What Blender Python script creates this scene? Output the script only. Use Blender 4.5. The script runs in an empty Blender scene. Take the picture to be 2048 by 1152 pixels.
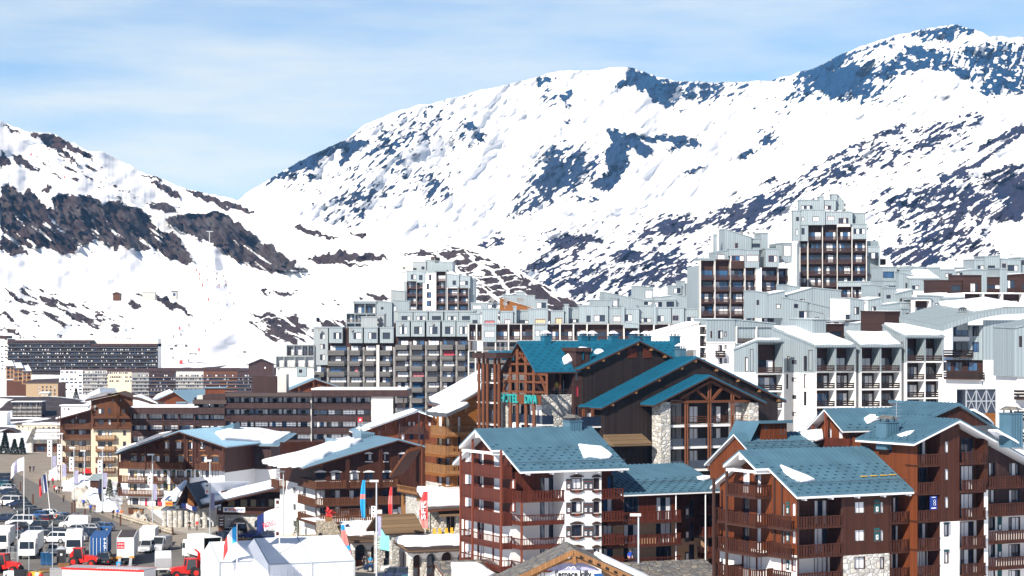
# Ski village below snowy mountains: built part by part (terrain, chalets, flats, street, people, light)
import bpy,math,random,numpy as np
from mathutils import Vector,Matrix
R=math.radians
rnd=random.Random(7)
SC=bpy.context.scene
C=SC.collection
FPX,HOR,EYE=4000.0,690.0,32.0
def at(px,py,D):
 return Vector(((px-1024)/FPX*D,D,EYE+(HOR-py)/FPX*D))
def onflat(px,py,z=0.0):
 return at(px,py,(EYE-z)*FPX/(py-HOR))
MATS={}
def nodes(name):
 m=bpy.data.materials.new(name);m.use_nodes=True
 nt=m.node_tree
 return m,nt,nt.nodes['Principled BSDF']
def N(nt,t,**kw):
 n=nt.nodes.new(t)
 for k,v in kw.items():
  if k.startswith('_'):n.inputs[k[1:]].default_value=v
  else:setattr(n,k,v)
 return n
def L(nt,a,b):nt.links.new(a,b)
def rgba(c):return(c[0],c[1],c[2],1)
def mixc(nt,fac,a,b):
 n=N(nt,'ShaderNodeMix',data_type='RGBA')
 for s,v in((0,fac),(6,a),(7,b)):
  if hasattr(v,'is_output'):L(nt,v,n.inputs[s])
  else:n.inputs[s].default_value=v if s==0 else rgba(v)
 return n.outputs[2]
def math_(nt,op,a,b=None,clamp=False):
 n=N(nt,'ShaderNodeMath',operation=op);n.use_clamp=clamp
 for i,v in((0,a),(1,b)):
  if v is None:continue
  if hasattr(v,'is_output'):L(nt,v,n.inputs[i])
  else:n.inputs[i].default_value=v
 return n.outputs[0]
def bump(nt,bs,h,s=.3,d=.05):
 b=N(nt,'ShaderNodeBump',_Strength=s,_Distance=d)
 L(nt,h,b.inputs['Height']);L(nt,b.outputs[0],bs.inputs['Normal'])
def noise_(nt,vec,scale,det=3,rough=.55):
 n=N(nt,'ShaderNodeTexNoise');n.inputs['Scale'].default_value=scale
 n.inputs['Detail'].default_value=det;n.inputs['Roughness'].default_value=rough
 if vec is not None:L(nt,vec,n.inputs['Vector'])
 return n.outputs[0]
def along(nt):
 """object x+y (runs along any wall of a building) and z"""
 tc=N(nt,'ShaderNodeTexCoord');s=N(nt,'ShaderNodeSeparateXYZ');L(nt,tc.outputs['Object'],s.inputs[0])
 return tc.outputs['Object'],math_(nt,'ADD',s.outputs[0],s.outputs[1]),s.outputs[2]
def plain(name,c,rough=.7,var=.12,metal=0,scale=1.5,spec=.3):
 m,nt,bs=nodes(name)
 tc=N(nt,'ShaderNodeTexCoord')
 n=noise_(nt,tc.outputs['Object'],scale,4)
 d=[max(0,x*(1-var))for x in c];l=[min(1,x*(1+var))for x in c]
 L(nt,mixc(nt,n,d,l),bs.inputs['Base Color'])
 bs.inputs['Roughness'].default_value=rough;bs.inputs['Metallic'].default_value=metal
 bs.inputs['Specular IOR Level'].default_value=spec
 MATS[name]=m;return m
def planks(name,c,w=.16,vert=True,rough=.65,var=.3):
 m,nt,bs=nodes(name)
 o,a,z=along(nt)
 co=math_(nt,'DIVIDE',a if vert else z,w)
 fr=math_(nt,'FRACT',co);fl=math_(nt,'FLOOR',co)
 wn=N(nt,'ShaderNodeTexWhiteNoise',noise_dimensions='1D');L(nt,fl,wn.inputs['W'])
 mp=N(nt,'ShaderNodeMapping');mp.inputs['Scale'].default_value=(6,6,.5)if vert else(.5,.5,6)
 L(nt,o,mp.inputs[0])
 ns=noise_(nt,mp.outputs[0],1.2,4)
 f=math_(nt,'ADD',math_(nt,'MULTIPLY',wn.outputs[0],.5),math_(nt,'MULTIPLY',ns,.5))
 base=mixc(nt,f,[x*(1-var)for x in c],[min(1,x*(1+var))for x in c])
 gap=math_(nt,'LESS_THAN',fr,.09)
 L(nt,mixc(nt,gap,base,[x*.3 for x in c]),bs.inputs['Base Color'])if False else None
 nn=N(nt,'ShaderNodeMix',data_type='RGBA');L(nt,gap,nn.inputs[0]);L(nt,base,nn.inputs[6]);nn.inputs[7].default_value=rgba([x*.35 for x in c])
 L(nt,nn.outputs[2],bs.inputs['Base Color'])
 bump(nt,bs,math_(nt,'MINIMUM',math_(nt,'MULTIPLY',fr,6),1),.35,.03)
 bs.inputs['Roughness'].default_value=rough;bs.inputs['Specular IOR Level'].default_value=.25
 MATS[name]=m;return m
def zinc(name,c,w=.55):
 m,nt,bs=nodes(name)
 o,a,z=along(nt)
 co=math_(nt,'DIVIDE',a,w);fr=math_(nt,'FRACT',co);fl=math_(nt,'FLOOR',co)
 wn=N(nt,'ShaderNodeTexWhiteNoise',noise_dimensions='1D');L(nt,fl,wn.inputs['W'])
 mp=N(nt,'ShaderNodeMapping');mp.inputs['Scale'].default_value=(1.6,1.6,.18);L(nt,o,mp.inputs[0])
 ns=noise_(nt,mp.outputs[0],.8,4)
 f=math_(nt,'ADD',math_(nt,'MULTIPLY',wn.outputs[0],.35),math_(nt,'MULTIPLY',ns,.65))
 base=mixc(nt,f,[x*.82 for x in c],[min(1,x*1.1)for x in c])
 rib=math_(nt,'LESS_THAN',fr,.16)
 nn=N(nt,'ShaderNodeMix',data_type='RGBA');L(nt,rib,nn.inputs[0]);L(nt,base,nn.inputs[6]);nn.inputs[7].default_value=rgba([x*.5 for x in c])
 L(nt,nn.outputs[2],bs.inputs['Base Color'])
 bump(nt,bs,math_(nt,'PINGPONG',fr,.5),.6,.12)
 bs.inputs['Roughness'].default_value=.5;bs.inputs['Metallic'].default_value=.1
 MATS[name]=m;return m
def stone(name,c,scale=1.6):
 m,nt,bs=nodes(name)
 tc=N(nt,'ShaderNodeTexCoord')
 mp=N(nt,'ShaderNodeMapping');mp.inputs['Scale'].default_value=(1,1,1.5);L(nt,tc.outputs['Object'],mp.inputs[0])
 v=N(nt,'ShaderNodeTexVoronoi');v.inputs['Scale'].default_value=scale;L(nt,mp.outputs[0],v.inputs[0])
 e=N(nt,'ShaderNodeTexVoronoi',feature='DISTANCE_TO_EDGE');e.inputs['Scale'].default_value=scale;L(nt,mp.outputs[0],e.inputs[0])
 s=N(nt,'ShaderNodeSeparateColor');L(nt,v.outputs['Color'],s.inputs[0])
 base=mixc(nt,s.outputs[0],[x*.6 for x in c],[min(1,x*1.25)for x in c])
 base2=N(nt,'ShaderNodeMix',data_type='RGBA');L(nt,math_(nt,'MULTIPLY',s.outputs[1],.35),base2.inputs[0]);L(nt,base,base2.inputs[6]);base2.inputs[7].default_value=(.42,.34,.22,1)
 ed=math_(nt,'LESS_THAN',e.outputs[0],.05)
 nn=N(nt,'ShaderNodeMix',data_type='RGBA');L(nt,ed,nn.inputs[0]);L(nt,base2.outputs[2],nn.inputs[6]);nn.inputs[7].default_value=rgba([x*.55 for x in c])
 L(nt,nn.outputs[2],bs.inputs['Base Color'])
 bump(nt,bs,math_(nt,'MINIMUM',math_(nt,'MULTIPLY',e.outputs[0],6),1),.8,.08)
 bs.inputs['Roughness'].default_value=.85
 MATS[name]=m;return m
def glass(name,c,rough=.08):
 m,nt,bs=nodes(name)
 tc=N(nt,'ShaderNodeTexCoord')
 n=noise_(nt,tc.outputs['Object'],.9,2)
 L(nt,mixc(nt,n,[x*.5 for x in c],[x*1.6 for x in c]),bs.inputs['Base Color'])
 bs.inputs['Roughness'].default_value=rough;bs.inputs['Specular IOR Level'].default_value=.7
 MATS[name]=m;return m
def curtain(name,c):
 m,nt,bs=nodes(name)
 o,a,z=along(nt)
 w=math_(nt,'SINE',math_(nt,'MULTIPLY',a,22))
 L(nt,mixc(nt,math_(nt,'MULTIPLY_ADD',w,.5),[x*.75 for x in c],c),bs.inputs['Base Color'])
 bs.inputs['Roughness'].default_value=.55
 bs.inputs['Coat Weight'].default_value=.25;bs.inputs['Coat Roughness'].default_value=.08
 MATS[name]=m;return m
def painted(name,rough=.3,coat=.5):
 """takes its colour from the object, so copies of one mesh differ"""
 m,nt,bs=nodes(name)
 oi=N(nt,'ShaderNodeObjectInfo');L(nt,oi.outputs['Color'],bs.inputs['Base Color'])
 bs.inputs['Roughness'].default_value=rough;bs.inputs['Coat Weight'].default_value=coat
 MATS[name]=m;return m
planks('brown_wood',(.05,.0145,.007),.3,var=.42);planks('red_wood',(.08,.017,.008),.3,var=.38);planks('dark_wood',(.02,.013,.012),.3,var=.5)
planks('orange_wood',(.21,.075,.014),.2,False);planks('rust_wood',(.13,.033,.009),.3,var=.35);planks('plum_wood',(.042,.02,.018),.35,var=.4)
planks('grey_wood',(.12,.113,.108),.3,False,var=.5);planks('umber_wood',(.04,.018,.014),.3,False,var=.4)
planks('mid_wood',(.10,.037,.016),.3,var=.35);planks('tan_wood',(.25,.12,.045),.25)
plain('beam',(.12,.038,.014));plain('brown_trim',(.05,.022,.016));plain('pale_trim',(.74,.73,.72),.6,.06)
plain('white_wall',(.78,.76,.73),.9,.05,scale=.4);plain('cream_wall',(.58,.49,.36),.9,.06,scale=.4)
plain('beige_wall',(.32,.23,.14),.9,.06,scale=.4);plain('concrete',(.5,.48,.45),.9,.1,scale=.6);plain('grey_wall',(.24,.235,.23),.9,.1,scale=.6)
plain('peach_wall',(.42,.27,.16),.9,.05,scale=.4);plain('slate',(.06,.065,.075),.5,.3)
zinc('zinc',(.285,.335,.355));zinc('zinc_fine',(.33,.36,.37),.4)
stone('stone',(.6,.58,.54));stone('warm_stone',(.55,.48,.38),2.2)
plain('blue_roof',(.08,.165,.222),.42,.32,.2,.45,.4);plain('teal_roof',(.010,.115,.19),.45,.25,.2,.45,.4);plain('pale_blue_roof',(.2,.32,.41),.32,.15,.3,.3,.5)
plain('blue_tab',(.03,.085,.12),.4,.1);plain('steel_roof',(.10,.12,.15),.4,.2,.3,.5);plain('brown_roof',(.06,.04,.035),.6,.2)
planks('shingle',(.17,.11,.06),.45,False,.8,.4);stone('lauze',(.115,.115,.12),1.3)
plain('snow',(.86,.87,.9),.7,.02,scale=.6,spec=.2);plain('dirty_snow',(.5,.45,.38),.9,.45,scale=.8)
glass('glass',(.014,.024,.045));glass('glass_blue',(.02,.075,.17));plain('dark_gap',(.012,.011,.012),.9)
curtain('curtain',(.8,.8,.82));curtain('curtain_rose',(.5,.16,.18));curtain('curtain_red',(.55,.03,.06));curtain('curtain_warm',(.62,.5,.3))
plain('frame_dark',(.045,.025,.018));plain('frame_white',(.7,.7,.7));plain('frame_grey',(.06,.065,.075));plain('frame_red',(.16,.04,.02));plain('frame_teal',(.01,.07,.075))
plain('iron',(.03,.03,.033),.5);plain('steel',(.42,.44,.46),.4,.1,.5);plain('pole_grey',(.5,.53,.56),.45,.08,.2);plain('white_paint',(.8,.8,.8),.4,.03)
plain('rubber',(.015,.015,.016),.8);plain('bark',(.08,.055,.04),.9);plain('needle',(.012,.026,.013),.8,.5);plain('needle_grey',(.11,.12,.075),.8,.5)
plain('lettering_teal',(.02,.3,.29),.4);plain('lettering_black',(.01,.01,.012),.5);plain('lettering_red',(.6,.03,.04),.5);plain('lettering_blue',(.02,.04,.25),.5);plain('lettering_white',(.8,.8,.8),.5)
plain('red_cloth',(.66,.05,.05),.7);plain('blue_cloth',(.01,.16,.5),.7);plain('navy_cloth',(.012,.018,.07),.7);plain('white_cloth',(.8,.8,.82),.7,.03);plain('pink_cloth',(.72,.22,.2),.7);plain('sky_cloth',(.02,.3,.62),.7);plain('lilac_cloth',(.3,.29,.42),.7,.5,scale=2);plain('black_cloth',(.02,.02,.025),.7,.3)
plain('container_blue',(.012,.075,.24),.5,.15);plain('machine_red',(.55,.02,.015),.35,.08);plain('canvas',(.86,.87,.89),.6,.02,scale=.3);plain('canvas_seam',(.3,.36,.42));plain('trailer_white',(.78,.78,.76),.45,.04);plain('trailer_grey',(.33,.33,.34),.5,.1);plain('orange_paint',(.7,.25,.02),.5);plain('yellow_paint',(.75,.42,.04),.5);plain('dark_blue_paint',(.01,.02,.1),.3);plain('teal_glass',(.25,.62,.62),.2);plain('skin',(.55,.33,.24),.6);plain('hair',(.03,.02,.015),.7);plain('trousers',(.02,.02,.028),.8);plain('screen_blue',(.01,.03,.2),.4)
painted('car_paint');painted('jacket',.8,0)
plain('car_glass',(.012,.016,.02),.1,.1,spec=.7);plain('lamp_white',(.75,.75,.75),.2);plain('lamp_red',(.4,.01,.01),.25);plain('number_plate',(.65,.65,.6),.5)
SPLIT={'eaves_beam','side_wall','party_wall','timber_post','stone_column','log_post','stone_pier','downpipe','wall_panel','lift_housing','side_balcony','eaves_bracket','roof_parapet','fan','chimney_pot','warning_board','loading_ramp','terrace_chair','porch_roof','door_bar','post'}
class MB:
 def __init__(s):s.v=[];s.f=[];s.k=[];s.ms=[]
 def mi(s,m):
  m=MATS[m]if isinstance(m,str)else m
  if m not in s.ms:s.ms.append(m)
  return s.ms.index(m)
 def face(s,pts,m):
  n=len(s.v);s.v+=[tuple(p)for p in pts];s.f.append(tuple(range(n,n+len(pts))));s.k.append(s.mi(m))
 def prism(s,pts,vec,m,mtop=None):
  n=len(pts);b=len(s.v);vec=Vector(vec)
  s.v+=[tuple(p)for p in pts]+[tuple(Vector(p)+vec)for p in pts]
  k=s.mi(m);s.f.append(tuple(range(b+n-1,b-1,-1)));s.k.append(k)
  s.f.append(tuple(range(b+n,b+2*n)));s.k.append(s.mi(mtop)if mtop else k)
  for i in range(n):
   j=(i+1)%n;s.f.append((b+i,b+j,b+n+j,b+n+i));s.k.append(k)
 def box(s,a,b,m,T=None):
  p=[(a[0],a[1],a[2]),(b[0],a[1],a[2]),(b[0],b[1],a[2]),(a[0],b[1],a[2])]
  q=[(x,y,b[2])for x,y,_ in p]
  if T:p=[T(*c)for c in p];q=[T(*c)for c in q]
  n=len(s.v);s.v+=[tuple(c)for c in p+q];k=s.mi(m)
  for f in((3,2,1,0),(4,5,6,7),(0,1,5,4),(1,2,6,5),(2,3,7,6),(3,0,4,7)):
   s.f.append(tuple(n+i for i in f));s.k.append(k)
 def tube(s,p0,p1,r0,m,r1=None,n=8):
  p0,p1=Vector(p0),Vector(p1);r1=r0 if r1 is None else r1
  d=(p1-p0).normalized();a=d.orthogonal().normalized();b=d.cross(a)
  base=len(s.v);k=s.mi(m)
  for p,r in((p0,r0),(p1,r1)):
   for i in range(n):
    t=2*math.pi*i/n;s.v.append(tuple(p+(a*math.cos(t)+b*math.sin(t))*r))
  for i in range(n):
   j=(i+1)%n;s.f.append((base+i,base+j,base+n+j,base+n+i));s.k.append(k)
  s.f.append(tuple(base+i for i in range(n-1,-1,-1)));s.f.append(tuple(base+n+i for i in range(n)));s.k+=[k,k]
 def bar(s,p0,p1,w,h,m,up=(0,0,1)):
  p0,p1=Vector(p0),Vector(p1);d=(p1-p0).normalized();up=Vector(up)
  a=d.cross(up);a=a.normalized()if a.length>1e-4 else d.orthogonal().normalized();b=a.cross(d)
  s.prism([p0+a*w/2-b*h/2,p0+a*w/2+b*h/2,p0-a*w/2+b*h/2,p0-a*w/2-b*h/2],p1-p0,m)
 def mesh(s,name,smooth=False):
  me=bpy.data.meshes.new(name);me.from_pydata(s.v,[],s.f)
  for m in s.ms:me.materials.append(m)
  me.polygons.foreach_set('material_index',s.k)
  if smooth:me.polygons.foreach_set('use_smooth',[True]*len(s.f))
  me.update();return me
 def islands(s):
  par=list(range(len(s.v)))
  def find(a):
   while par[a]!=a:par[a]=par[par[a]];a=par[a]
   return a
  for f in s.f:
   for a in f[1:]:par[find(a)]=find(f[0])
  g={}
  for f,k in zip(s.f,s.k):g.setdefault(find(f[0]),[]).append((f,k))
  out=[]
  for fs in g.values():
   m=MB();ids={}
   for f,k in fs:
    for a in f:
     if a not in ids:ids[a]=len(m.v);m.v.append(s.v[a])
    m.f.append(tuple(ids[a]for a in f));m.k.append(m.mi(s.ms[k]))
   out.append(m)
  return out
 def build(s,name,parent=None,smooth=False,loc=None):
  if not s.f:return None
  if name in SPLIT and parent is not None:
   o=None
   for m in s.islands():
    q=bpy.data.objects.new(name,m.mesh(name,smooth));C.objects.link(q);q.parent=parent;o=o or q
   return o
  o=bpy.data.objects.new(name,s.mesh(name,smooth));C.objects.link(o)
  if parent:o.parent=parent
  if loc is not None:o.location=loc
  return o
def tag(o,label=None,cat=None,group=None,kind=None):
 for k,v in(('label',label),('category',cat),('group',group),('kind',kind)):
  if v:o[k]=v
 return o
def empty(name,loc=(0,0,0),rz=0,label=None,cat=None,group=None):
 o=bpy.data.objects.new(name,None);C.objects.link(o);o.location=loc;o.rotation_euler=(0,0,rz)
 o.empty_display_size=.5
 return tag(o,label,cat,group)
def dup(root,loc,rz=0,label=None,group=None,scale=1.0,color=None):
 r=root.copy();C.objects.link(r);r.location=loc;r.rotation_euler=(0,0,rz);r.scale=(scale,)*3
 if label:r['label']=label
 if group:r['group']=group
 if color:r.color=rgba(color)
 for ch in root.children:
  c=ch.copy();C.objects.link(c);c.parent=r
  if color:c.color=rgba(color)
  for g in ch.children:
   d=g.copy();C.objects.link(d);d.parent=c
 return r
def text_mesh(txt,size,depth,m,bold=False):
 cu=bpy.data.curves.new('lettering','FONT');cu.body=txt;cu.size=size;cu.extrude=depth
 cu.align_x='CENTER';cu.align_y='CENTER';cu.resolution_u=3
 if bold:cu.offset=size*.018
 ob=bpy.data.objects.new('lettering',cu);C.objects.link(ob)
 dg=bpy.context.evaluated_depsgraph_get();me=bpy.data.meshes.new_from_object(ob.evaluated_get(dg))
 bpy.data.objects.remove(ob);me.materials.clear();me.materials.append(MATS[m]);return me
def text(txt,size,m,M,parent=None,name='lettering',depth=.02,bold=False,fit=None):
 """flat lettering; M maps text x,y,z(out) to the parent's space"""
 me=text_mesh(txt,size,depth,m,bold)
 if fit:
  xs=[v.co.x for v in me.vertices];k=fit/(max(xs)-min(xs))
  for v in me.vertices:v.co.x*=k
 me.transform(M);o=bpy.data.objects.new(name,me);C.objects.link(o);o.parent=parent
 return o
def frameM(o,x,z,n):
 o,x,z,n=Vector(o),Vector(x).normalized(),Vector(z).normalized(),Vector(n).normalized()
 return Matrix(((x.x,z.x,n.x,o.x),(x.y,z.y,n.y,o.y),(x.z,z.z,n.z,o.z),(0,0,0,1)))
_G=np.random.RandomState(3).rand(256,256)
def vnoise(x,y):
 xi=np.floor(x).astype(int);yi=np.floor(y).astype(int);fx=x-xi;fy=y-yi
 fx=fx*fx*(3-2*fx);fy=fy*fy*(3-2*fy)
 g=lambda a,b:_G[a&255,b&255]
 return(g(xi,yi)*(1-fx)+g(xi+1,yi)*fx)*(1-fy)+(g(xi,yi+1)*(1-fx)+g(xi+1,yi+1)*fx)*fy
def fbm(x,y,o=4,g=.5):
 s=0;a=1;t=0
 for i in range(o):
  s=s+a*vnoise(x+17.3*i,y+9.1*i);t+=a;a*=g;x=x*2.03;y=y*2.03
 return s/t
def poly_in(x,y,pts):
 ins=np.zeros(x.shape,bool);n=len(pts)
 for i in range(n):
  x0,y0=pts[i];x1,y1=pts[(i+1)%n]
  if y0==y1:continue
  c=((y0>y)!=(y1>y))&(x<(x1-x0)*(y-y0)/(y1-y0)+x0)
  ins^=c
 return ins
def ip(x,pts):
 a=np.array(pts,float);return np.interp(x,a[:,0],a[:,1])
def terrain_mat(name,rock,rock2,snowc=(.86,.88,.93)):
 m,nt,bs=nodes(name)
 at_=N(nt,'ShaderNodeAttribute',attribute_name='rock');tone=N(nt,'ShaderNodeAttribute',attribute_name='tone')
 tc=N(nt,'ShaderNodeTexCoord')
 fine=noise_(nt,tc.outputs['Object'],.09,8,.72)
 rk=mixc(nt,tone.outputs['Fac'],rock,rock2)
 v=N(nt,'ShaderNodeMix',data_type='RGBA',blend_type='MULTIPLY');v.inputs[0].default_value=.8
 L(nt,rk,v.inputs[6]);cr=N(nt,'ShaderNodeMapRange');L(nt,fine,cr.inputs[0])
 for i,q in((1,.3),(2,.7),(3,.45),(4,1.5)):cr.inputs[i].default_value=q
 L(nt,cr.outputs[0],v.inputs[7])
 sn=mixc(nt,noise_(nt,tc.outputs['Object'],.01,4),[x*.95 for x in snowc],snowc)
 f=math_(nt,'MULTIPLY_ADD',math_(nt,'SUBTRACT',math_(nt,'ADD',at_.outputs['Fac'],math_(nt,'MULTIPLY',math_(nt,'SUBTRACT',fine,.5),.5)),.5),6.0,True)
 f.node.inputs[2].default_value=.5
 mm=N(nt,'ShaderNodeMix',data_type='RGBA');L(nt,f,mm.inputs[0]);L(nt,sn,mm.inputs[6]);L(nt,v.outputs[2],mm.inputs[7])
 L(nt,mm.outputs[2],bs.inputs['Base Color']);bs.inputs['Roughness'].default_value=.9;bs.inputs['Specular IOR Level'].default_value=.15
 bump(nt,bs,math_(nt,'MULTIPLY',fine,f),.6,12)
 MATS[name]=m;return m
terrain_mat('hill_ground',(.05,.03,.03),(.10,.09,.095));terrain_mat('mountain_ground',(.003,.04,.125),(.02,.032,.075));terrain_mat('ridge_ground',(.012,.026,.08),(.045,.038,.065))  # blue of the distant air is painted into mountain and ridge rock
def sheet(name,xs,sky,bot,dist,mat,field,relief,label=None,back=600):
 """a mountain side: seen from the village it climbs away from the bottom line to the skyline; then it falls off behind"""
 X=np.arange(xs[0],xs[1]+.1,xs[2]);nr=xs[3]
 sk=ip(X,sky)+(fbm(X*.05,X*0+4.2,5,.6)-.5)*9*xs[4];bt=ip(X,bot)
 t=np.linspace(0,1,nr)
 PX=np.repeat(X[None],nr,0);PY=bt[None]+(sk-bt)[None]*t[:,None]
 d0,d1,pw=dist
 D0=ip(X,d0)if isinstance(d0,list)else d0;D1=ip(X,d1)if isinstance(d1,list)else d1
 rock,tone=field(PX,PY)
 D=D0+(D1-D0)*t[:,None]**pw
 D=D*(1+relief(PX,PY,rock)*np.clip(t*6,0,1)[:,None])
 wx=(PX-1024)/FPX*D;wz=EYE+(HOR-PY)/FPX*D
 co=np.stack([wx,D,wz],-1)
 bk=co[-1].copy();bk[:,1]+=back;bk[:,0]*=1+back/D[-1];bk[:,2]-=back*.5
 bk2=bk.copy();bk2[:,1]+=back;bk2[:,2]-=back*1.0
 co=np.concatenate([co,bk[None],bk2[None]]);rock=np.concatenate([rock,rock[-1:],rock[-1:]]);tone=np.concatenate([tone,tone[-1:],tone[-1:]])
 r,c=co.shape[:2];idx=np.arange(r*c).reshape(r,c)
 q=np.stack([idx[:-1,:-1],idx[:-1,1:],idx[1:,1:],idx[1:,:-1]],-1).reshape(-1,4)
 me=bpy.data.meshes.new(name)
 me.vertices.add(r*c);me.vertices.foreach_set('co',co.astype(np.float32).ravel())
 me.loops.add(q.size);me.loops.foreach_set('vertex_index',q.astype(np.int32).ravel())
 me.polygons.add(len(q));me.polygons.foreach_set('loop_start',np.arange(0,q.size,4,dtype=np.int32));me.polygons.foreach_set('loop_total',np.full(len(q),4,np.int32))
 me.polygons.foreach_set('use_smooth',np.ones(len(q),bool))
 for nm,a in(('rock',rock),('tone',tone)):
  at_=me.attributes.new(nm,'FLOAT','POINT');at_.data.foreach_set('value',a.astype(np.float32).ravel())
 me.materials.append(MATS[mat]);me.update();me.validate()
 o=bpy.data.objects.new(name,me);C.objects.link(o);o['kind']='structure'
 return o,(lambda px,py:None)
def streak(x,y,ang,lx,ly,o=4):
 a=R(ang);u=(x*math.cos(a)-y*math.sin(a));v=(x*math.sin(a)+y*math.cos(a))
 return fbm(u/lx+31,v/ly+7,o,.55)
def blob(x,y,cx,cy,rx,ry,ang=0):
 a=R(ang);dx,dy=x-cx,y-cy;u=dx*math.cos(a)-dy*math.sin(a);v=dx*math.sin(a)+dy*math.cos(a)
 return np.exp(-((u/rx)**2+(v/ry)**2))
HILL_P=[[(0,372),(20,368),(40,385),(60,380),(75,395),(92,420),(110,415),(103,398),(118,388),(140,392),(160,390),(185,395),(205,412),(222,400),(245,405),(270,412),(295,430),(310,452),(330,470),(345,460),(360,478),(375,500),(389,522),(372,528),(345,518),(320,505),(290,498),(262,500),(240,492),(225,500),(190,480),(165,490),(148,512),(120,505),(90,498),(60,495),(40,490),(0,485)],[(0,484),(25,480),(45,492),(56,508),(30,512),(0,500)],[(60,266),(85,265),(110,268),(135,282),(160,298),(180,310),(190,322),(165,312),(140,302),(125,292),(150,320),(160,335),(135,318),(110,300),(85,285)],[(332,440),(350,432),(375,428),(410,430),(430,421),(455,430),(480,448),(505,470),(540,490),(560,508),(590,525),(615,540),(590,543),(555,540),(540,545),(500,530),(470,522),(455,508),(430,492),(400,480),(370,470),(345,452)],[(372,380),(395,382),(430,395),(470,408),(495,415),(505,424),(480,425),(450,415),(420,408),(395,395)],[(583,455),(600,452),(625,458),(655,468),(675,478),(650,475),(620,468),(595,462)],[(700,467),(720,465),(737,475),(715,474)],[(608,517),(640,516),(665,505),(690,502),(720,508),(760,508),(780,515),(740,522),(690,525),(735,533),(740,537),(690,530),(640,527)],[(24,312),(40,310),(60,325),(80,340),(82,345),(60,340),(40,328)],[(0,300),(15,306),(20,335),(8,340),(0,330)],[(80,378),(100,370),(106,376),(90,385)],[(297,408),(320,406),(345,412),(358,425),(330,424),(305,418)],[(300,362),(325,365),(350,382),(360,400),(340,392),(315,375)],[(283,350),(300,352),(328,362),(312,362)],[(6,250),(20,255),(34,268),(28,270)],[(495,640),(530,638),(560,632),(590,630),(600,640),(615,655),(640,672),(600,690),(555,684),(530,668),(505,655)],[(500,628),(530,628),(545,622),(550,632),(520,636)],[(636,640),(680,640),(700,650),(700,665),(650,655)],[(730,588),(760,590),(780,597),(750,600)],[(10,580),(35,590),(65,612),(45,608),(25,595)],[(270,590),(300,588),(340,600),(370,615),(390,632),(350,618),(310,602)],[(262,605),(272,602),(280,615),(268,618)],[(0,625),(20,632),(38,645),(10,640)],[(0,655),(25,660),(50,672),(10,668)],[(517,580),(535,579),(535,584),(520,585)],[(535,585),(575,582),(595,590),(560,590)],[(860,505),(900,495),(930,500),(960,510),(1000,528),(1060,560),(1120,590),(1170,612),(1120,640),(1060,650),(960,640),(945,590),(930,560),(915,545)],[(800,510),(850,502),(890,503),(860,512)],[(880,480),(920,490),(960,505),(930,502)]]
def hill_field(x,y):
 wx=x+(fbm(x*.09,y*.09,4)-.5)*26;wy=y+(fbm(x*.09+50,y*.09+8,4)-.5)*18
 m=np.zeros(x.shape)
 for p in HILL_P:m=np.maximum(m,poly_in(wx,wy,p).astype(float))
 big=np.maximum(poly_in(wx,wy,HILL_P[0]),poly_in(wx,wy,HILL_P[3])).astype(float)
 g=streak(x,y,-38,60,7)
 m=np.where((g>.70)&(y>410+.15*x)&(m>0),0,m)
 m=np.where(poly_in(wx,wy,HILL_P[15])&(streak(x,y,-25,30,6)>.56),0,m);kn=poly_in(wx,wy,HILL_P[-3])
 stripe=(np.abs(((y+.1*x+(fbm(x*.03,y*.03)-.5)*22)%15)-7)<1.3)|(np.abs(((x-.9*y+(fbm(x*.02,y*.05+3)-.5)*50)%58)-20)<4.5)
 m=np.where(kn&stripe&(x<1075-(620-y)*.5),0,m)
 m=np.where(kn&(fbm(x*.05+3,y*.12)>.70),0,m)
 dens=.62*blob(x,y,110,330,140,50,-30)+.5*blob(x,y,260,385,120,30,-28)+.5*blob(x,y,150,620,160,60,-20)+.55*blob(x,y,60,600,80,40,-20)+.5*blob(x,y,370,620,70,45,-25)+.5*blob(x,y,620,600,90,45,-20)+.62*blob(x,y,570,665,90,30)+.5*blob(x,y,200,520,170,22,-8)+.5*blob(x,y,60,660,60,30)+.5*blob(x,y,230,660,80,30,-20)+.45*blob(x,y,740,590,60,40)+.55*blob(x,y,850,490,90,20,-10)+.5*blob(x,y,430,380,60,20,-25)+.5*blob(x,y,990,570,120,60,-30)
 piste=blob(x,y,440,560,46,90,10)+blob(x,y,470,640,60,60)+blob(x,y,300,480,60,30)*.0
 s=streak(x,y,-24,20,6)
 m=np.maximum(m,np.clip((s-(1.0-dens*.52+piste*.4))*9+.5,0,1))
 tone=np.clip(fbm(x*.06,y*.05,4)*1.6-.4+.6*(streak(x,y,-40,60,7)-.5),0,1)*(.35+.65*big)
 return m,tone
def hill_relief(x,y,rock):
 r=(streak(x,y,-50,60,14,5)-.5)*.10*(np.maximum(poly_in(x,y,HILL_P[0]),poly_in(x,y,HILL_P[3])))+(fbm(x*.012,y*.02,3)-.5)*.05+(fbm(x*.08,y*.1,4)-.5)*.02*rock
 return r+.05*blob(x,y,480,690,60,40,20)+.03*blob(x,y,470,590,22,60,15)-.025*blob(x,y,410,520,30,40,20)+.02*blob(x,y,395,505,16,26,30)+(fbm(x*.03,y*.045,3)-.5)*.007
hill,_=sheet('hill',(-160,1240,2,260,1.0),[(-160,180),(0,238),(20,250),(50,262),(105,267),(150,286),(175,300),(210,305),(290,345),(380,380),(470,398),(510,408),(620,440),(740,463),(800,472),(860,485),(940,500),(1000,522),(1060,553),(1110,580),(1170,612),(1240,640)],[(-160,790),(0,775),(300,765),(560,770),(1240,760)],([(-160,1460),(520,1480),(1240,1150)],[(-160,2600),(400,2700),(800,2300),(1240,1500)],1.0),'hill_ground',hill_field,hill_relief)
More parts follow.
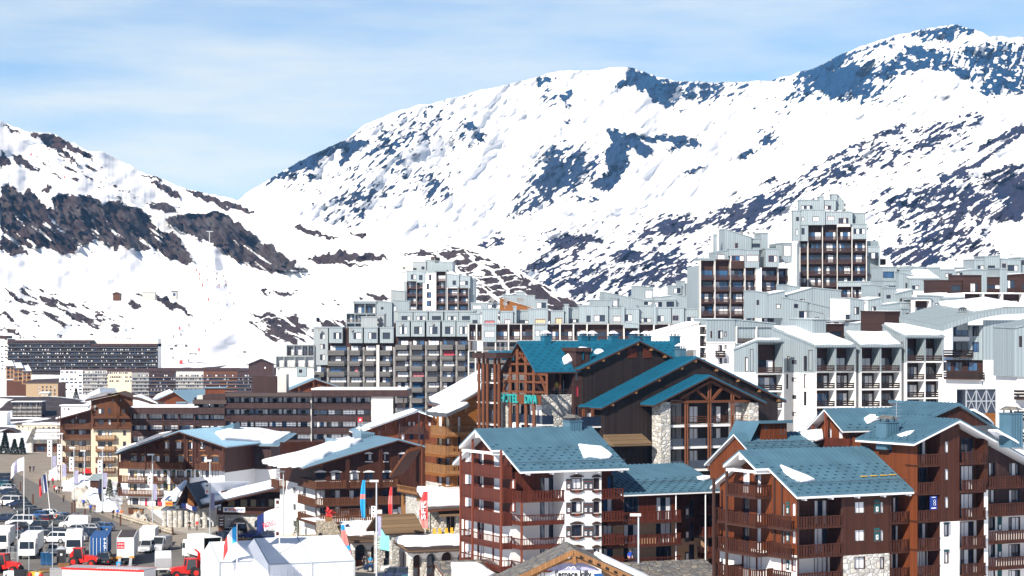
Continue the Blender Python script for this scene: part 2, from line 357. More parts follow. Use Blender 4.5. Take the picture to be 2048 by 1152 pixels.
MT_P=[[(1722,156),(1740,146),(1765,138),(1778,122),(1800,112),(1808,92),(1830,90),(1850,98),(1880,96),(1905,100),(1930,92),(1960,88),(2000,85),(2060,90),(2060,188),(2020,190),(1985,196),(1965,188),(1945,170),(1920,152),(1890,140),(1860,138),(1830,140),(1800,146),(1770,158),(1745,158)],[(1210,258),(1225,256),(1255,272),(1262,265),(1300,272),(1330,270),(1350,275),(1370,272),(1375,285),(1360,300),(1340,282),(1310,284),(1280,280),(1305,300),(1310,312),(1290,315),(1262,296),(1248,300),(1258,320),(1250,345),(1235,360),(1222,380),(1205,382),(1180,376),(1192,360),(1215,350),(1205,325),(1210,300),(1222,285)],[(1375,282),(1390,278),(1402,288),(1395,297),(1378,294)],[(1335,296),(1350,294),(1355,302),(1342,306)],[(1262,135),(1290,145),(1325,160),(1355,165),(1350,180),(1340,195),(1345,210),(1330,215),(1310,205),(1290,185),(1270,170),(1245,172),(1230,180),(1228,172),(1248,160)],[(1375,180),(1392,178),(1388,195),(1372,200)],[(1400,182),(1430,180),(1434,190),(1405,192)],[(1360,215),(1370,213),(1368,225)],[(1402,168),(1435,166),(1436,175),(1405,176)],[(1073,170),(1085,158),(1100,155),(1098,165),(1078,176)],[(1120,190),(1140,178),(1146,182),(1132,205),(1120,205)],[(1128,215),(1140,210),(1136,222)],[(1128,238),(1142,240),(1138,250)],[(688,285),(705,282),(735,278),(738,290),(715,300),(695,322),(678,335),(676,325),(684,305)],[(672,292),(688,283),(692,288),(676,296)],[(843,268),(858,265),(860,282),(848,282)],[(925,248),(945,245),(955,255),(935,258)],[(950,270),(972,268),(970,282),(955,284)],[(930,288),(945,286),(942,295)],[(612,332),(632,325),(640,332),(620,342)],[(612,352),(630,345),(634,352),(618,360)],[(753,257),(770,255),(768,266)],[(1475,318),(1490,305),(1508,300),(1500,312),(1482,322)],[(1150,396),(1165,392),(1170,400),(1155,402)],[(1172,398),(1190,394),(1198,400),(1180,406)],[(1365,345),(1390,336),(1415,332),(1395,342),(1372,350)]]
def mt_field(x,y):
 wx=x+(fbm(x*.12,y*.12,5,.6)-.5)*26;wy=y+(fbm(x*.12+50,y*.12+8,5,.6)-.5)*22
 m=np.zeros(x.shape)
 for p in MT_P:m=np.maximum(m,poly_in(wx,wy,p).astype(float))
 face=poly_in(wx,wy,MT_P[0])
 m=np.where(face&(streak(x,y,70,30,7)>.60)&(x>1880),0,m)
 m=np.where(face&(fbm(x*.11,y*.2)>.64),0,m)
 a=.62*blob(x,y,600,340,90,50,35)+.66*blob(x,y,720,400,150,70,35)+.62*blob(x,y,880,380,60,60)+.55*blob(x,y,940,265,70,50)+.6*blob(x,y,800,270,110,40,30)+.62*blob(x,y,1110,320,70,70,40)+.58*blob(x,y,1110,190,90,40)+.55*blob(x,y,1340,190,110,40)+.6*blob(x,y,1535,290,60,35,40)+.58*blob(x,y,1590,190,110,40,35)+.58*blob(x,y,1780,120,160,50,10)+.6*blob(x,y,1680,170,60,40)+.5*blob(x,y,1900,70,70,25)+.45*blob(x,y,1240,340,120,60)+.66*blob(x,y,1060,400,120,40,30)+.5*blob(x,y,1770,200,90,50,-20)+.45*blob(x,y,1450,190,80,30)+.5*blob(x,y,640,300,60,15,35)
 skl=ip(x[0],[(440,420),(485,393),(560,345),(690,280),(780,228),(870,205),(975,178),(1080,152),(1180,142),(1240,133),(1350,163),(1500,163),(1590,148),(1690,105),(1800,70),(1912,48),(2048,75),(2240,60)])[None]
 a=a+.30*np.exp(-((y-skl-6)/9)**2)
 s=.62*streak(x,y,38,16,5,4)+.38*streak(x+90,y,46,7,3,3)
 m=np.maximum(m,np.clip((s-(.965-a*.64))*11+.5,0,1))
 tone=np.clip(fbm(x*.03,y*.03)+.25-1.1*face,0,1)*np.clip((y-180)/220,0,1)
 return m,tone
def mt_relief(x,y,rock):
 return(fbm(x*.008,y*.012,4)-.5)*.12+(streak(x,y,50,90,26,4)-.5)*.04+(fbm(x*.1,y*.1,4)-.5)*.02*rock
sheet('mountain',(440,2240,2,300,1.0),[(440,420),(485,393),(520,368),(560,345),(610,318),(640,300),(690,280),(735,245),(780,228),(830,212),(870,205),(930,190),(975,178),(1030,166),(1080,152),(1120,140),(1180,142),(1240,133),(1270,138),(1300,148),(1350,163),(1400,164),(1440,166),(1500,163),(1540,160),(1590,148),(1635,132),(1690,105),(1750,84),(1800,70),(1840,60),(1880,52),(1912,48),(1945,58),(1980,72),(2048,75),(2240,60)],[(440,560),(900,560),(1300,520),(2240,420)],([(440,2800),(2240,3000)],[(440,3600),(1100,5000),(1500,5400),(1910,4800),(2240,4700)],1.15),'mountain_ground',mt_field,mt_relief,back=900)
RG_P=[[(1960,352),(2000,335),(2060,325),(2060,420),(2010,425),(1950,440),(1935,420),(1955,405),(2000,395),(1965,375)],[(1905,345),(1940,310),(1975,280),(2010,262),(2048,250),(2060,262),(2020,290),(1975,320),(1940,345),(1915,362),(1880,368),(1882,350)],[(1740,272),(1765,262),(1815,255),(1800,265),(1765,275)],[(1650,318),(1680,305),(1720,285),(1765,268),(1745,285),(1700,302),(1670,322)],[(1520,370),(1550,352),(1560,355),(1535,368)],[(1780,250),(1810,245),(1815,252),(1790,258)],[(1915,250),(1945,240),(1970,232),(1955,248),(1925,255)],[(1100,480),(1140,470),(1180,470),(1210,482),(1180,490),(1160,500),(1110,500)],[(1140,560),(1180,555),(1210,540),(1220,548),(1190,580),(1150,590)],[(1220,505),(1270,500),(1310,505),(1280,520),(1235,525)],[(1050,530),(1090,520),(1100,528),(1070,540),(1055,545)],[(950,490),(985,478),(1015,478),(1000,490),(965,498)],[(1310,560),(1370,545),(1390,550),(1350,570),(1320,575)],[(1310,450),(1345,440),(1365,440),(1345,458),(1320,462)],[(1765,500),(1810,490),(1870,500),(1900,520),(1850,535),(1790,530)],[(1980,395),(2048,380),(2048,440),(1990,450)]]
def rg_field(x,y):
 wx=x+(fbm(x*.09,y*.12,5,.6)-.5)*34;wy=y+(fbm(x*.09+50,y*.12+8,5,.6)-.5)*22
 m=np.zeros(x.shape)
 for p in RG_P:m=np.maximum(m,poly_in(wx,wy,p).astype(float))
 m=np.where((streak(x,y,33,50,6)>.60),0,m)
 a=.70*blob(x,y,1120,500,190,75,20)+.66*blob(x,y,1180,580,190,50,10)+.6*blob(x,y,1340,540,110,50,20)+.6*blob(x,y,1330,450,80,35,20)+.62*blob(x,y,1640,350,150,40,28)+.62*blob(x,y,1780,310,160,50,25)+.6*blob(x,y,1930,260,120,50,25)+.7*blob(x,y,1850,470,150,70,15)+.66*blob(x,y,1960,390,120,60,20)+.6*blob(x,y,1800,400,110,40,20)+.58*blob(x,y,1500,410,90,30,20)+.5*blob(x,y,1480,450,160,40,10)+.55*blob(x,y,1980,500,100,30)+.55*blob(x,y,1000,450,60,30,30)
 s=.6*streak(x,y,28,20,5,4)+.4*streak(x+90,y,34,8,3,3)
 m=np.maximum(m,np.clip((s-(.975-a*.565))*11+.5,0,1))
 tone=np.clip(fbm(x*.03,y*.03)*1.4-.3,0,1)
 return m,tone
def rg_relief(x,y,rock):
 return(fbm(x*.01,y*.016,4)-.5)*.09+(streak(x,y,36,90,24,4)-.5)*.035+(fbm(x*.1,y*.1,4)-.5)*.02*rock
sheet('ridge',(880,2240,2,240,.8),[(880,470),(930,478),(1000,462),(1040,445),(1110,428),(1200,420),(1300,408),(1420,392),(1480,375),(1550,345),(1620,318),(1700,288),(1780,255),(1850,230),(1920,208),(1985,197),(2048,192),(2240,180)],[(880,700),(1240,690),(2240,640)],([(880,1900),(2240,1500)],[(880,2800),(1500,3000),(2240,2900)],1.1),'ridge_ground',rg_field,rg_relief)
GP=[(-60,280,0),(0,280,0),(-90,350,0),(0,350,0),(-110,420,0),(-40,420,0),(-150,520,0),(-80,520,0),(-150,620,0),(-60,620,0),(-200,800,0),(-100,800,-1),(-240,1000,6),(-200,1000,4),(-235,900,-2),(-205,900,-2),(-250,860,-2),(-320,1050,4),(-280,1050,3),(-200,1050,-3),(-350,1200,3),(-200,1250,-4),(-250,1450,10),(-350,1450,11),(0,1450,11),(100,1300,18),(-20,510,10),(0,560,14),(20,700,22),(0,900,26),(30,340,8),(60,320,10),(70,420,22),(40,470,20),(60,560,26),(80,480,28),(110,400,24),(100,310,16),(130,300,16),(130,480,30),(160,600,38),(40,800,32),(200,900,42),(0,1100,24),(300,1300,46),(300,700,42),(30,250,2),(50,250,3),(80,230,4),(60,200,4),(20,220,2),(0,220,1),(-60,365,0),(-40,385,0),(-30,340,0),(-15,330,0),(-5,315,0),(10,290,1),(-75,400,-1),(-70,372,0),(-50,372,0),(-90,372,0),(-80,450,0),(-110,465,0),(-50,450,2)]
GPA=np.array(GP,float)
def ground_z(X,Y):
 X=np.asarray(X,float);Y=np.asarray(Y,float)
 d2=((X[...,None]-GPA[:,0])**2+((Y[...,None]-GPA[:,1])*.8)**2)+40.0
 w=d2**-2.2
 z=(w*GPA[:,2]).sum(-1)/w.sum(-1)
 near=.13*np.clip(230-Y,0,None)
 z=np.where(Y<230,np.maximum(near,z*np.clip((Y-60)/170,0,1)),z)
 far=np.clip((Y-1500)/600,0,1)
 return z+far*30
def gz(X,Y):return float(ground_z(np.array([X]),np.array([Y]))[0])
def build_ground():
 xs=np.concatenate([np.arange(-2500,-420,130),np.arange(-420,420,6),np.arange(420,2500,130)])
 ys=np.concatenate([np.arange(-60,1250,6),np.arange(1250,2600,50),np.arange(2600,9000,400)])
 XX,YY=np.meshgrid(xs,ys);ZZ=ground_z(XX,YY)-.05
 fx=1024+FPX*XX/np.maximum(YY,1);fy=HOR+EYE*FPX/np.maximum(YY,1)
 ZZ=np.where(poly_in(fx,fy,[(-500,888),(135,888),(230,950),(340,1030),(460,1052),(650,1052),(1010,1105),(1010,1260),(-500,1260)]),np.minimum(ZZ,-.05),ZZ)
 bumpy=(fbm(XX*.07,YY*.05,4)-.5)*1.2*np.clip((YY-560)/60,0,1)*np.clip((1500-YY)/100,0,1)
 ZZ=ZZ+bumpy
 r,c=XX.shape;idx=np.arange(r*c).reshape(r,c)
 q=np.stack([idx[:-1,:-1],idx[:-1,1:],idx[1:,1:],idx[1:,:-1]],-1).reshape(-1,4)
 me=bpy.data.meshes.new('ground');me.from_pydata(np.stack([XX,YY,ZZ],-1).reshape(-1,3).tolist(),[],q.tolist())
 PXX=1024+FPX*XX/np.maximum(YY,1);PYY=HOR+(EYE-ZZ)*FPX/np.maximum(YY,1)
 rock=np.clip((fbm(XX*.05,YY*.03,4)-.60)*9,0,1)*(YY>700)
 rock=np.maximum(rock,((YY>850)&(YY<1010)&(XX>-300)&(XX<-205)).astype(float)*np.clip((fbm(XX*.06,YY*.03)-.35)*9,0,1))
 for nm,a in(('rock',rock),('tone',rock*.5)):
  at_=me.attributes.new(nm,'FLOAT','POINT');at_.data.foreach_set('value',a.astype(np.float32).ravel())
 me.polygons.foreach_set('use_smooth',[True]*len(q));me.materials.append(MATS['hill_ground'])
 o=bpy.data.objects.new('ground',me);C.objects.link(o);o['kind']='structure'
build_ground()
def flat(name,pix,z,m,px=True):
 pts=[onflat(*p,z)for p in pix]if px else[Vector((*p,z))for p in pix]
 mb=MB();mb.face([(p.x,p.y,z)for p in pts],m);o=mb.build(name);o['kind']='structure';return o
plain('asphalt',(.15,.135,.12),.9,.3,scale=.35);plain('road_asphalt',(.26,.215,.17),.9,.35,scale=.25);plain('paving',(.36,.32,.27),.9,.25,scale=.5)
PX_LOT=[(-260,962),(30,944),(140,1004),(235,1044),(420,1116),(560,1118),(700,1130),(700,1175),(-260,1175)]
flat('parking_lot',PX_LOT,.03,'asphalt')
flat('road',[(-260,906),(60,905),(128,904),(165,945),(215,985),(262,1012),(345,1062),(420,1078),(560,1078),(560,1118),(420,1116),(235,1044),(140,1004),(30,944),(-260,962)],.034,'road_asphalt')
flat('square',[(560,1078),(640,1085),(1000,1120),(1000,1175),(700,1175),(700,1130),(560,1118)],.03,'paving')
flat('pavement',[(322,1036),(330,1043.5),(420,1062.5),(560,1064.5),(660,1066),(660,1040),(560,1032),(400,1032)],.042,'paving')
flat('footpath',[(128,903),(150,915),(215,975),(300,1020),(330,1043),(420,1062),(560,1064),(560,1077),(420,1077),(345,1061),(262,1011),(215,984),(165,944),(128,904)],.05,'paving')
mb=MB()
for k in range(9):
 t=k/9;p=onflat(-10+180*t,931+90*t,.04)
class Face:
 """one outside wall of a building: u runs right as seen from outside, v is up, w is outward"""
 def __init__(s,b,ox,oy,ang):
  s.b=b;s.o=Vector((ox,oy,0));a=R(ang)
  s.ud=Vector((math.cos(a),math.sin(a),0));s.n=Vector((math.sin(a),-math.cos(a),0));s.rects=[];s.walls=[]
  b.faces.append(s)
 def P(s,u,v,w=0):return s.o+s.ud*u+s.n*w+Vector((0,0,v))
 def T(s,u,w,v):return s.P(u,v,w)
 def uv(s,px,py,w=0):
  c,d=s.b.ray(px,py);o=s.o+s.n*w
  t=(o-c).dot(s.n)/d.dot(s.n);p=c+d*t-o
  return p.dot(s.ud),p.z
 def U(s,px,w=0):return s.uv(px,690,w)[0]
 def box(s,mb,u0,u1,v0,v1,w0,w1,m):mb.box((u0,w0,v0),(u1,w1,v1),m,s.T)
 def wall(s,u0,u1,v0,v1,m,name='wall',prof=None,w=0):
  s.walls.append((u0,u1,v0,v1,m,name,prof,w))
 def pwall(s,px0,px1,py0,py1,m,**k):
  u0,v1=s.uv(px0,py0);u1,v0=s.uv(px1,py1);v1=max(v1,s.uv(px1,py0)[1])if False else v1
  s.wall(u0,u1,v0,v1,m,**k)
 def win(s,u,v,w,h,n=2,fm='frame_dark',cur=None,w0=0,rec=.14,kids=True,name='window',part=None):
  m=MB();t=.07 if s.b.D<700 else.12
  s.rects.append((u,u+w,v,v+h,w0))
  for a in((u,u+w,v,v+t),(u,u+w,v+h-t,v+h),(u,u+t,v+t,v+h-t),(u+w-t,u+w,v+t,v+h-t)):
   s.box(m,*a,w0-rec-.02,w0+.03,fm)
  for i in range(1,n):
   x=u+w*i/n;s.box(m,x-.03,x+.03,v+t,v+h-t,w0-rec-.02,w0-rec+.03,fm)
  o=m.build(name,s.b.o)
  p=MB();cs=cur if cur else s.b.cur
  for i in range(n):
   a,e=u+w*i/n,u+w*(i+1)/n
   c=rnd.choice(cs)if isinstance(cs,(list,tuple))else cs
   p.face([s.P(a,v,w0-rec),s.P(e,v,w0-rec),s.P(e,v+h,w0-rec),s.P(a,v+h,w0-rec)],c)
  q=p.build('pane',o);return o
 def pwin(s,px0,px1,py0,py1,**k):
  w0=k.get('w0',0)
  u0,v1=s.uv(px0,py0,w0);u1,v0=s.uv(px1,py1,w0)
  v1b=s.uv(px1,py0,w0)[1];v0b=s.uv(px0,py1,w0)[1]
  a,c=min(u0,u1),max(u0,u1);lo=(v0+v0b)/2;hi=(v1+v1b)/2
  return s.win(a,lo,c-a,hi-lo,**k)
 def rail(s,mb,u0,u1,v0,v1,w,style,m):
  """a railing panel in the plane w, from u0 to u1"""
  if style=='solid':s.box(mb,u0,u1,v0,v1,w-.05,w,m);return
  if style=='boards':
   n=3;h=(v1-v0)/n
   for i in range(n):s.box(mb,u0,u1,v0+i*h,v0+i*h+h*.72,w-.05,w,m)
  elif style=='planks':
   s.box(mb,u0,u1,v1-.1,v1,w-.08,w+.03,m);s.box(mb,u0,u1,v0,v0+.16,w-.06,w+.01,m)
   n=max(1,round((u1-u0)/.34));d=(u1-u0)/n
   for i in range(n):s.box(mb,u0+i*d+d*.2,u0+i*d+d*.8,v0+.16,v1-.1,w-.05,w,m)
  elif style=='bars':
   h=(v1-v0);lo=v0+h*.42
   s.box(mb,u0,u1,v0,lo,w-.05,w,m);s.box(mb,u0,u1,v1-.1,v1,w-.07,w+.02,m)
   n=max(1,round((u1-u0)/.32));d=(u1-u0)/n
   for i in range(n+1):x=min(u0+i*d,u1-.06);s.box(mb,x,x+.06,lo,v1-.1,w-.05,w-.01,m)
  elif style=='open':
   for k in(0.0,.33,.66,.93):s.box(mb,u0,u1,v0+(v1-v0)*k,v0+(v1-v0)*k+.07,w-.05,w,m)
   n=max(1,round((u1-u0)/1.3));d=(u1-u0)/n
   for i in range(n+1):x=min(u0+i*d,u1-.07);s.box(mb,x,x+.07,v0,v1,w-.06,w-.05,m)
 def balc(s,u0,u1,v,d,h=1.05,m='brown_wood',style='planks',slab='brown_trim',sides=(1,1),st=.22,w0=0,name='balcony'):
  b=MB();s.box(b,u0,u1,v-st,v,w0-.02,w0+d,slab)
  o=b.build(name,s.b.o);r=MB()
  s.rail(r,u0,u1,v-.06,v+h,w0+d,style,m)
  fl=Face.__new__(Face);fl.b=s.b;fl.rects=[];fl.walls=[]
  for k,x in((0,u0),(1,u1)):
   if not sides[k]:continue
   fl.o=s.P(x,0,w0+d)if k else s.P(x,0,w0);fl.n=s.ud*(1 if k else-1);fl.ud=-s.n if k else s.n
   fl.rail(r,0,d,v-.06,v+h,0.0 if k else 0.0,style,m)
  r.build('railing',o);return o
 def pbalc(s,px0,px1,pyt,pyb,d,**k):
  w0=k.get('w0',0)+d
  u0,v1=s.uv(px0,pyt,w0);u1,v1b=s.uv(px1,pyt,w0);xm=(px0+px1)/2
  vt=s.uv(xm,pyt,w0)[1];vb=s.uv(xm,pyb,w0)[1]
  return s.balc(min(u0,u1),max(u0,u1),vb+.1,d,h=vt-vb-.1,**k)
 def shutter(s,u,v,w,h,m='frame_teal',heart=True):
  b=MB();s.box(b,u,u+w,v,v+h,0,.06,m)
  if heart:
   s.box(b,u+w*.28,u+w*.72,v+h*.16,v+h*.5,.06,.07,'pale_trim')
   s.box(b,u+w*.42,u+w*.58,v+h*.28,v+h*.42,.07,.08,'frame_red')
   s.box(b,u,u+w,v+h*.74,v+h*.8,.06,.07,'frame_red');s.box(b,u,u+w,v+h*.03,v+h*.08,.06,.07,'frame_red')
  return b.build('shutter',s.b.o)
 def pshutter(s,px0,px1,py0,py1,**k):
  u0,v1=s.uv(px0,py0);u1,v0=s.uv(px1,py1);return s.shutter(min(u0,u1),v0,abs(u1-u0),v1-v0,**k)
 def make_wall(s,mb,u0,u1,v0,v1,m,prof,w):
  top=(lambda u:v1)if prof is None else(lambda u:float(np.interp(u,[p[0]for p in prof],[p[1]for p in prof])))
  hs=[r for r in s.rects if r[1]>u0+.01 and r[0]<u1-.01 and r[3]>v0+.01 and abs(r[4]-w)<.01]
  us={u0,u1};vs={v0,max(v1,max(p[1]for p in prof))if prof else v1}
  for r in hs:us|={min(max(r[0],u0),u1),min(max(r[1],u0),u1)};vs|={max(r[2],v0),max(r[3],v0)}
  if prof:us|={p[0]for p in prof if u0<p[0]<u1}
  us=sorted(us);vs=sorted(vs)
  for a,c in zip(us,us[1:]):
   if c-a<1e-4:continue
   ta,tc=top(a),top(c);lo=None;runs=[]
   for e,g in zip(vs,vs[1:]):
    mu,mv=(a+c)/2,(e+g)/2
    hole=any(r[0]-1e-4<mu<r[1]+1e-4 and r[2]-1e-4<mv<r[3]+1e-4 for r in hs)
    if hole:
     if lo is not None:runs.append((lo,e));lo=None
    elif lo is None:lo=e
   if lo is not None:runs.append((lo,vs[-1]))
   for e,g in runs:
    if max(ta,tc)<=e:continue
    pts=[(a,e),(c,e)]
    if tc>=g:pts.append((c,g))
    elif tc>e:pts.append((c,tc))
    if(ta>g)!=(tc>g):pts.append((a+(c-a)*(g-ta)/(tc-ta),g))
    if(ta>e)!=(tc>e):
     x=(a+(c-a)*(e-ta)/(tc-ta),e)
     pts=[q for q in pts if(ta if q[0]==a else tc)>e-1e-6]+[x]if tc<=e else[x]+[q for q in pts if q[0]!=a]
    if ta>=g:pts.append((a,g))
    elif ta>e:pts.append((a,ta))
    if len(pts)>2:
     if tc<=e:cx=sum(q[0]for q in pts)/len(pts);cy=sum(q[1]for q in pts)/len(pts);pts.sort(key=lambda q:math.atan2(q[1]-cy,q[0]-cx))
     mb.face([s.P(x,y,w)for x,y in pts],m)
  for r in hs:
   if r[0]<u0-.01 or r[1]>u1+.01:continue
   A,B_,c,d=r[0],r[1],r[2],r[3]
   for p,q in(((A,c),(A,d)),((B_,d),(B_,c)),((A,d),(B_,d)),((B_,c),(A,c))):
    mb.face([s.P(p[0],p[1],w),s.P(q[0],q[1],w),s.P(q[0],q[1],w-.2),s.P(p[0],p[1],w-.2)],m)
class Bld:
 def __init__(s,name,label,cat,px,D,yaw,zb=None,group=None,cur=('curtain','glass','curtain','glass_blue','glass')):
  X=(px-1024)/FPX*D;s.D=D
  if zb is None:zb=gz(X,D)-.5
  s.o=empty(name,(X,D,zb),R(yaw),label,cat,group);s.zb=zb;s.rot=Matrix.Rotation(-R(yaw),3,'Z');s.loc=Vector((X,D,zb))
  s.cur=list(cur);s.faces=[];s.front=Face(s,0,0,0)
  s.cam=s.rot@(Vector((0,0,EYE))-s.loc)
 def ray(s,px,py):return s.cam,s.rot@Vector(((px-1024)/FPX,1,(HOR-py)/FPX))
 def face(s,ox,oy,ang):return Face(s,ox,oy,ang)
 def V(s,py,D=None):return EYE+(HOR-py)/FPX*(D or s.D)-s.zb
 def W(s,dpx,D=None):return dpx/FPX*(D or s.D)
 def mb(s):return MB()
 def add(s,mb,name,parent=None):return mb.build(name,parent or s.o)
 def box(s,name,x0,x1,y0,y1,z0,z1,m):
  b=MB();b.box((x0,y0,z0),(x1,y1,z1),m);return b.build(name,s.o)
 def finish(s):
  for f in s.faces:
   for(u0,u1,v0,v1,m,name,prof,w)in f.walls:
    mb=MB();f.make_wall(mb,u0,u1,v0,v1,m,prof,w);mb.build(name,s.o)
  return s
 def slab(s,e0,e1,r1,r0,th=.28,m='blue_roof',seams=.6,tabs=(),tab_m='blue_tab',name='roof',edge=None,fascia=None,guard=None):
  """a roof plane: eave left, eave right, ridge right, ridge left"""
  e0,e1,r1,r0=map(Vector,(e0,e1,r1,r0));n=(e1-e0).cross(r0-e0).normalized()
  if n.z<0:n=-n
  mb=MB();dn=Vector((0,0,-th));k=fascia or edge or m
  mb.face([e0,e1,r1,r0],m);mb.face([e0+dn,r0+dn,r1+dn,e1+dn],edge or m)
  for a,c in((e0,e1),(e1,r1),(r1,r0),(r0,e0)):
   h=c-a;mid=Vector((0,0,-th*.45))
   mb.face([a,a+mid,c+mid,c],m);mb.face([a+mid,a+dn,c+dn,c+mid],k)
  Lw=max((e1-e0).length,(r1-r0).length);N_=int(Lw/seams)if seams else 0
  for i in range(1,N_):
   t=i/N_;a=e0.lerp(e1,t)+n*.02;c=r0.lerp(r1,t)+n*.02;mb.bar(a,c,.08,.13,m,n)
  for row,t in enumerate(tabs):
   for i in range(N_):
    if(i+row)%2:continue
    q=(i+.5)/N_;a=e0.lerp(e1,q);c=r0.lerp(r1,q);d=(c-a).normalized();p=a+d*t
    if t>(c-a).length-.5:continue
    h=(e1-e0).normalized()*.2;mb.prism([p-h+n*.01,p+h+n*.01,p+h+n*.08,p-h+n*.08],d*.04,tab_m)
  if guard:
   for t in guard:
    a=e0.lerp(r0,t)+n*.28;c=e1.lerp(r1,t)+n*.28;mb.tube(a,c,.04,'steel_roof',n=5)
    K=max(2,int(Lw/2.5))
    for i in range(K+1):p=a.lerp(c,i/K);mb.tube(p,p-n*.28,.03,'steel_roof',n=4)
  return mb.build(name,s.o)
 def snow(s,pts,th=.28,name='roof_snow',rough=.35,seed=1):
  """a lying blanket of snow with soft ragged edges; pts lie on the roof"""
  pts=[Vector(p)for p in pts];rr=random.Random(seed)
  c=sum(pts,Vector())/len(pts);n=Vector((0,0,0))
  for i in range(len(pts)):n+=(pts[i]-c).cross(pts[(i+1)%len(pts)]-c)
  n.normalize();n=-n if n.z<0 else n
  ring=[]
  for i in range(len(pts)):
   a,e=pts[i],pts[(i+1)%len(pts)];k=max(1,int((e-a).length/.9))
   for j in range(k):
    p=a.lerp(e,j/k);ring.append(p+(c-p).normalized()*(rr.random()-.4)*rough)
  b=MB();b.v=[];k=len(ring);lv=[]
  for ins,h in((0,.01),(-.02,th*.55),(.12,th*.9),(.5,th),(1.2,th*1.05)):
   lv.append([p+(c-p).normalized()*min(ins,(c-p).length*.6)+n*h for p in ring])
  b.v=[tuple(p)for l in lv for p in l]+[tuple(c+n*th*1.05)];mi=b.mi('snow')
  for l in range(4):
   for i in range(k):
    j=(i+1)%k;b.f.append((l*k+i,l*k+j,(l+1)*k+j,(l+1)*k+i));b.k.append(mi)
  for i in range(k):b.f.append((4*k+i,4*k+(i+1)%k,5*k));b.k.append(mi)
  return b.build(name,s.o,smooth=True)
 def chimney(s,p,w,h,m='blue_roof',cap='snow',d=None):
  d=d or w;b=MB();x,y,z=p;b.box((x-w/2,y-d/2,z-1.5),(x+w/2,y+d/2,z+h),m)
  k=int(w/.3)
  for i in range(1,k):b.box((x-w/2+i*w/k-.03,y-d/2-.03,z-1.4),(x-w/2+i*w/k+.03,y-d/2,z+h-.05),'blue_tab' if m=='blue_roof' else m)
  b.box((x-w/2-.1,y-d/2-.1,z+h),(x+w/2+.1,y+d/2+.1,z+h+.1),m)
  o=b.build('chimney',s.o)
  c=MB()
  for a in(-1,1):
   for e in(-1,1):c.box((x+a*w*.3-.05,y+e*d*.3-.05,z+h+.1),(x+a*w*.3+.05,y+e*d*.3+.05,z+h+.4),'steel_roof')
  q=[(x-w*.55,y-d*.5,z+h+.4),(x+w*.55,y-d*.5,z+h+.4),(x,y-d*.5,z+h+.75)];c.prism(q,(0,d,0),cap)
  c.build('chimney_cap',o);return o
 def dish(s,p,r=.45,ang=0):
  b=MB();c=Vector(p);k=12;d=Vector((math.sin(R(ang))*.8,-math.cos(R(ang))*.8,.5)).normalized();a=d.orthogonal().normalized();e=d.cross(a)
  rg=[c+(a*math.cos(2*math.pi*i/k)+e*math.sin(2*math.pi*i/k))*r+d*.15 for i in range(k)]
  for i in range(k):b.face([c,rg[i],rg[(i+1)%k]],'grey_wall')
  b.tube(c,c+Vector((0,0,-r-.6)),.05,'steel');b.tube(c,c+d*r*.9,.02,'steel')
  return b.build('satellite_dish',s.o)
 def blank(s,x0,x1,y0,y1,z0,z1,m,name='wall',top=None):
  """closed box walls without the front"""
  b=MB();
  b.face([(x1,y0,z0),(x1,y1,z0),(x1,y1,z1),(x1,y0,z1)],m);b.face([(x0,y1,z0),(x0,y0,z0),(x0,y0,z1),(x0,y1,z1)],m)
  b.face([(x1,y1,z0),(x0,y1,z0),(x0,y1,z1),(x1,y1,z1)],m);b.face([(x0,y0,z1),(x1,y0,z1),(x1,y1,z1),(x0,y1,z1)],top or m)
  return b.build(name,s.o)
def loggias(f,us,vs,d=1.1,fin='white_wall',slab='white_wall',back='umber_wood',rail='dark_wood',style='boards',fm='frame_dark',rh=1.0,ft=.22,stl=.25,wn=3,skip=(),cur=None,close=True,rails=True,tall=2.05,name='loggia'):
 """an open grid of fins and floors set in front of a recessed wall; each opening gets a window and a railing of its own"""
 b=MB();d=d*.85;ft=ft*.8
 for i,u in enumerate(us):f.box(b,u-ft/2,u+ft/2,vs[0],vs[-1],-d,0,fin)
 for v in vs:f.box(b,us[0]+ft/2,us[-1]-ft/2,v-stl/2,v+stl/2,-d,-.012,slab)
 f.wall(us[0],us[-1],vs[0],vs[-1],back,name='timber_wall' if 'wood' in back else 'wall',w=-d)
 b.build('frame',f.b.o)
 for j in range(len(vs)-1):
  for i in range(len(us)-1):
   if(i,j)in skip:continue
   a,e=us[i]+ft/2,us[i+1]-ft/2;lo=vs[j]+stl/2;hi=vs[j+1]-stl/2;W=e-a
   h=min(tall,hi-lo-.1);k=rnd.choice((0,0,.15))
   f.win(a+W*(.06+k),lo+.05,W*(.88-k),h,n=wn,fm=fm,w0=-d,cur=cur,rec=.06)
   if rails:
    r=MB();f.rail(r,a,e,lo,lo+rh,-.02,style,rail);r.build('railing',f.b.o)
def stuff_windows(f,rects,fm,cur,w0=0.0):
 """windows of a far facade: the first hundred as parts, the rest as one"""
 rnd.shuffle(rects);rest=MB()
 for k,(u,v,w,h)in enumerate(rects):
  mb=MB()if k<98 else rest
  f.box(mb,u,u+w,v,v+h,w0-.05,w0+.06,fm)
  n=2
  for i in range(n):
   a=u+w*i/n+w*.06;e=u+w*(i+1)/n-w*.06
   mb.face([f.P(a,v+.1,w0+.08),f.P(e,v+.1,w0+.08),f.P(e,v+h-.1,w0+.08),f.P(a,v+h-.1,w0+.08)],rnd.choice(cur))
  if k<98:mb.build('window',f.b.o)
 o=rest.build('windows',f.b.o)
 if o:o['kind']='stuff'
def on_plane(b,px,py,p0,p1,p2):
 p0,p1,p2=map(Vector,(p0,p1,p2));n=(p1-p0).cross(p2-p0);c,d=b.ray(px,py)
 return c+d*((p0-c).dot(n)/d.dot(n))
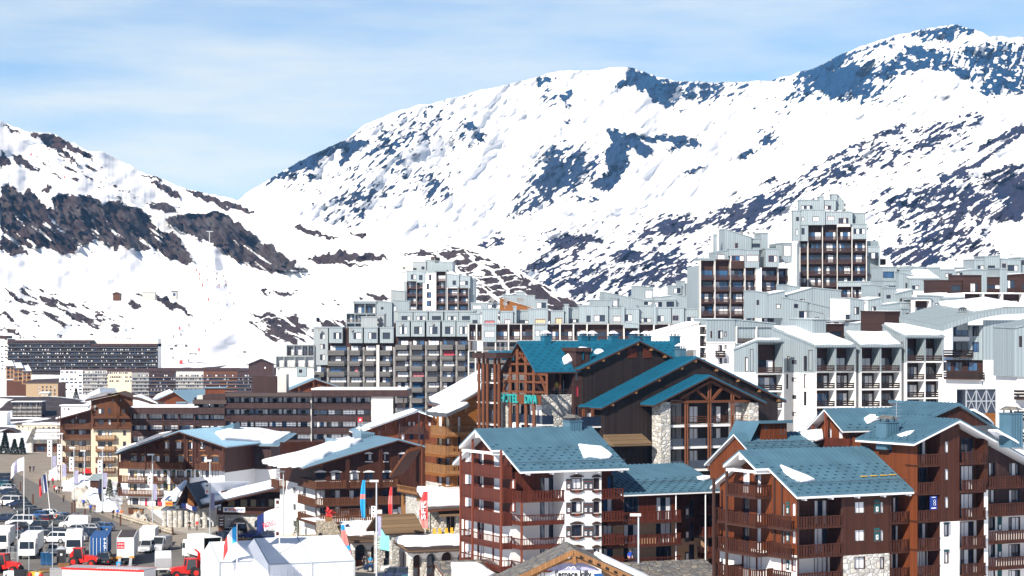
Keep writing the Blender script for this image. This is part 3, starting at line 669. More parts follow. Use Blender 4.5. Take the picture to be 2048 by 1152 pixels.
def purlins(b,f,pts,w0,w1,m='beam',s=.3):
 mb=MB()
 for u,v in pts:f.box(mb,u-s/2,u+s/2,v-s,v,w0,w1,m)
 return mb.build('purlin',b.o)if len(pts)==1 else mb.build('eaves_beam',b.o)
def gable_front(b,f,Lp,Ap,Rp,w,depth,wm=None,over=.7,th=.35,m='blue_roof',vb=0,inset=.9,edge='brown_trim',tabs=(),seams=.6,wname='timber_wall',lo=True,tops=True,fascia=None):
 """gable end seen from the front, ridge running back; returns the profile of the wall"""
 wv=w+over
 Lu,Lv=f.uv(*Lp,wv);Au,Av=f.uv(*Ap,wv);Ru,Rv=f.uv(*Rp,wv)
 P=f.P
 sl=[P(Lu,Lv,wv),P(Lu,Lv,w-depth),P(Au,Av,w-depth),P(Au,Av,wv)]
 sr=[P(Ru,Rv,wv),P(Ru,Rv,w-depth),P(Au,Av,w-depth),P(Au,Av,wv)]
 b.slab(*sl,th=th,m=m,tabs=tabs,seams=seams,edge=edge,fascia=fascia);b.slab(*sr,th=th,m=m,tabs=tabs,seams=seams,edge=edge,fascia=fascia)
 prof=[(Lu,Lv-th),(Au,Av-th),(Ru,Rv-th)]
 top=lambda u:float(np.interp(u,[q[0]for q in prof],[q[1]for q in prof]))
 if wm:
  f.wall(Lu+inset,Ru-inset,vb,0,wm,name=wname,prof=prof,w=w)
  mb=MB()
  for u,s in((Lu+inset,-1),(Ru-inset,1)):mb.face([P(u,vb,w),P(u,vb,w-depth),P(u,top(u),w-depth),P(u,top(u),w)],wm)
  mb.build('side_wall',b.o)
 return prof,top,sl,sr
def chalet_end(b,lf,apex,step,verge_low,E,mainw,yb_extra=1.0,eave_out=.8,ze=None,m='blue_roof',x1=None,tabs=None,th=.4,guard=(.12,)):
 """saddle roof running along the front, seen with its left gable; the roof over the middle of the gable reaches farther out"""
 u,zr=lf.uv(*apex,E);yr=-u
 ye=-eave_out;sl=(zr-ze)/(yr-ye)
 ys=max(.5,-lf.uv(*step,E)[0]);zs=ze+sl*(ys-ye);x0=-mainw
 tabs=tabs if tabs is not None else[k*.62+.3 for k in range(8)]
 pl=((x0,ye,ze),(x1,ye,ze),(x1,yr,zr))
 b.slab((x0,ye,ze),(x1,ye,ze),(x1,yr,zr),(x0,yr,zr),th=th,m=m,tabs=tabs,edge='pale_trim',fascia='pale_trim',guard=guard)
 yb=2*yr-ye;b.slab((x0,yb,ze),(x1,yb,ze),(x1,yr,zr),(x0,yr,zr),th=th,m=m,edge='pale_trim',fascia='pale_trim')
 b.slab((-E,ys,zs),(x0,ys,zs),(x0,yr,zr),(-E,yr,zr),th=th,m=m,edge='pale_trim',fascia='pale_trim',tabs=[.3,.7])
 y2=2*yr-ys;b.slab((-E,y2,zs),(x0,y2,zs),(x0,yr,zr),(-E,yr,zr),th=th,m=m,edge='pale_trim',fascia='pale_trim')
 k=MB()
 for y in(ys+.3,y2-.3):k.box((-E+.25,y-.12,zs-th-.35),(0,y+.12,zs-th-.02),'pale_trim')
 k.box((-E+.1,yr-.15,zr-th-.6),(0,yr+.15,zr-th-.02),'pale_trim')
 k.box((-E+.3,ys+.42,zs-th-.3),(-E+.55,y2-.42,zs-th-.02),'pale_trim')
 for i in range(5):
  x=x0+1.2+(x1-x0-2)*i/4;k.box((x-.12,ye+.1,ze-th-.2),(x+.12,0,ze-th+.0),'pale_trim')
 k.build('eaves_beam',b.o)
 return yr,zr,ys,zs,yb,pl,(lambda y:ze+sl*(min(y,2*yr-y)-ye)-th)
def dark_rooms(b,x0,x1,y0,y1,z0,z1,m='brown_wood'):
 pass
def boxwall(b,pts,z0,z1,m,name='wall'):
 mb=MB()
 for(x,y),(x2,y2)in zip(pts,pts[1:]):mb.face([(x,y,z0),(x2,y2,z0),(x2,y2,z1),(x,y,z1)],m)
 return mb.build(name,b.o)
b=Bld('chalet_block','red and white apartment chalet with black shutters and one snow patch on its blue roof','apartment building',1043,215,27,0,cur=('curtain','glass','glass','curtain'))
f=b.front;lf=b.face(0,0,-90)
ze=f.uv(1043,940,.8)[1];x1=f.U(1258,.8)
yr,zr,ys,zs,yb,pl,top=chalet_end(b,lf,(950,857),(983,897),None,1.85,.6,ze=ze,x1=x1)
xw,xr=f.U(1128),f.U(1203);xe=x1-.6;nd=2.5;vt=ze-.4
v=lambda py:f.uv(1085,py)[1]
wl=v(1000)
f.wall(0,xw,wl,vt,'red_wood',name='timber_wall',w=-nd);f.wall(0,xw,0,wl,'white_wall',w=-nd)
f.wall(xw,xr,0,vt,'white_wall')
boxwall(b,[(xw,0),(xw,nd)],0,vt,'white_wall');boxwall(b,[(xr,0),(xr,2)],0,vt,'white_wall')
f.wall(xr,xe,0,vt,'red_wood',name='timber_wall',w=-2);boxwall(b,[(xe,2),(xe,yb-1)],0,vt,'red_wood','timber_wall');boxwall(b,[(xe,yb-1),(0,yb-1)],0,vt,'red_wood','timber_wall')
for py0,py1,st in((981,1004,'planks'),(1029,1050,'bars'),(1076,1098,'bars'),(1122,1145,'bars')):
 vb_,vt_=v(py1),v(py0);s=MB();s.box((-.05,0,vb_),(xw,nd,vb_+.25),'red_wood');o=s.build('balcony',b.o)
 r=MB();f.rail(r,-.05,xw,vb_,vt_,.06,st,'red_wood');lf.rail(r,-nd,-.02,vb_,vt_,.06,st,'red_wood');r.build('railing',o)
 p=MB();p.box((-.06,-.06,vb_-2.4),(.14,.14,vb_),'frame_red');p.build('post',o)
for py in(953,1000,1046,1093,1140):
 f.pwin(1080,1109,py+2,py+33,w0=-nd,n=3,fm='frame_grey',cur=['curtain','glass','glass_blue'])
for i,py in enumerate((953,1000,1047,1094)):
 for a,c in((1143,1163),(1187,1198)):
  o=f.pwin(a,c,py+3,py+25,n=2,fm='frame_dark',cur=['glass','curtain'])
  u0,v1=f.uv(a,py);u1,_=f.uv(c,py);vl=f.uv(a,py+29)[1];t=MB()
  n=6
  for k in range(n):
   x=u0-.2+(u1-u0+.4)*k/n;h=.22*math.sin(math.pi*(k+.5)/n);w_=(u1-u0+.4)/n
   f.box(t,x,x+w_,v1-.1,v1+h,0,.16,'frame_dark');f.box(t,x,x+w_,vl-.05-h*.8,vl+.1,0,.16,'frame_red' if k in(2,3)else 'frame_dark')
  t.build('window_trim',o)
 for a,c in((1132,1142),(1166,1176),(1176.6,1186)):f.pshutter(a,c,py+5,py+27,m='frame_grey')
for py0,py1 in((977,998),(1022,1043),(1067,1090),(1113,1135)):
 u0,u1=xr,f.U(1248,0);vv0,vv1=f.uv(1225,py1)[1],f.uv(1225,py0)[1]
 s=MB();f.box(s,u0,u1,vv0,vv0+.22,-2,0,'brown_trim');o=s.build('balcony',b.o);r=MB();f.rail(r,u0,u1,vv0,vv1,.05,'planks','red_wood');r.build('railing',o)
 f.pwin(1214,1226,py0-26,py1-3,w0=-2,n=1,cur=['glass_blue'])
zwl=lf.uv(1012,1044)[1]
prof=[(-(yb-.8),top(yb-.8)),(-yr,top(yr)),(-nd,top(nd))]
lf.wall(-(yb-1),-nd,zwl,0,'red_wood',name='timber_wall',prof=prof);lf.wall(-(yb-1),-nd,0,zwl,'white_wall')
bay0,bay1=lf.U(922,1.3),lf.U(1003,1.3)
for k,(py0,py1,st)in enumerate(((930,951,'solid'),(975,998,'solid'),(1021,1044,'solid'),(1067,1090,'bars'),(1114,1135,'bars'))):
 vb_=lf.uv(970,py1,1.3)[1];vt_=lf.uv(970,py0,1.3)[1]
 lf.balc(bay0,bay1,vb_+.1,1.3,h=vt_-vb_-.1,m='red_wood',style=st,slab='red_wood',st=.25)
 for a,c,cc in((925,944,['curtain','curtain']),(952,965,['glass','curtain']),(982,997,['curtain'])):
  lf.pwin(a+3,c+3,py0-28,py1-4,n=len(cc),cur=cc,fm='frame_red')
p=MB()
for px in(922,946,1003):u=lf.U(px,1.25);lf.box(p,u-.1,u+.1,8 if px>1000 else 0,top(-u)if px<1000 else lf.uv(1003,900,1.2)[1],1.2,1.4,'frame_red')
p.build('timber_post',b.o)
for py in(958,1004):lf.pwin(1022,1029,py,py+20,n=1,cur=['curtain'],fm='frame_red')
b.snow([on_plane(b,*q,*pl)for q in((1157,891),(1172,892),(1202,895),(1218,905),(1226,913),(1216,917),(1168,916),(1162,902))],.3,seed=3)
p=on_plane(b,1143,853,(0,yr,0),(1,yr,0),(0,yr,1));b.chimney((p.x,yr-.2,zr-.1),1.6,.7,cap='lauze')
b.finish()
fc_top=(b,pl)
b=Bld('chalet_wing','low wing with peach walls and blue roof joining the two front chalet blocks','apartment building',1203,221.5,27,0)
f=b.front
xc=f.U(1351);x2=f.U(1450);v=lambda py,px=1290:f.uv(px,py)[1]
ze=f.uv(1300,986,.9)[1]
e0=(f.U(1250,.9)-.3,-.9,ze);e1=(f.U(1460,.9),-.9,ze);yr=9;zr=f.uv(1300,928,-yr)[1]
b.slab(e0,e1,(e1[0],yr,zr),(e0[0],yr,zr),tabs=[.3+.62*k for k in range(8)],fascia='pale_trim',edge='pale_trim',guard=(.3,))
pw=((e0),(e1),(e1[0],yr,zr))
b.slab((e0[0],2*yr,ze),(e1[0],2*yr,ze),(e1[0],yr,zr),(e0[0],yr,zr),edge='pale_trim')
vt=ze-.25;vp=v(1043)
f.wall(.1,xc,vp,vt,'red_wood',name='timber_wall');f.wall(.1,xc,0,vp,'peach_wall')
f.wall(xc,x2,v(1088),vt,'brown_wood',name='timber_wall',w=-3.5);f.wall(xc,x2,0,v(1088),'peach_wall',w=-3.5)
boxwall(b,[(xc,0),(xc,3.5)],0,vt,'brown_wood','timber_wall')
boxwall(b,[(x2,-.5),(x2,14),(0,14)],0,vt,'brown_wood','timber_wall')
for k,(py0,py1,st)in enumerate(((1021,1044,'planks'),(1067,1090,'planks'),(1113,1133,'bars'))):
 u1=xc;vb_=v(py1);o=f.balc(.0,u1,vb_+.12,1.3,h=v(py0)-vb_-.12,m='red_wood',style=st)
 for a,c,cc in((1206,1225,['glass_blue','curtain']),(1247,1277,['glass','glass','curtain']),(1312,1342,['curtain','glass','glass'])):
  f.pwin(a,c,py0-27,py1-4,n=len(cc),cur=cc,fm='frame_grey')
 vb_=v(py1-8);o=f.balc(f.U(1395,-3.5),x2,vb_,1.6,h=1.0,m='red_wood',style=st,w0=-3.5)
 f.pwin(1378,1388,py0-24,py1-8,w0=-3.5,n=1,cur=['glass']);u,vv=f.uv(1370,py1-6,-3.5)
 s=MB();f.box(s,u,u+.5,vv,vv+1.3,-3.5,-3.42,'frame_grey');f.box(s,u+.1,u+.4,vv+.5,vv+1.15,-3.42,-3.4,'pale_trim');s.build('shutter',b.o)
d=MB()
for px in(1352,1411):u=f.U(px,.7);d.tube(f.P(u,0,.7),f.P(u,ze-.2,.7),.07,'white_paint')
d.build('downpipe',b.o)
b.snow([on_plane(b,*q,*pw)for q in((1392,955),(1405,952),(1422,953),(1424,958),(1408,962),(1394,960))],.2,seed=5)
b.finish()
b=Bld('chalet_block','brown apartment chalet with stone lower wall and a long snow patch beside yellow roof panels','apartment building',1594,200,28,0)
f=b.front;lf=b.face(0,0,-90)
ze=f.uv(1600,990,.8)[1];x1=f.U(1835,.8)
yr,zr,ys,zs,yb,pl,top=chalet_end(b,lf,(1478,900),(1511,937),None,2.2,.6,ze=ze,x1=x1,guard=(.2,),tabs=[.3+.62*k for k in range(9)])
u1,u2,u3=f.U(1686),f.U(1779),x1+.1;vt=ze-.4;d=2.2
vs_=f.uv(1730,1109)[1]
f.wall(0,u1,f.uv(1640,1118)[1],vt,'brown_wood',name='timber_wall',w=-d);f.wall(0,u1,0,f.uv(1640,1118)[1],'white_wall',w=-d)
f.wall(u1,u2,vs_,vt,'brown_wood',name='timber_wall');f.wall(u1,u2,0,vs_,'stone',name='stone_wall')
f.wall(u2,u3,f.uv(1800,1105)[1],vt,'brown_wood',name='timber_wall',w=-1.8);f.wall(u2,u3,0,f.uv(1800,1105)[1],'white_wall',w=-1.8)
for x,dd in((u1,d),(u2,1.8)):boxwall(b,[(x,0),(x,dd)],0,vt,'brown_wood','timber_wall')
boxwall(b,[(u3,1.8),(u3,yb-1),(0,yb-1)],0,vt,'brown_wood','timber_wall')
for py0,py1 in((1032,1057),(1088,1115),(1144,1170)):
 for a,e,dd,dy in((0,u1,d,0),(u2,u3,1.8,-9)):
  pm=1640 if a==0 else 1808;vb_,vt_=f.uv(pm,py1+dy)[1],f.uv(pm,py0+dy)[1]
  s=MB();f.box(s,a,e,vb_,vb_+.22,-dd,0,'brown_trim');o=s.build('balcony',b.o);r=MB();f.rail(r,a,e,vb_,vt_,.06,'planks','brown_wood');r.build('railing',o)
 f.pwin(1628,1655,py0-32,py1-3,w0=-d,n=3,cur=['curtain','curtain','glass'])
 f.pwin(1785,1800,py0-38,py1-12,w0=-1.8,n=2,cur=['glass','curtain'])
 f.pwin(1822,1832,py0-38,py1-12,w0=-1.8,n=1,cur=['glass'])
for k,py in enumerate((1003,1059,1114)):
 f.pwin(1709,1730,py,py+24,n=2,cur=['curtain','curtain'],fm='frame_dark');f.pwin(1760,1768,py,py+24,n=1,cur=['curtain'])
 if k<2:f.pshutter(1748,1759,py-3,py+24)
p=MB()
for x in(0.05,u1-.15,u2+.05,u3-.25):f.box(p,x,x+.2,0,vt,-.2,0,'brown_trim')
p.build('timber_post',b.o)
zwl=lf.uv(1560,1106)[1];prof=[(-(yb-.8),top(yb-.8)),(-yr,top(yr)),(0,top(0))]
lf.wall(-(yb-1),0,zwl,0,'rust_wood',name='timber_wall',prof=prof);lf.wall(-(yb-1),0,0,zwl,'white_wall')  # sunlit side: brighter rust colour stands in for sun on the brown timber
E=2.0;a0,a1=lf.U(1453,E),lf.U(1511,E)
for k,(py0,py1)in enumerate(((968,993),(1025,1051),(1080,1108),(1135,1162))):
 vb_,vt_=lf.uv(1482,py1,E)[1],lf.uv(1482,py0,E)[1]
 lf.balc(a0,a1,vb_+.1,E,h=vt_-vb_-.1,m='brown_wood',style='planks')
 for a,c,cc in((1484,1500,['glass','curtain']),(1512,1523,['curtain'])):
  lf.pwin(a,c,py0-30,py1-6,n=len(cc),cur=cc,fm='frame_red')
 if k:
  q0,q1=lf.U(1424,1.2),a0;vb2,vt2=lf.uv(1440,py1-8,1.2)[1],lf.uv(1440,py0-8,1.2)[1]
  lf.balc(q0,q1,vb2+.1,1.2,h=vt2-vb2-.1,m='brown_wood',style='planks')
  q0,q1=lf.U(1538,.5),-.02;vb2,vt2=lf.uv(1565,py1+7,.5)[1],lf.uv(1565,py0+6,.5)[1]
  lf.balc(q0,q1,vb2+.1,.7,h=vt2-vb2-.1,m='brown_wood',style='planks',sides=(1,0))
  for a,c in((1563,1571),(1583,1592)):lf.pwin(a,c,py0-20,py0+8,n=1,cur=['curtain'],fm='frame_red')
  lf.pshutter(1573,1579,py0-22,py0+5)
p=MB()
for px in(1427,1453):u=lf.U(px,E-.2);lf.box(p,u-.12,u+.12,0,top(-u),E-.35,E-.12,'brown_trim')
for px in(1545,1560):u=lf.U(px,.3);lf.box(p,u-.1,u+.1,zwl,top(-u),.01,.14,'brown_trim')
p.build('timber_post',b.o)
b.snow([on_plane(b,*q,*pl)for q in((1560,933),(1575,938),(1598,948),(1618,955),(1628,962),(1600,964),(1578,957))],.3,seed=8)
for i,(px,py)in enumerate(((1728,954),(1747,953),(1767,952),(1785,951))):
 q=on_plane(b,px,py,*pl);t=MB();t.box((q.x-.35,q.y-.2,q.z+.06),(q.x+.35,q.y+.2,q.z+.12),'yellow_paint');t.build('roof_panel',b.o)
b.finish()
fr=b
b=Bld('chalet_block','tallest dark brown apartment chalet with stepped blue roofs and a white wall strip','apartment building',1835,205.5,27,0)
f=b.front;lf=b.face(0,0,-90)
prof,top,sl,sr=gable_front(b,f,(1828,885),(1920,838),(2075,925),0,9,None,over=.9,edge='pale_trim',fascia='pale_trim',inset=.7,tabs=[.4,1.0,1.6])
U=lambda px:f.U(px);cols=[0,U(1880),U(1919),U(1968),U(1976),U(2110)]
wd=2.0;z1=lambda py,px:f.uv(px,py)[1]
def seg(a,e,zb,m,nm,w):f.wall(a,e,zb,0,m,name=nm,prof=prof,w=w)
zq=z1(1043,1900)
seg(cols[0],cols[1],z1(1105,1855),'brown_wood','timber_wall',-wd);f.wall(cols[0],cols[1],0,z1(1105,1855),'white_wall',w=-wd)
seg(cols[1],cols[2],zq,'brown_wood','timber_wall',0);f.wall(cols[1],cols[2],0,zq,'white_wall')
seg(cols[2],cols[3],z1(1040,1945),'brown_wood','timber_wall',-1.2);f.wall(cols[2],cols[3],0,z1(1040,1945),'white_wall',w=-1.2)
seg(cols[3],cols[4],z1(980,1972),'brown_wood','timber_wall',0);f.wall(cols[3],cols[4],0,z1(980,1972),'white_wall')
seg(cols[4],cols[5],z1(1030,2010),'plum_wood','timber_wall',-1.4);f.wall(cols[4],cols[5],0,z1(1030,2010),'white_wall',w=-1.4)
for x,dd in((cols[1],wd),(cols[2],1.2),(cols[3],1.2),(cols[4],1.4)):boxwall(b,[(x,0),(x,dd)],0,top(x),'brown_wood','timber_wall')
lz=lf.uv(1780,1140)[1]
prl=[(-11,top(0)),(0,top(0))]
lf.wall(-11,0,0,top(0)-.1,'rust_wood',name='timber_wall');lf.pwin(1776,1785,893,908,n=1,cur=['glass'],fm='frame_red')  # left wall gets a brighter wood colour to paint in strong sun
boxwall(b,[(cols[5],-1.4),(cols[5],9),(0,9)],0,z1(930,2048),'brown_wood','timber_wall')
def brow(a,e,w0,d,rows,px,style='planks',m='brown_wood'):
 for py0,py1 in rows:
  vb_,vt_=z1(py1,px),z1(py0,px);s=MB();f.box(s,a,e,vb_,vb_+.22,w0,d,'brown_trim');o=s.build('balcony',b.o)
  r=MB();f.rail(r,a,e,vb_,vt_,d+.06,style,m);r.build('railing',o)
RW=((908,934),(964,990),(1020,1045),(1076,1102),(1131,1157))
brow(cols[0],cols[1],-wd,0,RW,1857);brow(cols[2],cols[3],-1.2,.3,[(a-5,c-5)for a,c in RW],1945)
brow(cols[4],cols[5],-1.4,.1,[(952,977),(1006,1032),(1061,1087),(1114,1139)],2012)
for py0,py1 in RW:
 f.pwin(1838,1853,py0-30,py1-6,w0=-wd,n=2,cur=['curtain','glass']);f.pwin(1921,1947,py0-33,py1-10,w0=-1.2,n=3,cur=['curtain','curtain','glass']);f.pwin(1957,1966,py0-33,py1-10,w0=-1.2,n=1,cur=['curtain'])
for py in(882,937,993):f.pwin(1889,1898,py,py+24,n=1,cur=['curtain'])
for py in(1048,1102):
 o=f.pwin(1888,1897,py,py+25,n=1,cur=['curtain']);u,vv=f.uv(1887,py);t=MB();f.box(t,u,u+.65,vv,vv+.15,0,.2,'frame_teal');t.build('window_trim',o)
for i,py in enumerate((925,979,1034,1088,1140)):
 f.pwin(1977,1990,py,py+27,w0=-1.4,n=2,cur=['curtain','glass']);f.pwin(2017,2040,py,py+27,w0=-1.4,n=3,cur=['curtain','glass','curtain'])
 if i>1:
  u,vv=f.uv(1995,py+27,-1.4);s=MB();f.box(s,u,u+.55,vv,vv+1.5,-1.4,-1.33,'frame_teal');f.box(s,u+.12,u+.43,vv+.1,vv+.6,-1.33,-1.31,'pale_trim');s.build('shutter',b.o)
A=[f.uv(1855,833,-6),f.uv(1915,806,-6)]
P=f.P;za,zc=A[0][1],A[1][1];ua,uc=A[0][0],A[1][0]
b.slab(P(ua,za,-5.6),P(ua,za,-15),P(uc,zc,-15),P(uc,zc,-5.6),edge='pale_trim',fascia='blue_roof',tabs=[.3])
ud=f.uv(2030,880,-6);b.slab(P(ud[0],ud[1],-5.6),P(ud[0],ud[1],-18),P(uc,zc,-18),P(uc,zc,-5.6),edge='pale_trim',fascia='blue_roof')
sr2=(P(ud[0],ud[1],-5.6),P(ud[0],ud[1],-18),P(uc,zc,-18))
f.wall(ua+.5,ud[0]-.5,top(cols[1]),0,'brown_wood',name='timber_wall',prof=[(ua,za-.3),(uc,zc-.3),(ud[0],ud[1]-.3)],w=-6)
b.snow([on_plane(b,*q,*sr2)for q in((1924,822),(1945,820),(1975,838),(1988,850),(1980,855),(1950,850),(1930,836))],.3,seed=11)
b.snow([on_plane(b,*q,*sr[:3])for q in((1975,862),(1992,862),(2030,884),(2048,896),(2030,900),(1995,878))],.3,seed=12)
b.snow([on_plane(b,*q,*sl[:3])for q in((1795,872),(1815,864),(1832,862),(1820,870),(1805,874))],.2,seed=13)
q=on_plane(b,1775,870,*sl[:3]);b.chimney((q.x,q.y,q.z),1.7,1.3,cap='lauze');q=on_plane(b,2022,885,*sr[:3]);b.chimney((q.x,q.y,q.z+1),1.7,2.0,cap='lauze')
mb=MB();q=on_plane(b,1793,862,*sl[:3]);mb.tube(q,q+Vector((0,0,3)),.03,'steel')
for k in range(5):mb.tube(q+Vector((-.6,0,1.2+k*.35)),q+Vector((.6,0,1.2+k*.35)),.02,'steel')
mb.build('aerial',b.o)
b.finish()
b=Bld('chalet_house','small red house whose blue roof carries a red box dormer','house',1506,224,27,6)
f=b.front;lf=b.face(0,0,-90)
u,zr=lf.uv(1467,866,.5);yr=-u;ze=f.uv(1520,900,.5)[1]-.4;x1=f.U(1640,0);t=b.slab
t((-.5,-.5,ze),(x1,-.5,ze),(x1,yr,zr),(-.5,yr,zr),fascia='pale_trim',edge='pale_trim',tabs=[.4,1.0,1.6,2.2],guard=(.25,.45));t((-.5,2*yr+3,ze-1.6),(x1,2*yr+3,ze-1.6),(x1,yr,zr),(-.5,yr,zr),fascia='pale_trim',edge='pale_trim')
pl=((-.5,-.5,ze),(x1,-.5,ze),(x1,yr,zr))
lf.wall(-2*yr-2.5,0,0,0,'rust_wood',name='timber_wall',prof=[(-2*yr-3,ze-1.9),(-yr,zr-.3),(.5,ze-.3)]);f.wall(0,x1-.5,0,ze-.2,'brown_wood',name='timber_wall');lf.pwin(1470,1474,890,898,n=1,cur=['glass'],fm='frame_red')
q=on_plane(b,1522,880,*pl);q2=on_plane(b,1573,878,*pl);zt=f.uv(1520,847,-q.y)[1]
m=MB();m.box((q.x,q.y,q.z-1),(q2.x,q.y+4,zt),'rust_wood');o=m.build('dormer',b.o)
m=MB();dz=.5;m.prism([(q.x-.5,q.y-.5,zt),(q.x-.5,q.y+4.5,zt-.2),(q.x-.5,q.y+4.5,zt+.1),(q.x-.5,q.y-.5,zt+.35)],(q2.x-q.x+1,0,0),'blue_roof')
m.face([(q.x-1.6,q.y-.3,zt-1.9),(q.x-.5,q.y-.5,zt+.2),(q.x-.5,q.y+4.5,zt+.2),(q.x-1.6,q.y+4.5,zt-1.9)],'blue_roof');m.build('dormer_roof',o)
fd=b.face(0,q.y,0)
for a,c,d_,e in((1529,1535,853,859),(1561,1570,852,868)):fd.pwin(a,c,d_,e,n=1,cur=['glass_blue'],fm='frame_grey')
b.snow([on_plane(b,*g,*pl)for g in((1602,868),(1612,862),(1645,860),(1645,880),(1625,885),(1612,878))],.3,seed=14)
b.finish()
b=Bld('chalet_house','red gabled house with open white balcony gable beside the stepped blue roofs','house',1697,228,27,6)
f=b.front;lf=b.face(0,0,-90)
E=1.2;u,zr=lf.uv(1648,817,E);yr=-u;ze=f.uv(1705,860,.5)[1];x1=f.U(1830,0)
t=b.slab;t((-.4,-.5,ze),(x1,-.5,ze),(x1,yr,zr),(-.4,yr,zr),fascia='pale_trim',edge='pale_trim',tabs=[.4,1.0]);t((-.4,2*yr+.5,ze),(x1,2*yr+.5,ze),(x1,yr,zr),(-.4,yr,zr),fascia='pale_trim',edge='pale_trim')
t((-E,-.5,ze),(-.4,-.5,ze),(-.4,yr,zr),(-E,yr,zr),fascia='pale_trim',edge='pale_trim',seams=0);t((-E,2*yr+.5,ze),(-.4,2*yr+.5,ze),(-.4,yr,zr),(-E,yr,zr),fascia='pale_trim',edge='pale_trim',seams=0)
pl=((-.4,-.5,ze),(x1,-.5,ze),(x1,yr,zr))
lf.wall(-2*yr,0,0,0,'rust_wood',name='timber_wall',prof=[(-2*yr-.5,ze-.3),(-yr,zr-.3),(.5,ze-.3)]);f.wall(0,x1-.5,0,ze-.2,'brown_wood',name='timber_wall')
for a,c in((1656,1664),(1676,1686)):lf.pwin(a,c,856,884,n=1,cur=['curtain'],fm='frame_red')
vb=lf.uv(1650,890,1)[1];lf.balc(lf.U(1624,1),lf.U(1700,1),vb,1.0,h=.9,m='red_wood',style='solid')
p=MB()
for px in(1626,1651):u=lf.U(px,.9);lf.box(p,u-.12,u+.12,0,zr-.3-abs(-u-yr)*(zr-ze)/(yr+.5),.8,1.0,'frame_red')
p.build('timber_post',b.o)
b.snow([on_plane(b,*g,*pl)for g in((1725,838),(1740,832),(1775,828),(1790,830),(1760,842),(1735,848))],.3,seed=15)
b.finish()
b=Bld('hotel','large dark timber hotel with three stepped blue gables, log trusses and turquoise lettering','hotel',1083,255,27,2)
f=b.front;lf=b.face(0,0,-90)
E=1.4;u,zr=lf.uv(1035,682,E);yr=-u;ze=lf.uv(1083,743,E)[1];x1=f.U(1345,-yr)
b.slab((-E,-.9,ze),(x1,-.9,ze),(x1,yr,zr),(-E,yr,zr),edge='brown_trim',fascia='brown_trim',m='teal_roof',tabs=[.4+.62*k for k in range(14)])
yb=2*yr+.9;b.slab((-E,yb,ze),(x1,yb,ze),(x1,yr,zr),(-E,yr,zr),edge='brown_trim',fascia='brown_trim',m='teal_roof')
pl=((-E,-.9,ze),(x1,-.9,ze),(x1,yr,zr))
tp=lambda y:ze+(zr-ze)*(min(y,2*yr-y)+.9)/(yr+.9)-.3
v=lambda py,px=1100:f.uv(px,py)[1]
prof=[(-yb,ze-.3),(-yr,zr-.35),(.9,ze-.3)]
vS=lf.uv(1040,800)[1];vW=lf.uv(1040,860)[1]
lf.wall(-2*yr,0,vS,0,'plum_wood',name='timber_wall',prof=prof,w=-2);lf.wall(-2*yr,0,0,vS,'brown_wood',name='timber_wall',w=-1.2)
xs=f.U(1143);f.wall(0,xs,0,v(789),'stone',name='stone_wall');f.wall(0,xs,v(789),ze-.3,'plum_wood',name='timber_wall',w=-2);a=lf.U(1083);
m=MB();m.face([(0,0,0),(0,3.2,0),(0,3.2,v(792)),(0,0,v(792))],'white_wall');m.face([(0,0,v(792)),(0,3.2,v(792)),(2,3.2,v(792)),(xs,2,v(792)),(xs,0,v(792))],'concrete');m.build('terrace_wall',b.o)
f.pwin(1096,1112,758,788,w0=-2,n=2,cur=['glass']);f.pwin(1120,1134,758,788,w0=-2,n=2,cur=['curtain','glass'])
t=MB();f.rail(t,0,xs,v(790),v(778),-.1,'open','iron');t.build('railing',b.o)
m=MB()
for px in(1092,1120):u=f.U(px,-.3);f.box(m,u-.1,u+.1,v(790),ze-.3,-.4,-.2,'beam')
m.build('timber_post',b.o)
m=MB();P=lf.P;W=.9
def bm(p0,p1,s=.28,w=W):m.bar(lf.P(*lf.uv(*p0,w),w),lf.P(*lf.uv(*p1,w),w),s,s,'beam')
for px,py in((1021,718),(1035,696),(1052,710),(1068,734)):bm((px,py),(px,862),.36)
for p0,p1 in(((1003,728),(1067,728)),((1005,746),(1093,749)),((1005,762),(1093,765)),((1004,782),(1093,785)),((1005,745),(1035,700)),((1040,705),(1055,728)),((1006,782),(1022,748)),((1080,748),(1092,782)),((1048,708),(1036,720)),((1094,748),(1094,790)),((1004,740),(1004,785))):bm(p0,p1)
m.build('timber_frame',b.o)
for a,c in((1008,1018),(1024,1033),(1040,1050),(1056,1066)):lf.pwin(a,c,760,784,w0=-2,n=1,cur=['glass','curtain'])
m=MB();u0,u1=lf.U(1006,W),lf.U(1081,W);va,vc=lf.uv(1043,808,W)[1],lf.uv(1043,789,W)[1]
lf.box(m,u0,u1,va,vc,W-.15,W-.02,'beam');o=m.build('sign_board',b.o)
text('HOTEL',1.55,'lettering_teal',frameM(lf.P(lf.U(1022,W),(va+vc)/2,W+.25),lf.ud,(0,0,1),lf.n),o,fit=(lf.U(1040,W)-lf.U(1007,W)),depth=.08,bold=True)
text('DIVA',1.55,'lettering_teal',frameM(lf.P(lf.U(1065,W),(va+vc)/2,W+.25),lf.ud,(0,0,1),lf.n),o,fit=(lf.U(1077,W)-lf.U(1053,W)),depth=.08,bold=True)
m=MB();lf.box(m,lf.U(1001),lf.U(1012),0,va,-.2,1.0,'white_wall');lf.box(m,lf.U(1012),lf.U(1021),0,va,-.2,.4,'stone');m.build('stone_wall',b.o)
for py in(838,884):lf.balc(lf.U(1022,.8),lf.U(1082,.8),lf.uv(1050,py+8,.8)[1],1.6,h=1.1,m='glass',style='solid',slab='white_wall',w0=-1.0)
for a,c in((1026,1036),(1042,1052),(1066,1078)):lf.pwin(a,c,812,838,w0=-1.2,n=2,cur=['glass','curtain'])
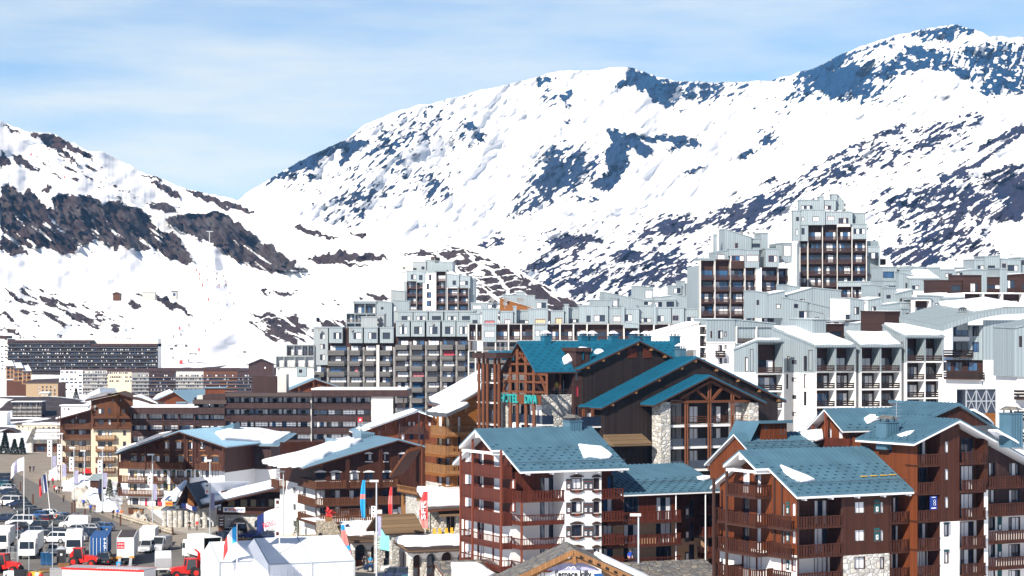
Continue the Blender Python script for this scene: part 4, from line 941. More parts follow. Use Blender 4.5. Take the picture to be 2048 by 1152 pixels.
xl=f.U(1143);xg=f.U(1182);f.wall(xl,xg,0,ze+.5,'plum_wood',name='timber_wall',w=.6);boxwall(b,[(xl,-.6),(xl,2)],0,ze+.5,'plum_wood','timber_wall')
for py in(738,770,812):f.pwin(1150,1158,py,py+24,w0=.6,n=1,cur=['glass','curtain_red']);f.pwin(1167,1174,py,py+24,w0=.6,n=1,cur=['curtain'])
for px in(1149,1164):
 q=Vector(f.P(f.U(px,.5),0,.5));w_=14/FPX*255;z0,z2=v(735),v(703)
 m=MB();m.box((q.x,q.y-.3,z0),(q.x+w_,q.y+6,z2),'plum_wood');o=m.build('dormer',b.o);m=MB();m.box((q.x-.15,q.y-.6,z2),(q.x+w_+.15,q.y+6.5,z2+.5),'brown_trim');m.face([(q.x+w_+.16,q.y-.5,z0+1),(q.x+w_+.16,q.y+6,z0+1),(q.x+w_+.16,q.y+6,z2),(q.x+w_+.16,q.y-.5,z2)],'teal_roof');m.build('dormer_roof',o)
b.snow([on_plane(b,*g,*pl)for g in((1125,718),(1140,705),(1158,698),(1172,698),(1185,702),(1178,712),(1150,724),(1128,730))],.5,seed=21)
w1,w2,w3=1.2,6.0,8.8
pr,top1,sl,_=gable_front(b,f,(1159,736),(1280,679),(1349,714),w1,10,'dark_wood',m='teal_roof',tabs=[.4+.7*k for k in range(12)])
q=[(pr[0][0]+(pr[1][0]-pr[0][0])*t,top1(pr[0][0]+(pr[1][0]-pr[0][0])*t))for t in(.15,.4,.65,.97)]+[(pr[1][0]+(pr[2][0]-pr[1][0])*t,top1(pr[1][0]+(pr[2][0]-pr[1][0])*t))for t in(.35,.75)]
for g in q:purlins(b,f,[g],w1,w1+.65,'tan_wood')
for a,c in((1254,1273),(1286,1303)):
 u,vv=f.uv(a,716,w1);m=MB();f.box(m,u,f.U(c,w1),vv,vv+1.3,w1,w1+.08,'red_wood');m.build('shutter',b.o)
b.snow([on_plane(b,*g,*sl[:3])for g in((1180,700),(1200,697),(1207,704),(1195,709),(1183,706))],.3,seed=22)
pr,top2,sl,_=gable_front(b,f,(1203,814),(1395,713),(1573,800),w2,6.2,'dark_wood',m='teal_roof',tabs=[.4+.7*k for k in range(16)])
for t in(.12,.36,.6,.84,.985):purlins(b,f,[(pr[0][0]+(pr[1][0]-pr[0][0])*t,top2(pr[0][0]+(pr[1][0]-pr[0][0])*t))],w2,w2+.65,'tan_wood')
for t in(.22,.46,.7,.92):purlins(b,f,[(pr[1][0]+(pr[2][0]-pr[1][0])*t,top2(pr[1][0]+(pr[2][0]-pr[1][0])*t))],w2,w2+.65,'tan_wood')
pr,top3,sl,_=gable_front(b,f,(1309,808),(1421,750),(1533,804),w3,3.4,None,m='teal_roof',tabs=[.4+.7*k for k in range(10)])
for py in(850,):
 f.balc(f.U(1163,w2-1),f.U(1219,w2-1),f.uv(1190,852,w2-1)[1],1.6,h=1.2,m='glass',style='solid',slab='white_wall',w0=w2-2.6)
m=MB()
for px in(1167,1185,1204):u=f.U(px,w2-1.2);f.box(m,u-.15,u+.15,0,f.uv(px,818,w2-1.2)[1],w2-1.35,w2-1.05,'beam')
m.build('timber_post',b.o);f.wall(f.U(1160,w2-2.6),f.U(1222,w2-2.6),0,f.uv(1190,814,w2-2.6)[1],'plum_wood',name='timber_wall',w=w2-2.6)
for a,c in((1172,1184),(1190,1202)):f.pwin(a,c,822,848,w0=w2-2.6,n=2,cur=['glass','curtain'])
m=MB()
for a,c in((1322,1341),(1500,1517)):
 u0,u1=f.U(a,w3),f.U(c,w3);f.box(m,u0,u1,0,min(top3(u0),top3(u1))-.05,w3-2.2,w3-.02,'stone')
m.build('stone_pier',b.o)
wb=w3-2.4;u0,u1=f.U(1341,wb),f.U(1503,wb)
f.wall(u0,u1,0,0,'dark_wood',name='timber_wall',prof=[(p[0],p[1]-.1)for p in pr],w=wb)
m=MB()
for a,c in((1341,1362),(1457,1500)):f.box(m,f.U(a,wb),f.U(c,wb),0,f.uv(a,800,wb)[1]-.0,wb,wb+.05,'grey_wall' if a<1400 else 'white_wall')
m.build('wall_panel',b.o)
for j,(py0,py1,mm,st)in enumerate(((832,848,'beam','open'),(876,891,'glass','solid'),(920,936,'glass','solid'))):
 vb,vt=f.uv(1420,py1,w3-.4)[1],f.uv(1420,py0,w3-.4)[1]
 f.balc(f.U(1341,w3-.4),f.U(1500,w3-.4),vb,1.9,h=vt-vb,m=mm,style=st,slab='white_wall',w0=wb+.06,st=.35)
 for a,c,cc in((1343,1352,['glass']),(1378,1396,['curtain','curtain']),(1422,1442,['curtain','glass']),(1470,1484,['curtain','glass'])):f.pwin(a,c,py0-20,py1-2,w0=wb+.06,n=len(cc),cur=cc,rec=.04)
m=MB()
def bm3(p0,p1,s=.28,w=w3-.25):m.bar(f.P(*f.uv(*p0,w),w),f.P(*f.uv(*p1,w),w),s,s,'beam')
for px,py in((1373,786),(1419,762),(1465,782)):
 for d_ in(-2.2,2.2):bm3((px+d_,py),(px+d_,940),.2)
for p0,p1 in(((1340,804),(1500,802)),((1390,778),(1415,800)),((1444,776),(1423,800)),((1421,762),(1480,795)),((1421,762),(1360,797))):bm3(p0,p1,.32)
m.build('timber_frame',b.o)
u0,u1=f.U(1222,w2+2),f.U(1300,w2+2);va=f.uv(1260,883,w2+1)[1]
m=MB();m.prism([f.P(u0,va+.9,w2),f.P(u0,va-.2,w2+2.6),f.P(u0,va-.5,w2+2.6),f.P(u0,va-.3,w2)],f.ud*(u1-u0),'shingle');m.build('canopy',b.o)
for px,py in((1092,684),(1172,684),(1190,684),(1232,682),(1276,680),(1298,684),(1356,692)):
 q=on_plane(b,px,py,(0,yr,0),(1,yr,0),(0,yr,1));b.chimney((q.x,yr+(0 if px<1100 else.8),zr-.3),1.05,.9,cap='snow',m='teal_roof')
q=f.P(*f.uv(1361,712,w2-4),w2-4);b.chimney((q.x,q.y,q.z-.6),1.1,1.5)
m=MB();q0=Vector((-4.5,yb-2,0))
for px in(958,967,975,990,998):q=on_plane(b,px,700,(-2.5,0,0),(-2.5,1,0),(-2.5,0,1));m.tube((q.x,q.y,0),(q.x,q.y,b.V(716,b.D+q.y)),.2,'beam')
m.build('log_post',b.o)
m=MB()
for px in(968,994):q=on_plane(b,px,700,(-2.5,0,0),(-2.5,1,0),(-2.5,0,1));z=b.V(716,b.D+q.y);m.box((q.x-1,q.y-1.8,z),(q.x+1.5,q.y+1.6,z+.7),'plum_wood');m.face([(q.x+1.51,q.y-1.9,z-.3),(q.x+1.51,q.y+1.7,z-.3),(q.x+1.51,q.y+1.7,z+1),(q.x+1.51,q.y-1.9,z+1)],'teal_roof')
m.build('porch_roof',b.o)
lq=b.face(-1.2,0,-90);lq.wall(lq.U(962),lq.U(1002),0,lq.uv(980,728)[1],'plum_wood',name='timber_wall')
for py in(735,775,818):lq.pwin(980,990,py,py+26,n=2,cur=['glass','curtain']);lq.balc(lq.U(966),lq.U(1000),lq.uv(980,py+28)[1],.9,h=1,m='iron',style='open',slab='white_wall')
b.finish()
def icicle_snow(b,pts,th=.5,seed=1):return b.snow(pts,th,seed=seed,rough=.8)
def arched_trim(b,f,o,u0,u1,vt,vl,m='pale_trim'):
 t=MB();n=6
 for k in range(n):
  x=u0-.15+(u1-u0+.3)*k/n;h=.25*math.sin(math.pi*(k+.5)/n)
  f.box(t,x,x+(u1-u0+.3)/n,vt,vt+.08+h,0,.1,m)
 f.box(t,u0-.1,u1+.1,vl-.28,vl-.12,0,.12,m);return t.build('window_trim',o)
b=Bld('chalet_hotel','brown and white chalet hotel above the white tents, thick snow on its pale blue roof','hotel',645,315,21,0,cur=('glass','glass','curtain'))
f=b.front;lf=b.face(0,0,-90)
ov=1.6
pr,top,sl,sr=gable_front(b,f,(607,935),(797,878),(852,893),0,11,None,over=ov,m='pale_blue_roof',th=.4,inset=1.2,edge='brown_trim',fascia='brown_wood')
u1=f.U(842);v=lambda py,px=740:f.uv(px,py)[1]
f.wall(0,u1,v(1022-6),0,'brown_wood',name='timber_wall',prof=[(p[0],p[1]-.1)for p in pr]);vw=v(1020)
f.walls[-1]=(0,u1,vw,0,'brown_wood','timber_wall',[(p[0],p[1]-.1)for p in pr],0)
f.wall(0,u1,0,vw,'white_wall')
ul=lf.U(560);zl=lf.uv(600,968)[1]
lf.wall(ul,0,zl,pr[0][1]+.3,'brown_wood',name='timber_wall');lf.wall(ul,0,0,zl,'white_wall')
boxwall(b,[(u1,0),(u1,-ul),(0,-ul)],0,top(u1),'brown_wood','timber_wall')
for k,py in enumerate((945,980,1013,1046)):
 xs_=((631,651),(661,681),(698,718),(728,747),(764,784))
 for j,(a,c)in enumerate(xs_):
  if k==0:o=f.pwin(a,c,py+(0 if j>1 else 0),py+15,n=2,cur=['glass','curtain']);uu0,vv1=f.uv(a,py);arched_trim(b,f,o,uu0,f.uv(c,py)[0],vv1,vv1-1.2)
  else:f.pwin(a,c,py,py+18,n=2,cur=['glass','glass','curtain'])
 if k:f.pwin(795,812,py,py+18,n=2)
 for a,c in((585,592),(607,612)):
  if k:o=lf.pwin(a,c,py-6,py+8,n=1,cur=['glass'],fm='pale_trim');lf.pshutter(a-3,a-.3,py-6,py+8,m='pale_trim',heart=False);lf.pshutter(c+.3,c+3,py-6,py+8,m='pale_trim',heart=False)
for a,c in((731,744),(768,776),(798,810)):
 o=f.pwin(a,c,908,921,n=2,cur=['glass','curtain']);arched_trim(b,f,o,f.U(a),f.U(c),f.uv(a,908)[1],f.uv(a,921)[1])
for py0,py1,brk in((961,976,((-3,693),(700,760),(764,797))),(995,1011,((-3,721),(757,800))),(1030,1046,((-3,700),(706,800)))):
 for a,c in brk:
  a_=-1.4 if a<0 else f.U(a,1.2);vb=f.uv(700,py1,1.2)[1]
  f.balc(a_,f.U(c,1.2),vb+.12,1.2,h=f.uv(700,py0,1.2)[1]-vb-.1,m='mid_wood',style='planks',sides=(0,1))
 vb=lf.uv(620,py1,1.3)[1];lf.balc(lf.U(595,1.4),1.15,vb+.12,1.4,h=1.15,m='mid_wood',style='planks',sides=(1,0))
vb=lf.uv(550,972,1)[1];lf.balc(lf.U(542,1.4),lf.U(556,1.4),vb,1.4,h=1.2,m='mid_wood',style='planks')
m=MB()
for px in(693,697,759,763,822):u=f.U(px,1.1);f.box(m,u-.12,u+.12,v(976)if px<800 else v(950),top(u)-.05,1.05,1.25,'brown_wood')
m.build('timber_post',b.o)
A,D_=sl[0],sl[1]
b.snow([on_plane(b,*q,*sl[:3])for q in((528,927),(560,936),(604,934),(640,920),(665,907),(700,895),(722,885),(700,880),(672,886),(645,896),(590,912))],.75,seed=31,rough=.9)
b.snow([on_plane(b,*q,*sl[:3])for q in((683,882),(704,880),(702,885),(688,889))],.3,seed=32)
for px,py,px2 in((667,893,690),(722,877,740)):
 q=on_plane(b,px,py,*sl[:3]);q2=on_plane(b,px2,py,*sl[:3]);m=MB();m.prism([(q.x,q.y,q.z-.5),(q.x,q.y,q.z+1.3),(q.x+2.4,q.y,q.z+.9),(q.x+2.4,q.y,q.z-.5)],(0,5,0),'pale_blue_roof')
 for k in range(7):m.box((q.x+.1+k*.36,q.y-.06,q.z-.4),(q.x+.18+k*.36,q.y-.01,q.z+.8),'blue_tab')
 m.build('roof_light',b.o)
q=on_plane(b,729,872,*sl[:3]);b.chimney((q.x,q.y+3,q.z-.3),.9,1,m='white_wall',cap='white_wall')
b.finish()
b=Bld('chalet_hotel','brown gabled chalet hotel with painted arched windows and long carved balconies over a stone base','hotel',238,402,-18,-1,cur=('curtain','glass','curtain','curtain_red'))
f=b.front;u1=f.U(449);rf=b.face(u1,0,90)
pr,top,sl,sr=gable_front(b,f,(231,905),(358,861),(453,893),0,24,None,over=1.6,m='pale_blue_roof',th=.5,edge='brown_trim',fascia='brown_wood')
v=lambda py,px=340:f.uv(px,py)[1]
vw=v(938);f.wall(.3,u1,vw,0,'brown_wood',name='timber_wall',prof=[(p[0],p[1]-.1)for p in pr]);f.wall(2,u1,v(1012),vw,'white_wall');f.wall(2,u1,0,v(1012),'warm_stone',name='stone_wall')
boxwall(b,[(u1,0),(u1,22)],vw-.5,top(u1)-.05,'brown_wood','timber_wall');boxwall(b,[(u1,0),(u1,22)],0,vw-.5,'white_wall');boxwall(b,[(2,0),(2,22),(u1,22)],0,vw,'white_wall');boxwall(b,[(.3,0),(.3,22)],vw,top(.3),'brown_wood','timber_wall')
for a,c in((329,340),(352,363),(377,387),(400,410)):
 o=f.pwin(a,c,883,898,n=2,cur=['curtain','glass']);arched_trim(b,f,o,f.U(a),f.U(c),v(883),v(898),'tan_wood')
for a,c in((259,274),(281,290),(306,320),(328,339),(355,368),(380,387),(403,414),(424,438)):
 o=f.pwin(a,c,911,925,n=2,cur=['curtain','glass','glass']);arched_trim(b,f,o,f.U(a),f.U(c),v(911),v(925)+.3,'tan_wood')
for py in(941,968):
 for a,c in((260,274),(281,290),(307,321),(333,347),(354,368),(380,388),(404,418),(424,437)):f.pwin(a,c,py,py+14,n=2,cur=['curtain','glass','curtain_warm'])
 for px in(327,345,374,392):
  u,vv=f.uv(px,py+13);s=MB();f.box(s,u,u+.65,vv,vv+1.4,.0,.06,'frame_teal');f.box(s,u+.12,u+.53,vv+.25,vv+.9,.06,.07,'tan_wood');f.box(s,u+.25,u+.4,vv+.45,vv+.7,.07,.08,'red_wood');s.build('shutter',b.o)
for px in(374,392):
 u,vv=f.uv(px,924);s=MB();f.box(s,u,u+.5,vv,vv+1.0,0,.06,'red_wood');f.box(s,u+.1,u+.4,vv+.2,vv+.8,.06,.07,'tan_wood');s.build('shutter',b.o)
for a,c in((260,277),(281,298),(311,325)):f.pwin(a,c,996,1012,n=4,cur=['curtain_red','glass','curtain_red','curtain'])
for py0,py1,brk in((926,938,((236,290),(293,365),(391,443))),(953,967,((236,290),(306,326),(340,373))),(981,993,((236,320),))):
 for a,c in brk:
  vb=f.uv(330,py1,1.4)[1];f.balc(f.U(a,1.4),f.U(c,1.4),vb+.1,1.4,h=f.uv(330,py0,1.4)[1]-vb-.1,m='mid_wood',style='planks')
m=MB()
for px in(237,291,340,369,386,446):u=f.U(px,1.2);f.box(m,u-.12,u+.12,v(993)if px<240 else v(940),top(u)-.05,1.1,1.3,'brown_wood')
for px in(262,280,315,403,425):u=f.U(px,.1);vv=top(u);m.bar(f.P(u,vv-1.5,.02),f.P(u,vv-.1,1.3),.18,.18,'brown_wood')
m.build('timber_post',b.o)
q=[on_plane(b,*g,*sr[:3])for g in((430,868),(462,858),(520,860),(560,868),(572,884),(540,886),(480,882),(445,880))]
b.snow(q,.6,seed=41);b.snow([on_plane(b,*g,*sl[:3])for g in((232,904),(262,894),(300,880),(340,866),(345,863),(320,868),(280,884),(240,898))],.25,seed=42)
q=on_plane(b,460,862,*sr[:3]);m=MB();m.prism([(q.x-3,q.y,q.z-1),(q.x+.8,q.y,q.z-1),(q.x+.8,q.y,q.z+1.6),(q.x-3,q.y,q.z+.4)],(0,3,0),'blue_roof');m.build('roof_light',b.o)
rw=MB();xa=u1;m=MB()
uR=f.U(552,-14);yR=14;zR=f.uv(520,938,-yR)[1];zE=f.uv(560,891,-yR)[1]
m.box((u1,yR,0),(uR,yR+9,zR),'white_wall');m.build('wall',b.o);m=MB();m.box((u1,yR-.2,zR),(uR-1,yR+9,zE),'plum_wood');m.build('timber_wall',b.o)
b.slab((u1-2,yR-1,zE),(uR+1,yR-1,zE),(uR+1,yR+8,zE+2.2),(u1-2,yR+8,zE+2.2),m='pale_blue_roof',edge='brown_trim');
b.snow([(u1-1,yR+.5,zE+.4),(uR-1,yR+.3,zE+.33),(uR,yR+7.5,zE+2.1),(u1-1,yR+7.5,zE+2.1)],.5,seed=43)
rfw=b.face(u1,yR-.2,0);rfw.pwin(503,515,907,926,n=2,fm='frame_teal',cur=['glass'])
b.finish()
b=Bld('shop','low sports shop with snow covered wings, stone arches and a red and blue name board','shop',432,352,-12,-.5)
f=b.front;v=lambda py,px=480:f.uv(px,py)[1]
u0,u1=0,f.U(560);d=14
f.wall(0,u1,0,v(1030),'stone',name='stone_wall');boxwall(b,[(u1,0),(u1,d),(0,d),(0,0)],0,v(1030),'stone','stone_wall')
f.wall(0,u1,v(1030),v(985),'brown_wood',name='timber_wall',w=-2.5);boxwall(b,[(u1,2.5),(u1,d),(0,d),(0,2.5)],v(1030),v(985),'brown_wood','timber_wall')
for a,c,p0,p1 in((461,495,1036,1058),(509,535,1034,1056)):
 ua,uc=f.U(a),f.U(c);vt,vb=v(p0),v(p1);m=MB();n=8;ring=[f.P(ua,vb,.03)]+[f.P(ua+(uc-ua)*k/n,vt-.8+.8*math.sin(math.pi*k/n),.03)for k in range(n+1)]+[f.P(uc,vb,.03)]
 m.face(ring,'glass');f.box(m,(ua+uc)/2-.06,(ua+uc)/2+.06,vb,vt-.1,.03,.08,'frame_dark');m.build('arched_window',b.o)
for a,c in((455,470),(480,495),(500,513),(520,530),(536,548)):f.pwin(a,c,998,1014,w0=-2.5,n=1,cur=['glass','curtain_warm'],fm='beam')
vb=v(1026);f.balc(f.U(437),u1,vb,.6,h=v(1013)-vb,m='brown_wood',style='bars')
m=MB();ua,uc=f.U(446,.8),f.U(490,.8);f.box(m,ua,uc,v(1024),v(1014),.66,.78,'white_paint');o=m.build('name_board',b.o)
mid=(v(1024)+v(1014))/2;W=uc-ua
text('INTER',.62,'lettering_red',frameM(f.P(ua+W*.42,mid,.8),f.ud,(0,0,1),f.n),o,fit=W*.36,bold=True);text('SPORT',.62,'lettering_blue',frameM(f.P(ua+W*.79,mid,.8),f.ud,(0,0,1),f.n),o,fit=W*.36,bold=True)
m=MB();m.prism([f.P(ua+W*.06,mid+.2,.79),f.P(ua+W*.10,mid-.25,.79),f.P(ua+W*.14,mid-.25,.79),f.P(ua+W*.22,mid+.25,.79),f.P(ua+W*.16,mid+.25,.79),f.P(ua+W*.12,mid-.05,.79),f.P(ua+W*.1,mid+.2,.79)],f.n*.04,'lettering_blue');m.build('emblem',o)
P=f.P;e0=P(f.U(397,2.5),v(1016)+.6,2.5);rr=P(f.U(562,2.5),f.uv(555,972,2.5)[1],2.5)
bk=Vector((-3,13,0));b.slab(e0,e0+bk,rr+bk,rr,m='steel_roof',th=.5,seams=0,edge='brown_trim',fascia='brown_wood');pl=(e0,e0+bk,rr)
b.snow([e0+(rr-e0)*.02+bk*.02,rr+bk*.02,rr+bk*.99,e0+bk*.99+(rr-e0)*.02],.9,seed=51,rough=.9)
g=b.face(0,-1.0,0)
pr,top,sl,sr=gable_front(b,g,(352,1008),(372,968),(400,1014),1.2,9,'orange_wood',over=1.4,m='steel_roof',inset=1.6,tabs=[.5+.8*k for k in range(8)],vb=g.uv(376,1014,1)[1],edge='brown_trim',fascia='brown_wood')
b.snow([on_plane(b,*q,*sr[:3])for q in((400,968),(440,965),(500,965),(470,985),(420,1000))],.5,seed=52)
lo=g.uv(345,1018,1.5)[1];m=MB();m.prism([g.P(g.U(322,1.5),lo-.5,1.5),g.P(g.U(360,1.5),lo+.1,1.5),g.P(g.U(360,1.5),lo+.5,1.5),g.P(g.U(322,1.5),lo-.1,1.5)],(0,8,1.6),'steel_roof');m.build('porch_roof',b.o)
b.snow([g.P(g.U(324,-1),lo+.8,-1),g.P(g.U(352,-1),lo+1.1,-1),g.P(g.U(372,-5),lo+4.4,-6),g.P(g.U(340,-5),lo+2.0,-6)],.6,seed=53)
w_=g.U(335);g.wall(g.U(328,-1.5),0,0,lo+.2,'white_wall',w=-1.5)
m=MB()
for px in(329,341,351,361,374,385,396,410):u=g.U(px,1.3);m.tube(g.P(u,0,1.3),g.P(u,lo-.3,1.3),.45,'stone',n=10)
m.build('stone_column',b.o)
m=MB();ua,uc=g.U(363,2.6),g.U(393,2.6);va=g.uv(380,1021,2.6)[1];m.prism([g.P(ua,va+.5,2.5),g.P(uc,va-.15,2.5),g.P(uc,va+.65,2.5),g.P(ua,va+1.3,2.5)],g.n*.1,'dark_blue_paint');t=(va+.6)
m.prism([g.P(ua+.9,va+.45,2.62),g.P(uc-.8,va,2.62),g.P(uc-.8,va+.65,2.62),g.P(ua+.9,va+1.1,2.62)],g.n*.03,'white_paint');o=m.build('name_board',b.o)
xd=(g.ud*(uc-ua)+Vector((0,0,-.65))).normalized();text('INTER',.4,'lettering_red',frameM(g.P((ua+uc)/2-.25,va+.6,2.67),xd,(0,0,1),g.n),o,fit=.7);text('SPORT',.4,'lettering_blue',frameM(g.P((ua+uc)/2+.5,va+.44,2.67),xd,(0,0,1),g.n),o,fit=.7)
m=MB();ua,uc=g.U(330,2.2),g.U(345,2.2);va=g.uv(337,1012,2.2)[1];g.box(m,ua,uc,va,va+.8,2.1,2.2,'orange_paint');g.box(m,ua+.1,uc-.1,va+.3,va+.5,2.2,2.23,'lettering_red');m.build('shop_sign',b.o)
g.wall(.0,g.U(430,0),0,lo,'orange_wood',name='timber_wall',w=-1.4)
b.finish()
b=Bld('chalet_house','honey coloured timber chalet with stacked plank balconies and snow on its roofs','house',905,292,24,2,cur=('glass','curtain','curtain_warm'))
f=b.front;lf=b.face(0,0,-90);v=lambda py,px=880:f.uv(px,py)[1]
A=lf.uv(960,772,1);zt=v(800,905)
xe=7.0;ye=6.3;zt=v(816,905)
lf.wall(-6,0,0,zt,'orange_wood',name='timber_wall');f.wall(0,xe,0,zt,'orange_wood',name='timber_wall',prof=[(0,zt),(xe,zt+4.0)]);boxwall(b,[(xe,0),(xe,ye),(0,ye),(0,6)],0,zt+1,'orange_wood','timber_wall')
e0=Vector((-.8,-1.2,zt));b.slab(e0,e0+Vector((-.8,7.6,.6)),(xe+1,ye+.4,zt+5.2),(xe+1,-1.2,zt+4.6),m='slate',edge='tan_wood',fascia='beam',seams=0);pl=(e0,e0+Vector((-.8,7.6,.6)),(xe+1,ye+.4,zt+5.2))
b.snow([e0+Vector((.5,.4,.3)),(xe+.8,-.9,zt+4.6),(xe+.6,ye,zt+5.2),e0+Vector((-.4,7.2,.8))],.7,seed=61)
for k,(py0,py1)in enumerate(((855,867),(893,906),(929,944),(968,985))):
 vb=lf.uv(885,py1+3,1.4)[1];lf.balc(lf.U(850+6*(k<1)+5*(k<1),1.4),.4,vb,1.4,h=1.25,m='tan_wood',style='planks',slab='orange_wood',st=.5);
 vb=v(py1+3,915);f.balc(-1.4,3.4,vb,1.3,h=1.25,m='tan_wood',style='bars',slab='orange_wood',sides=(0,1))
 for a,c in((876,884),(890,899)):lf.pwin(a,c,py0-24,py1-1,n=1,fm='tan_wood',cur=['glass','curtain','curtain_warm'])
 f.pwin(915,922,py0-22,py1,n=1,fm='tan_wood',cur=['glass','curtain'])
m=MB()
for y in(0,6):m.box((-1.2,y-.15,zt-.6),(.2,y+.15,zt-.2),'orange_wood');m.bar((-.1,y,zt-2.2),(-1.1,y,zt-.5),.22,.22,'orange_wood')
m.bar((2,-1.0,zt+1),(2,0,zt-.6),.25,.25,'tan_wood');m.bar((4.5,-1,zt+2.2),(4.5,0,zt+.8),.25,.25,'tan_wood');m.build('eaves_bracket',b.o)
t0=lf.U(868,2.2);t1=lf.U(905,2.2);zz=lf.uv(890,835,2.2)[1]
m=MB();m.prism([(-3.2,-t1-.3,zz+.2),(-3.2,-t0+.5,zz+.2),(.3,-t0+.5,zz+1.6),(.3,-t1-.3,zz+1.6)],(0,0,.45),'slate');o=m.build('porch_roof',b.o);b.snow([(-3.0,-t1,zz+.66),(-3.0,-t0+.3,zz+.66),(.2,-t0+.3,zz+2.0),(.2,-t1,zz+2.0)],.35,seed=62)
q0=lf.U(822,1);q1=lf.U(868,0);zb=lf.uv(850,985)[1]
lw=b.face(-2.2,0,-90);lw.wall(lw.U(802),lw.U(852),0,zb,'tan_wood',name='brick_wall');lw.wall(lw.U(812),lw.U(834),0,zb+.05,'stone',name='stone_wall',w=.05);lw.wall(lw.U(852),0,0,lw.uv(870,965)[1],'stone',name='stone_wall')
for a in(807,818,841):lw.pwin(a,a+6,990,1010,n=1,fm='orange_wood',cur=['glass','curtain_warm'])
lw.balc(lw.U(800),0,zb,.5,h=1.0,m='tan_wood',style='bars')
m=MB();s0=lw.P(lw.U(786),lw.uv(786,956)[1],.6);s1=lw.P(lw.U(822),lw.uv(822,905)[1],.6);m.prism([s0,s1,s1+Vector((0,0,.5)),s0+Vector((0,0,.5))],(2.4,0,.6),'beam');m.build('stair_canopy',b.o)
b.finish()
b=Bld('chalet_house','rust orange gabled chalet with snow edged roof between the brown block and honey chalet','house',735,395,12,3,cur=('glass','curtain'))
f=b.front;v=lambda py,px=800:f.uv(px,py)[1]
pr,top,sl,sr=gable_front(b,f,(712,864),(836,820),(905,845),0,9,'rust_wood',over=1.6,m='pale_blue_roof',th=.4,inset=1.2,edge='brown_trim',fascia='white_paint')
b.snow([on_plane(b,*g,*sl[:3])for g in((713,863),(760,848),(810,830),(834,821),(828,818),(790,830),(730,852))],.3,seed=63)
for a,c in((816,822),(825,831),(856,862)):f.pwin(a,c,843,852,n=1,fm='frame_red')
for a,c in((802,810),(818,828),(840,848)):f.pwin(a,c,868,880,n=1,fm='frame_red',cur=['curtain','glass'])
vb=v(865);f.balc(f.U(800),f.U(846),vb,1.3,h=1.2,m='plum_wood',style='planks')
m=MB()
for px in(758,799,838):u=f.U(px,1.2);f.box(m,u-.15,u+.15,0,top(u),1.1,1.4,'plum_wood')
for px in(770,790,812,850,864):u=f.U(px,0);m.bar(f.P(u,top(u)-1.6,.02),f.P(u,top(u)-.2,1.2),.2,.2,'beam')
m.build('timber_post',b.o);b.finish()
b=Bld('chalet_house','rust gable with pale blue roof peeking over the flat brown block','house',575,500,10,8)
f=b.front;pr,top,sl,sr=gable_front(b,f,(574,781),(630,757),(690,778),0,10,'rust_wood',over=1.2,m='pale_blue_roof',inset=1.0,edge='beam',fascia='beam')
for px in(598,627,655):u=f.U(px,.9);m=MB();f.box(m,u-.15,u+.15,0,top(u),.7,1.0,'beam');m.build('timber_post',b.o)
f.pwin(640,650,772,782,n=1);b.finish()
b=Bld('apartment_block','long brown apartment block with flat snowy roof and a pale end wall','apartment building',262,452,0,0,cur=('curtain','curtain','glass_blue','curtain','glass'))
f=b.front
def P_(px):return f.U(px)
def v(py):return f.uv(500,py)[1]
def storey(a,c,py0,py1,bay=28.5,w0=-1.8,rail=(1,),top=False):
 """windows between py0 and py1, balcony under them"""
 n=max(1,round((c-a)/bay));d=(c-a)/n
 for i in range(n):
  x=a+i*d;f.pwin(x+1,x+d-1,py0,py1,w0=w0,n=4,fm='frame_dark',cur=rnd.choice((['curtain','curtain','glass_blue','curtain'],['curtain','glass','curtain','curtain'],['curtain','glass_blue','glass_blue','glass'])))
  m=MB();u0=f.U(x+d*.32,w0);vb=f.uv(x,py1,w0)[1];f.box(m,u0,u0+.9,vb,vb+1.0,w0+.02,w0+.5,'dark_gap');m.build('balcony_seat',b.o)if i%1==0 and py1<830 else None
secs=((262,452,816,4),(452,622,782,5),(622,743,778,5))
m=MB();m2=MB()
x0,x1,x2,x3=P_(262),P_(450),P_(624),P_(743)
def deck(a,c,py0,py1,w=0.0,mm='brown_trim'):f.box(m,P_(a),P_(c),v(py1),v(py0),-2.2,w,mm)
boxwall(b,[(x0,1.8),(x0,16),(x3,16)],0,v(818),'plum_wood','timber_wall')
f.wall(x0,x1,0,v(826),'plum_wood',name='timber_wall',w=-1.8);f.wall(x1,x2,0,v(785),'plum_wood',name='timber_wall',w=-1.8);f.wall(x2,x3,0,v(785),'plum_wood',name='timber_wall',w=-1.8)
f.wall(P_(743),P_(786),0,v(780),'concrete',w=.3);boxwall(b,[(P_(786),-.3),(P_(786),15)],0,v(780),'concrete')
rb=MB();f.box(rb,x0-.5,x1,v(828),v(815),-16,.6,'plum_wood');f.box(rb,x1-5,x1+.2,v(806),v(790),-12,.3,'plum_wood');rb.build('roof_parapet',b.o)
rb=MB();f.box(rb,x1+.2,x2,v(793),v(786),-14,.9,'brown_roof');rb.build('roof',b.o);rb=MB();f.box(rb,x2,P_(817),v(793),v(780),-14,.9,'plum_wood');rb.build('roof_parapet',b.o)
rb=MB();f.box(rb,P_(386),x1+.4,v(808),v(800),-10,.5,'brown_roof');rb.build('roof',b.o)
b.snow([f.P(x0,v(815)+.02,.4),f.P(x1-6,v(815)+.02,.4),f.P(x1-6,v(815)+.02,-14),f.P(x0,v(815)+.02,-14)],.3,seed=71);b.snow([f.P(x2,v(780)+.02,.7),f.P(P_(814),v(780)+.02,.7),f.P(P_(814),v(780)+.02,-13),f.P(x2,v(780)+.02,-13)],.4,seed=72)
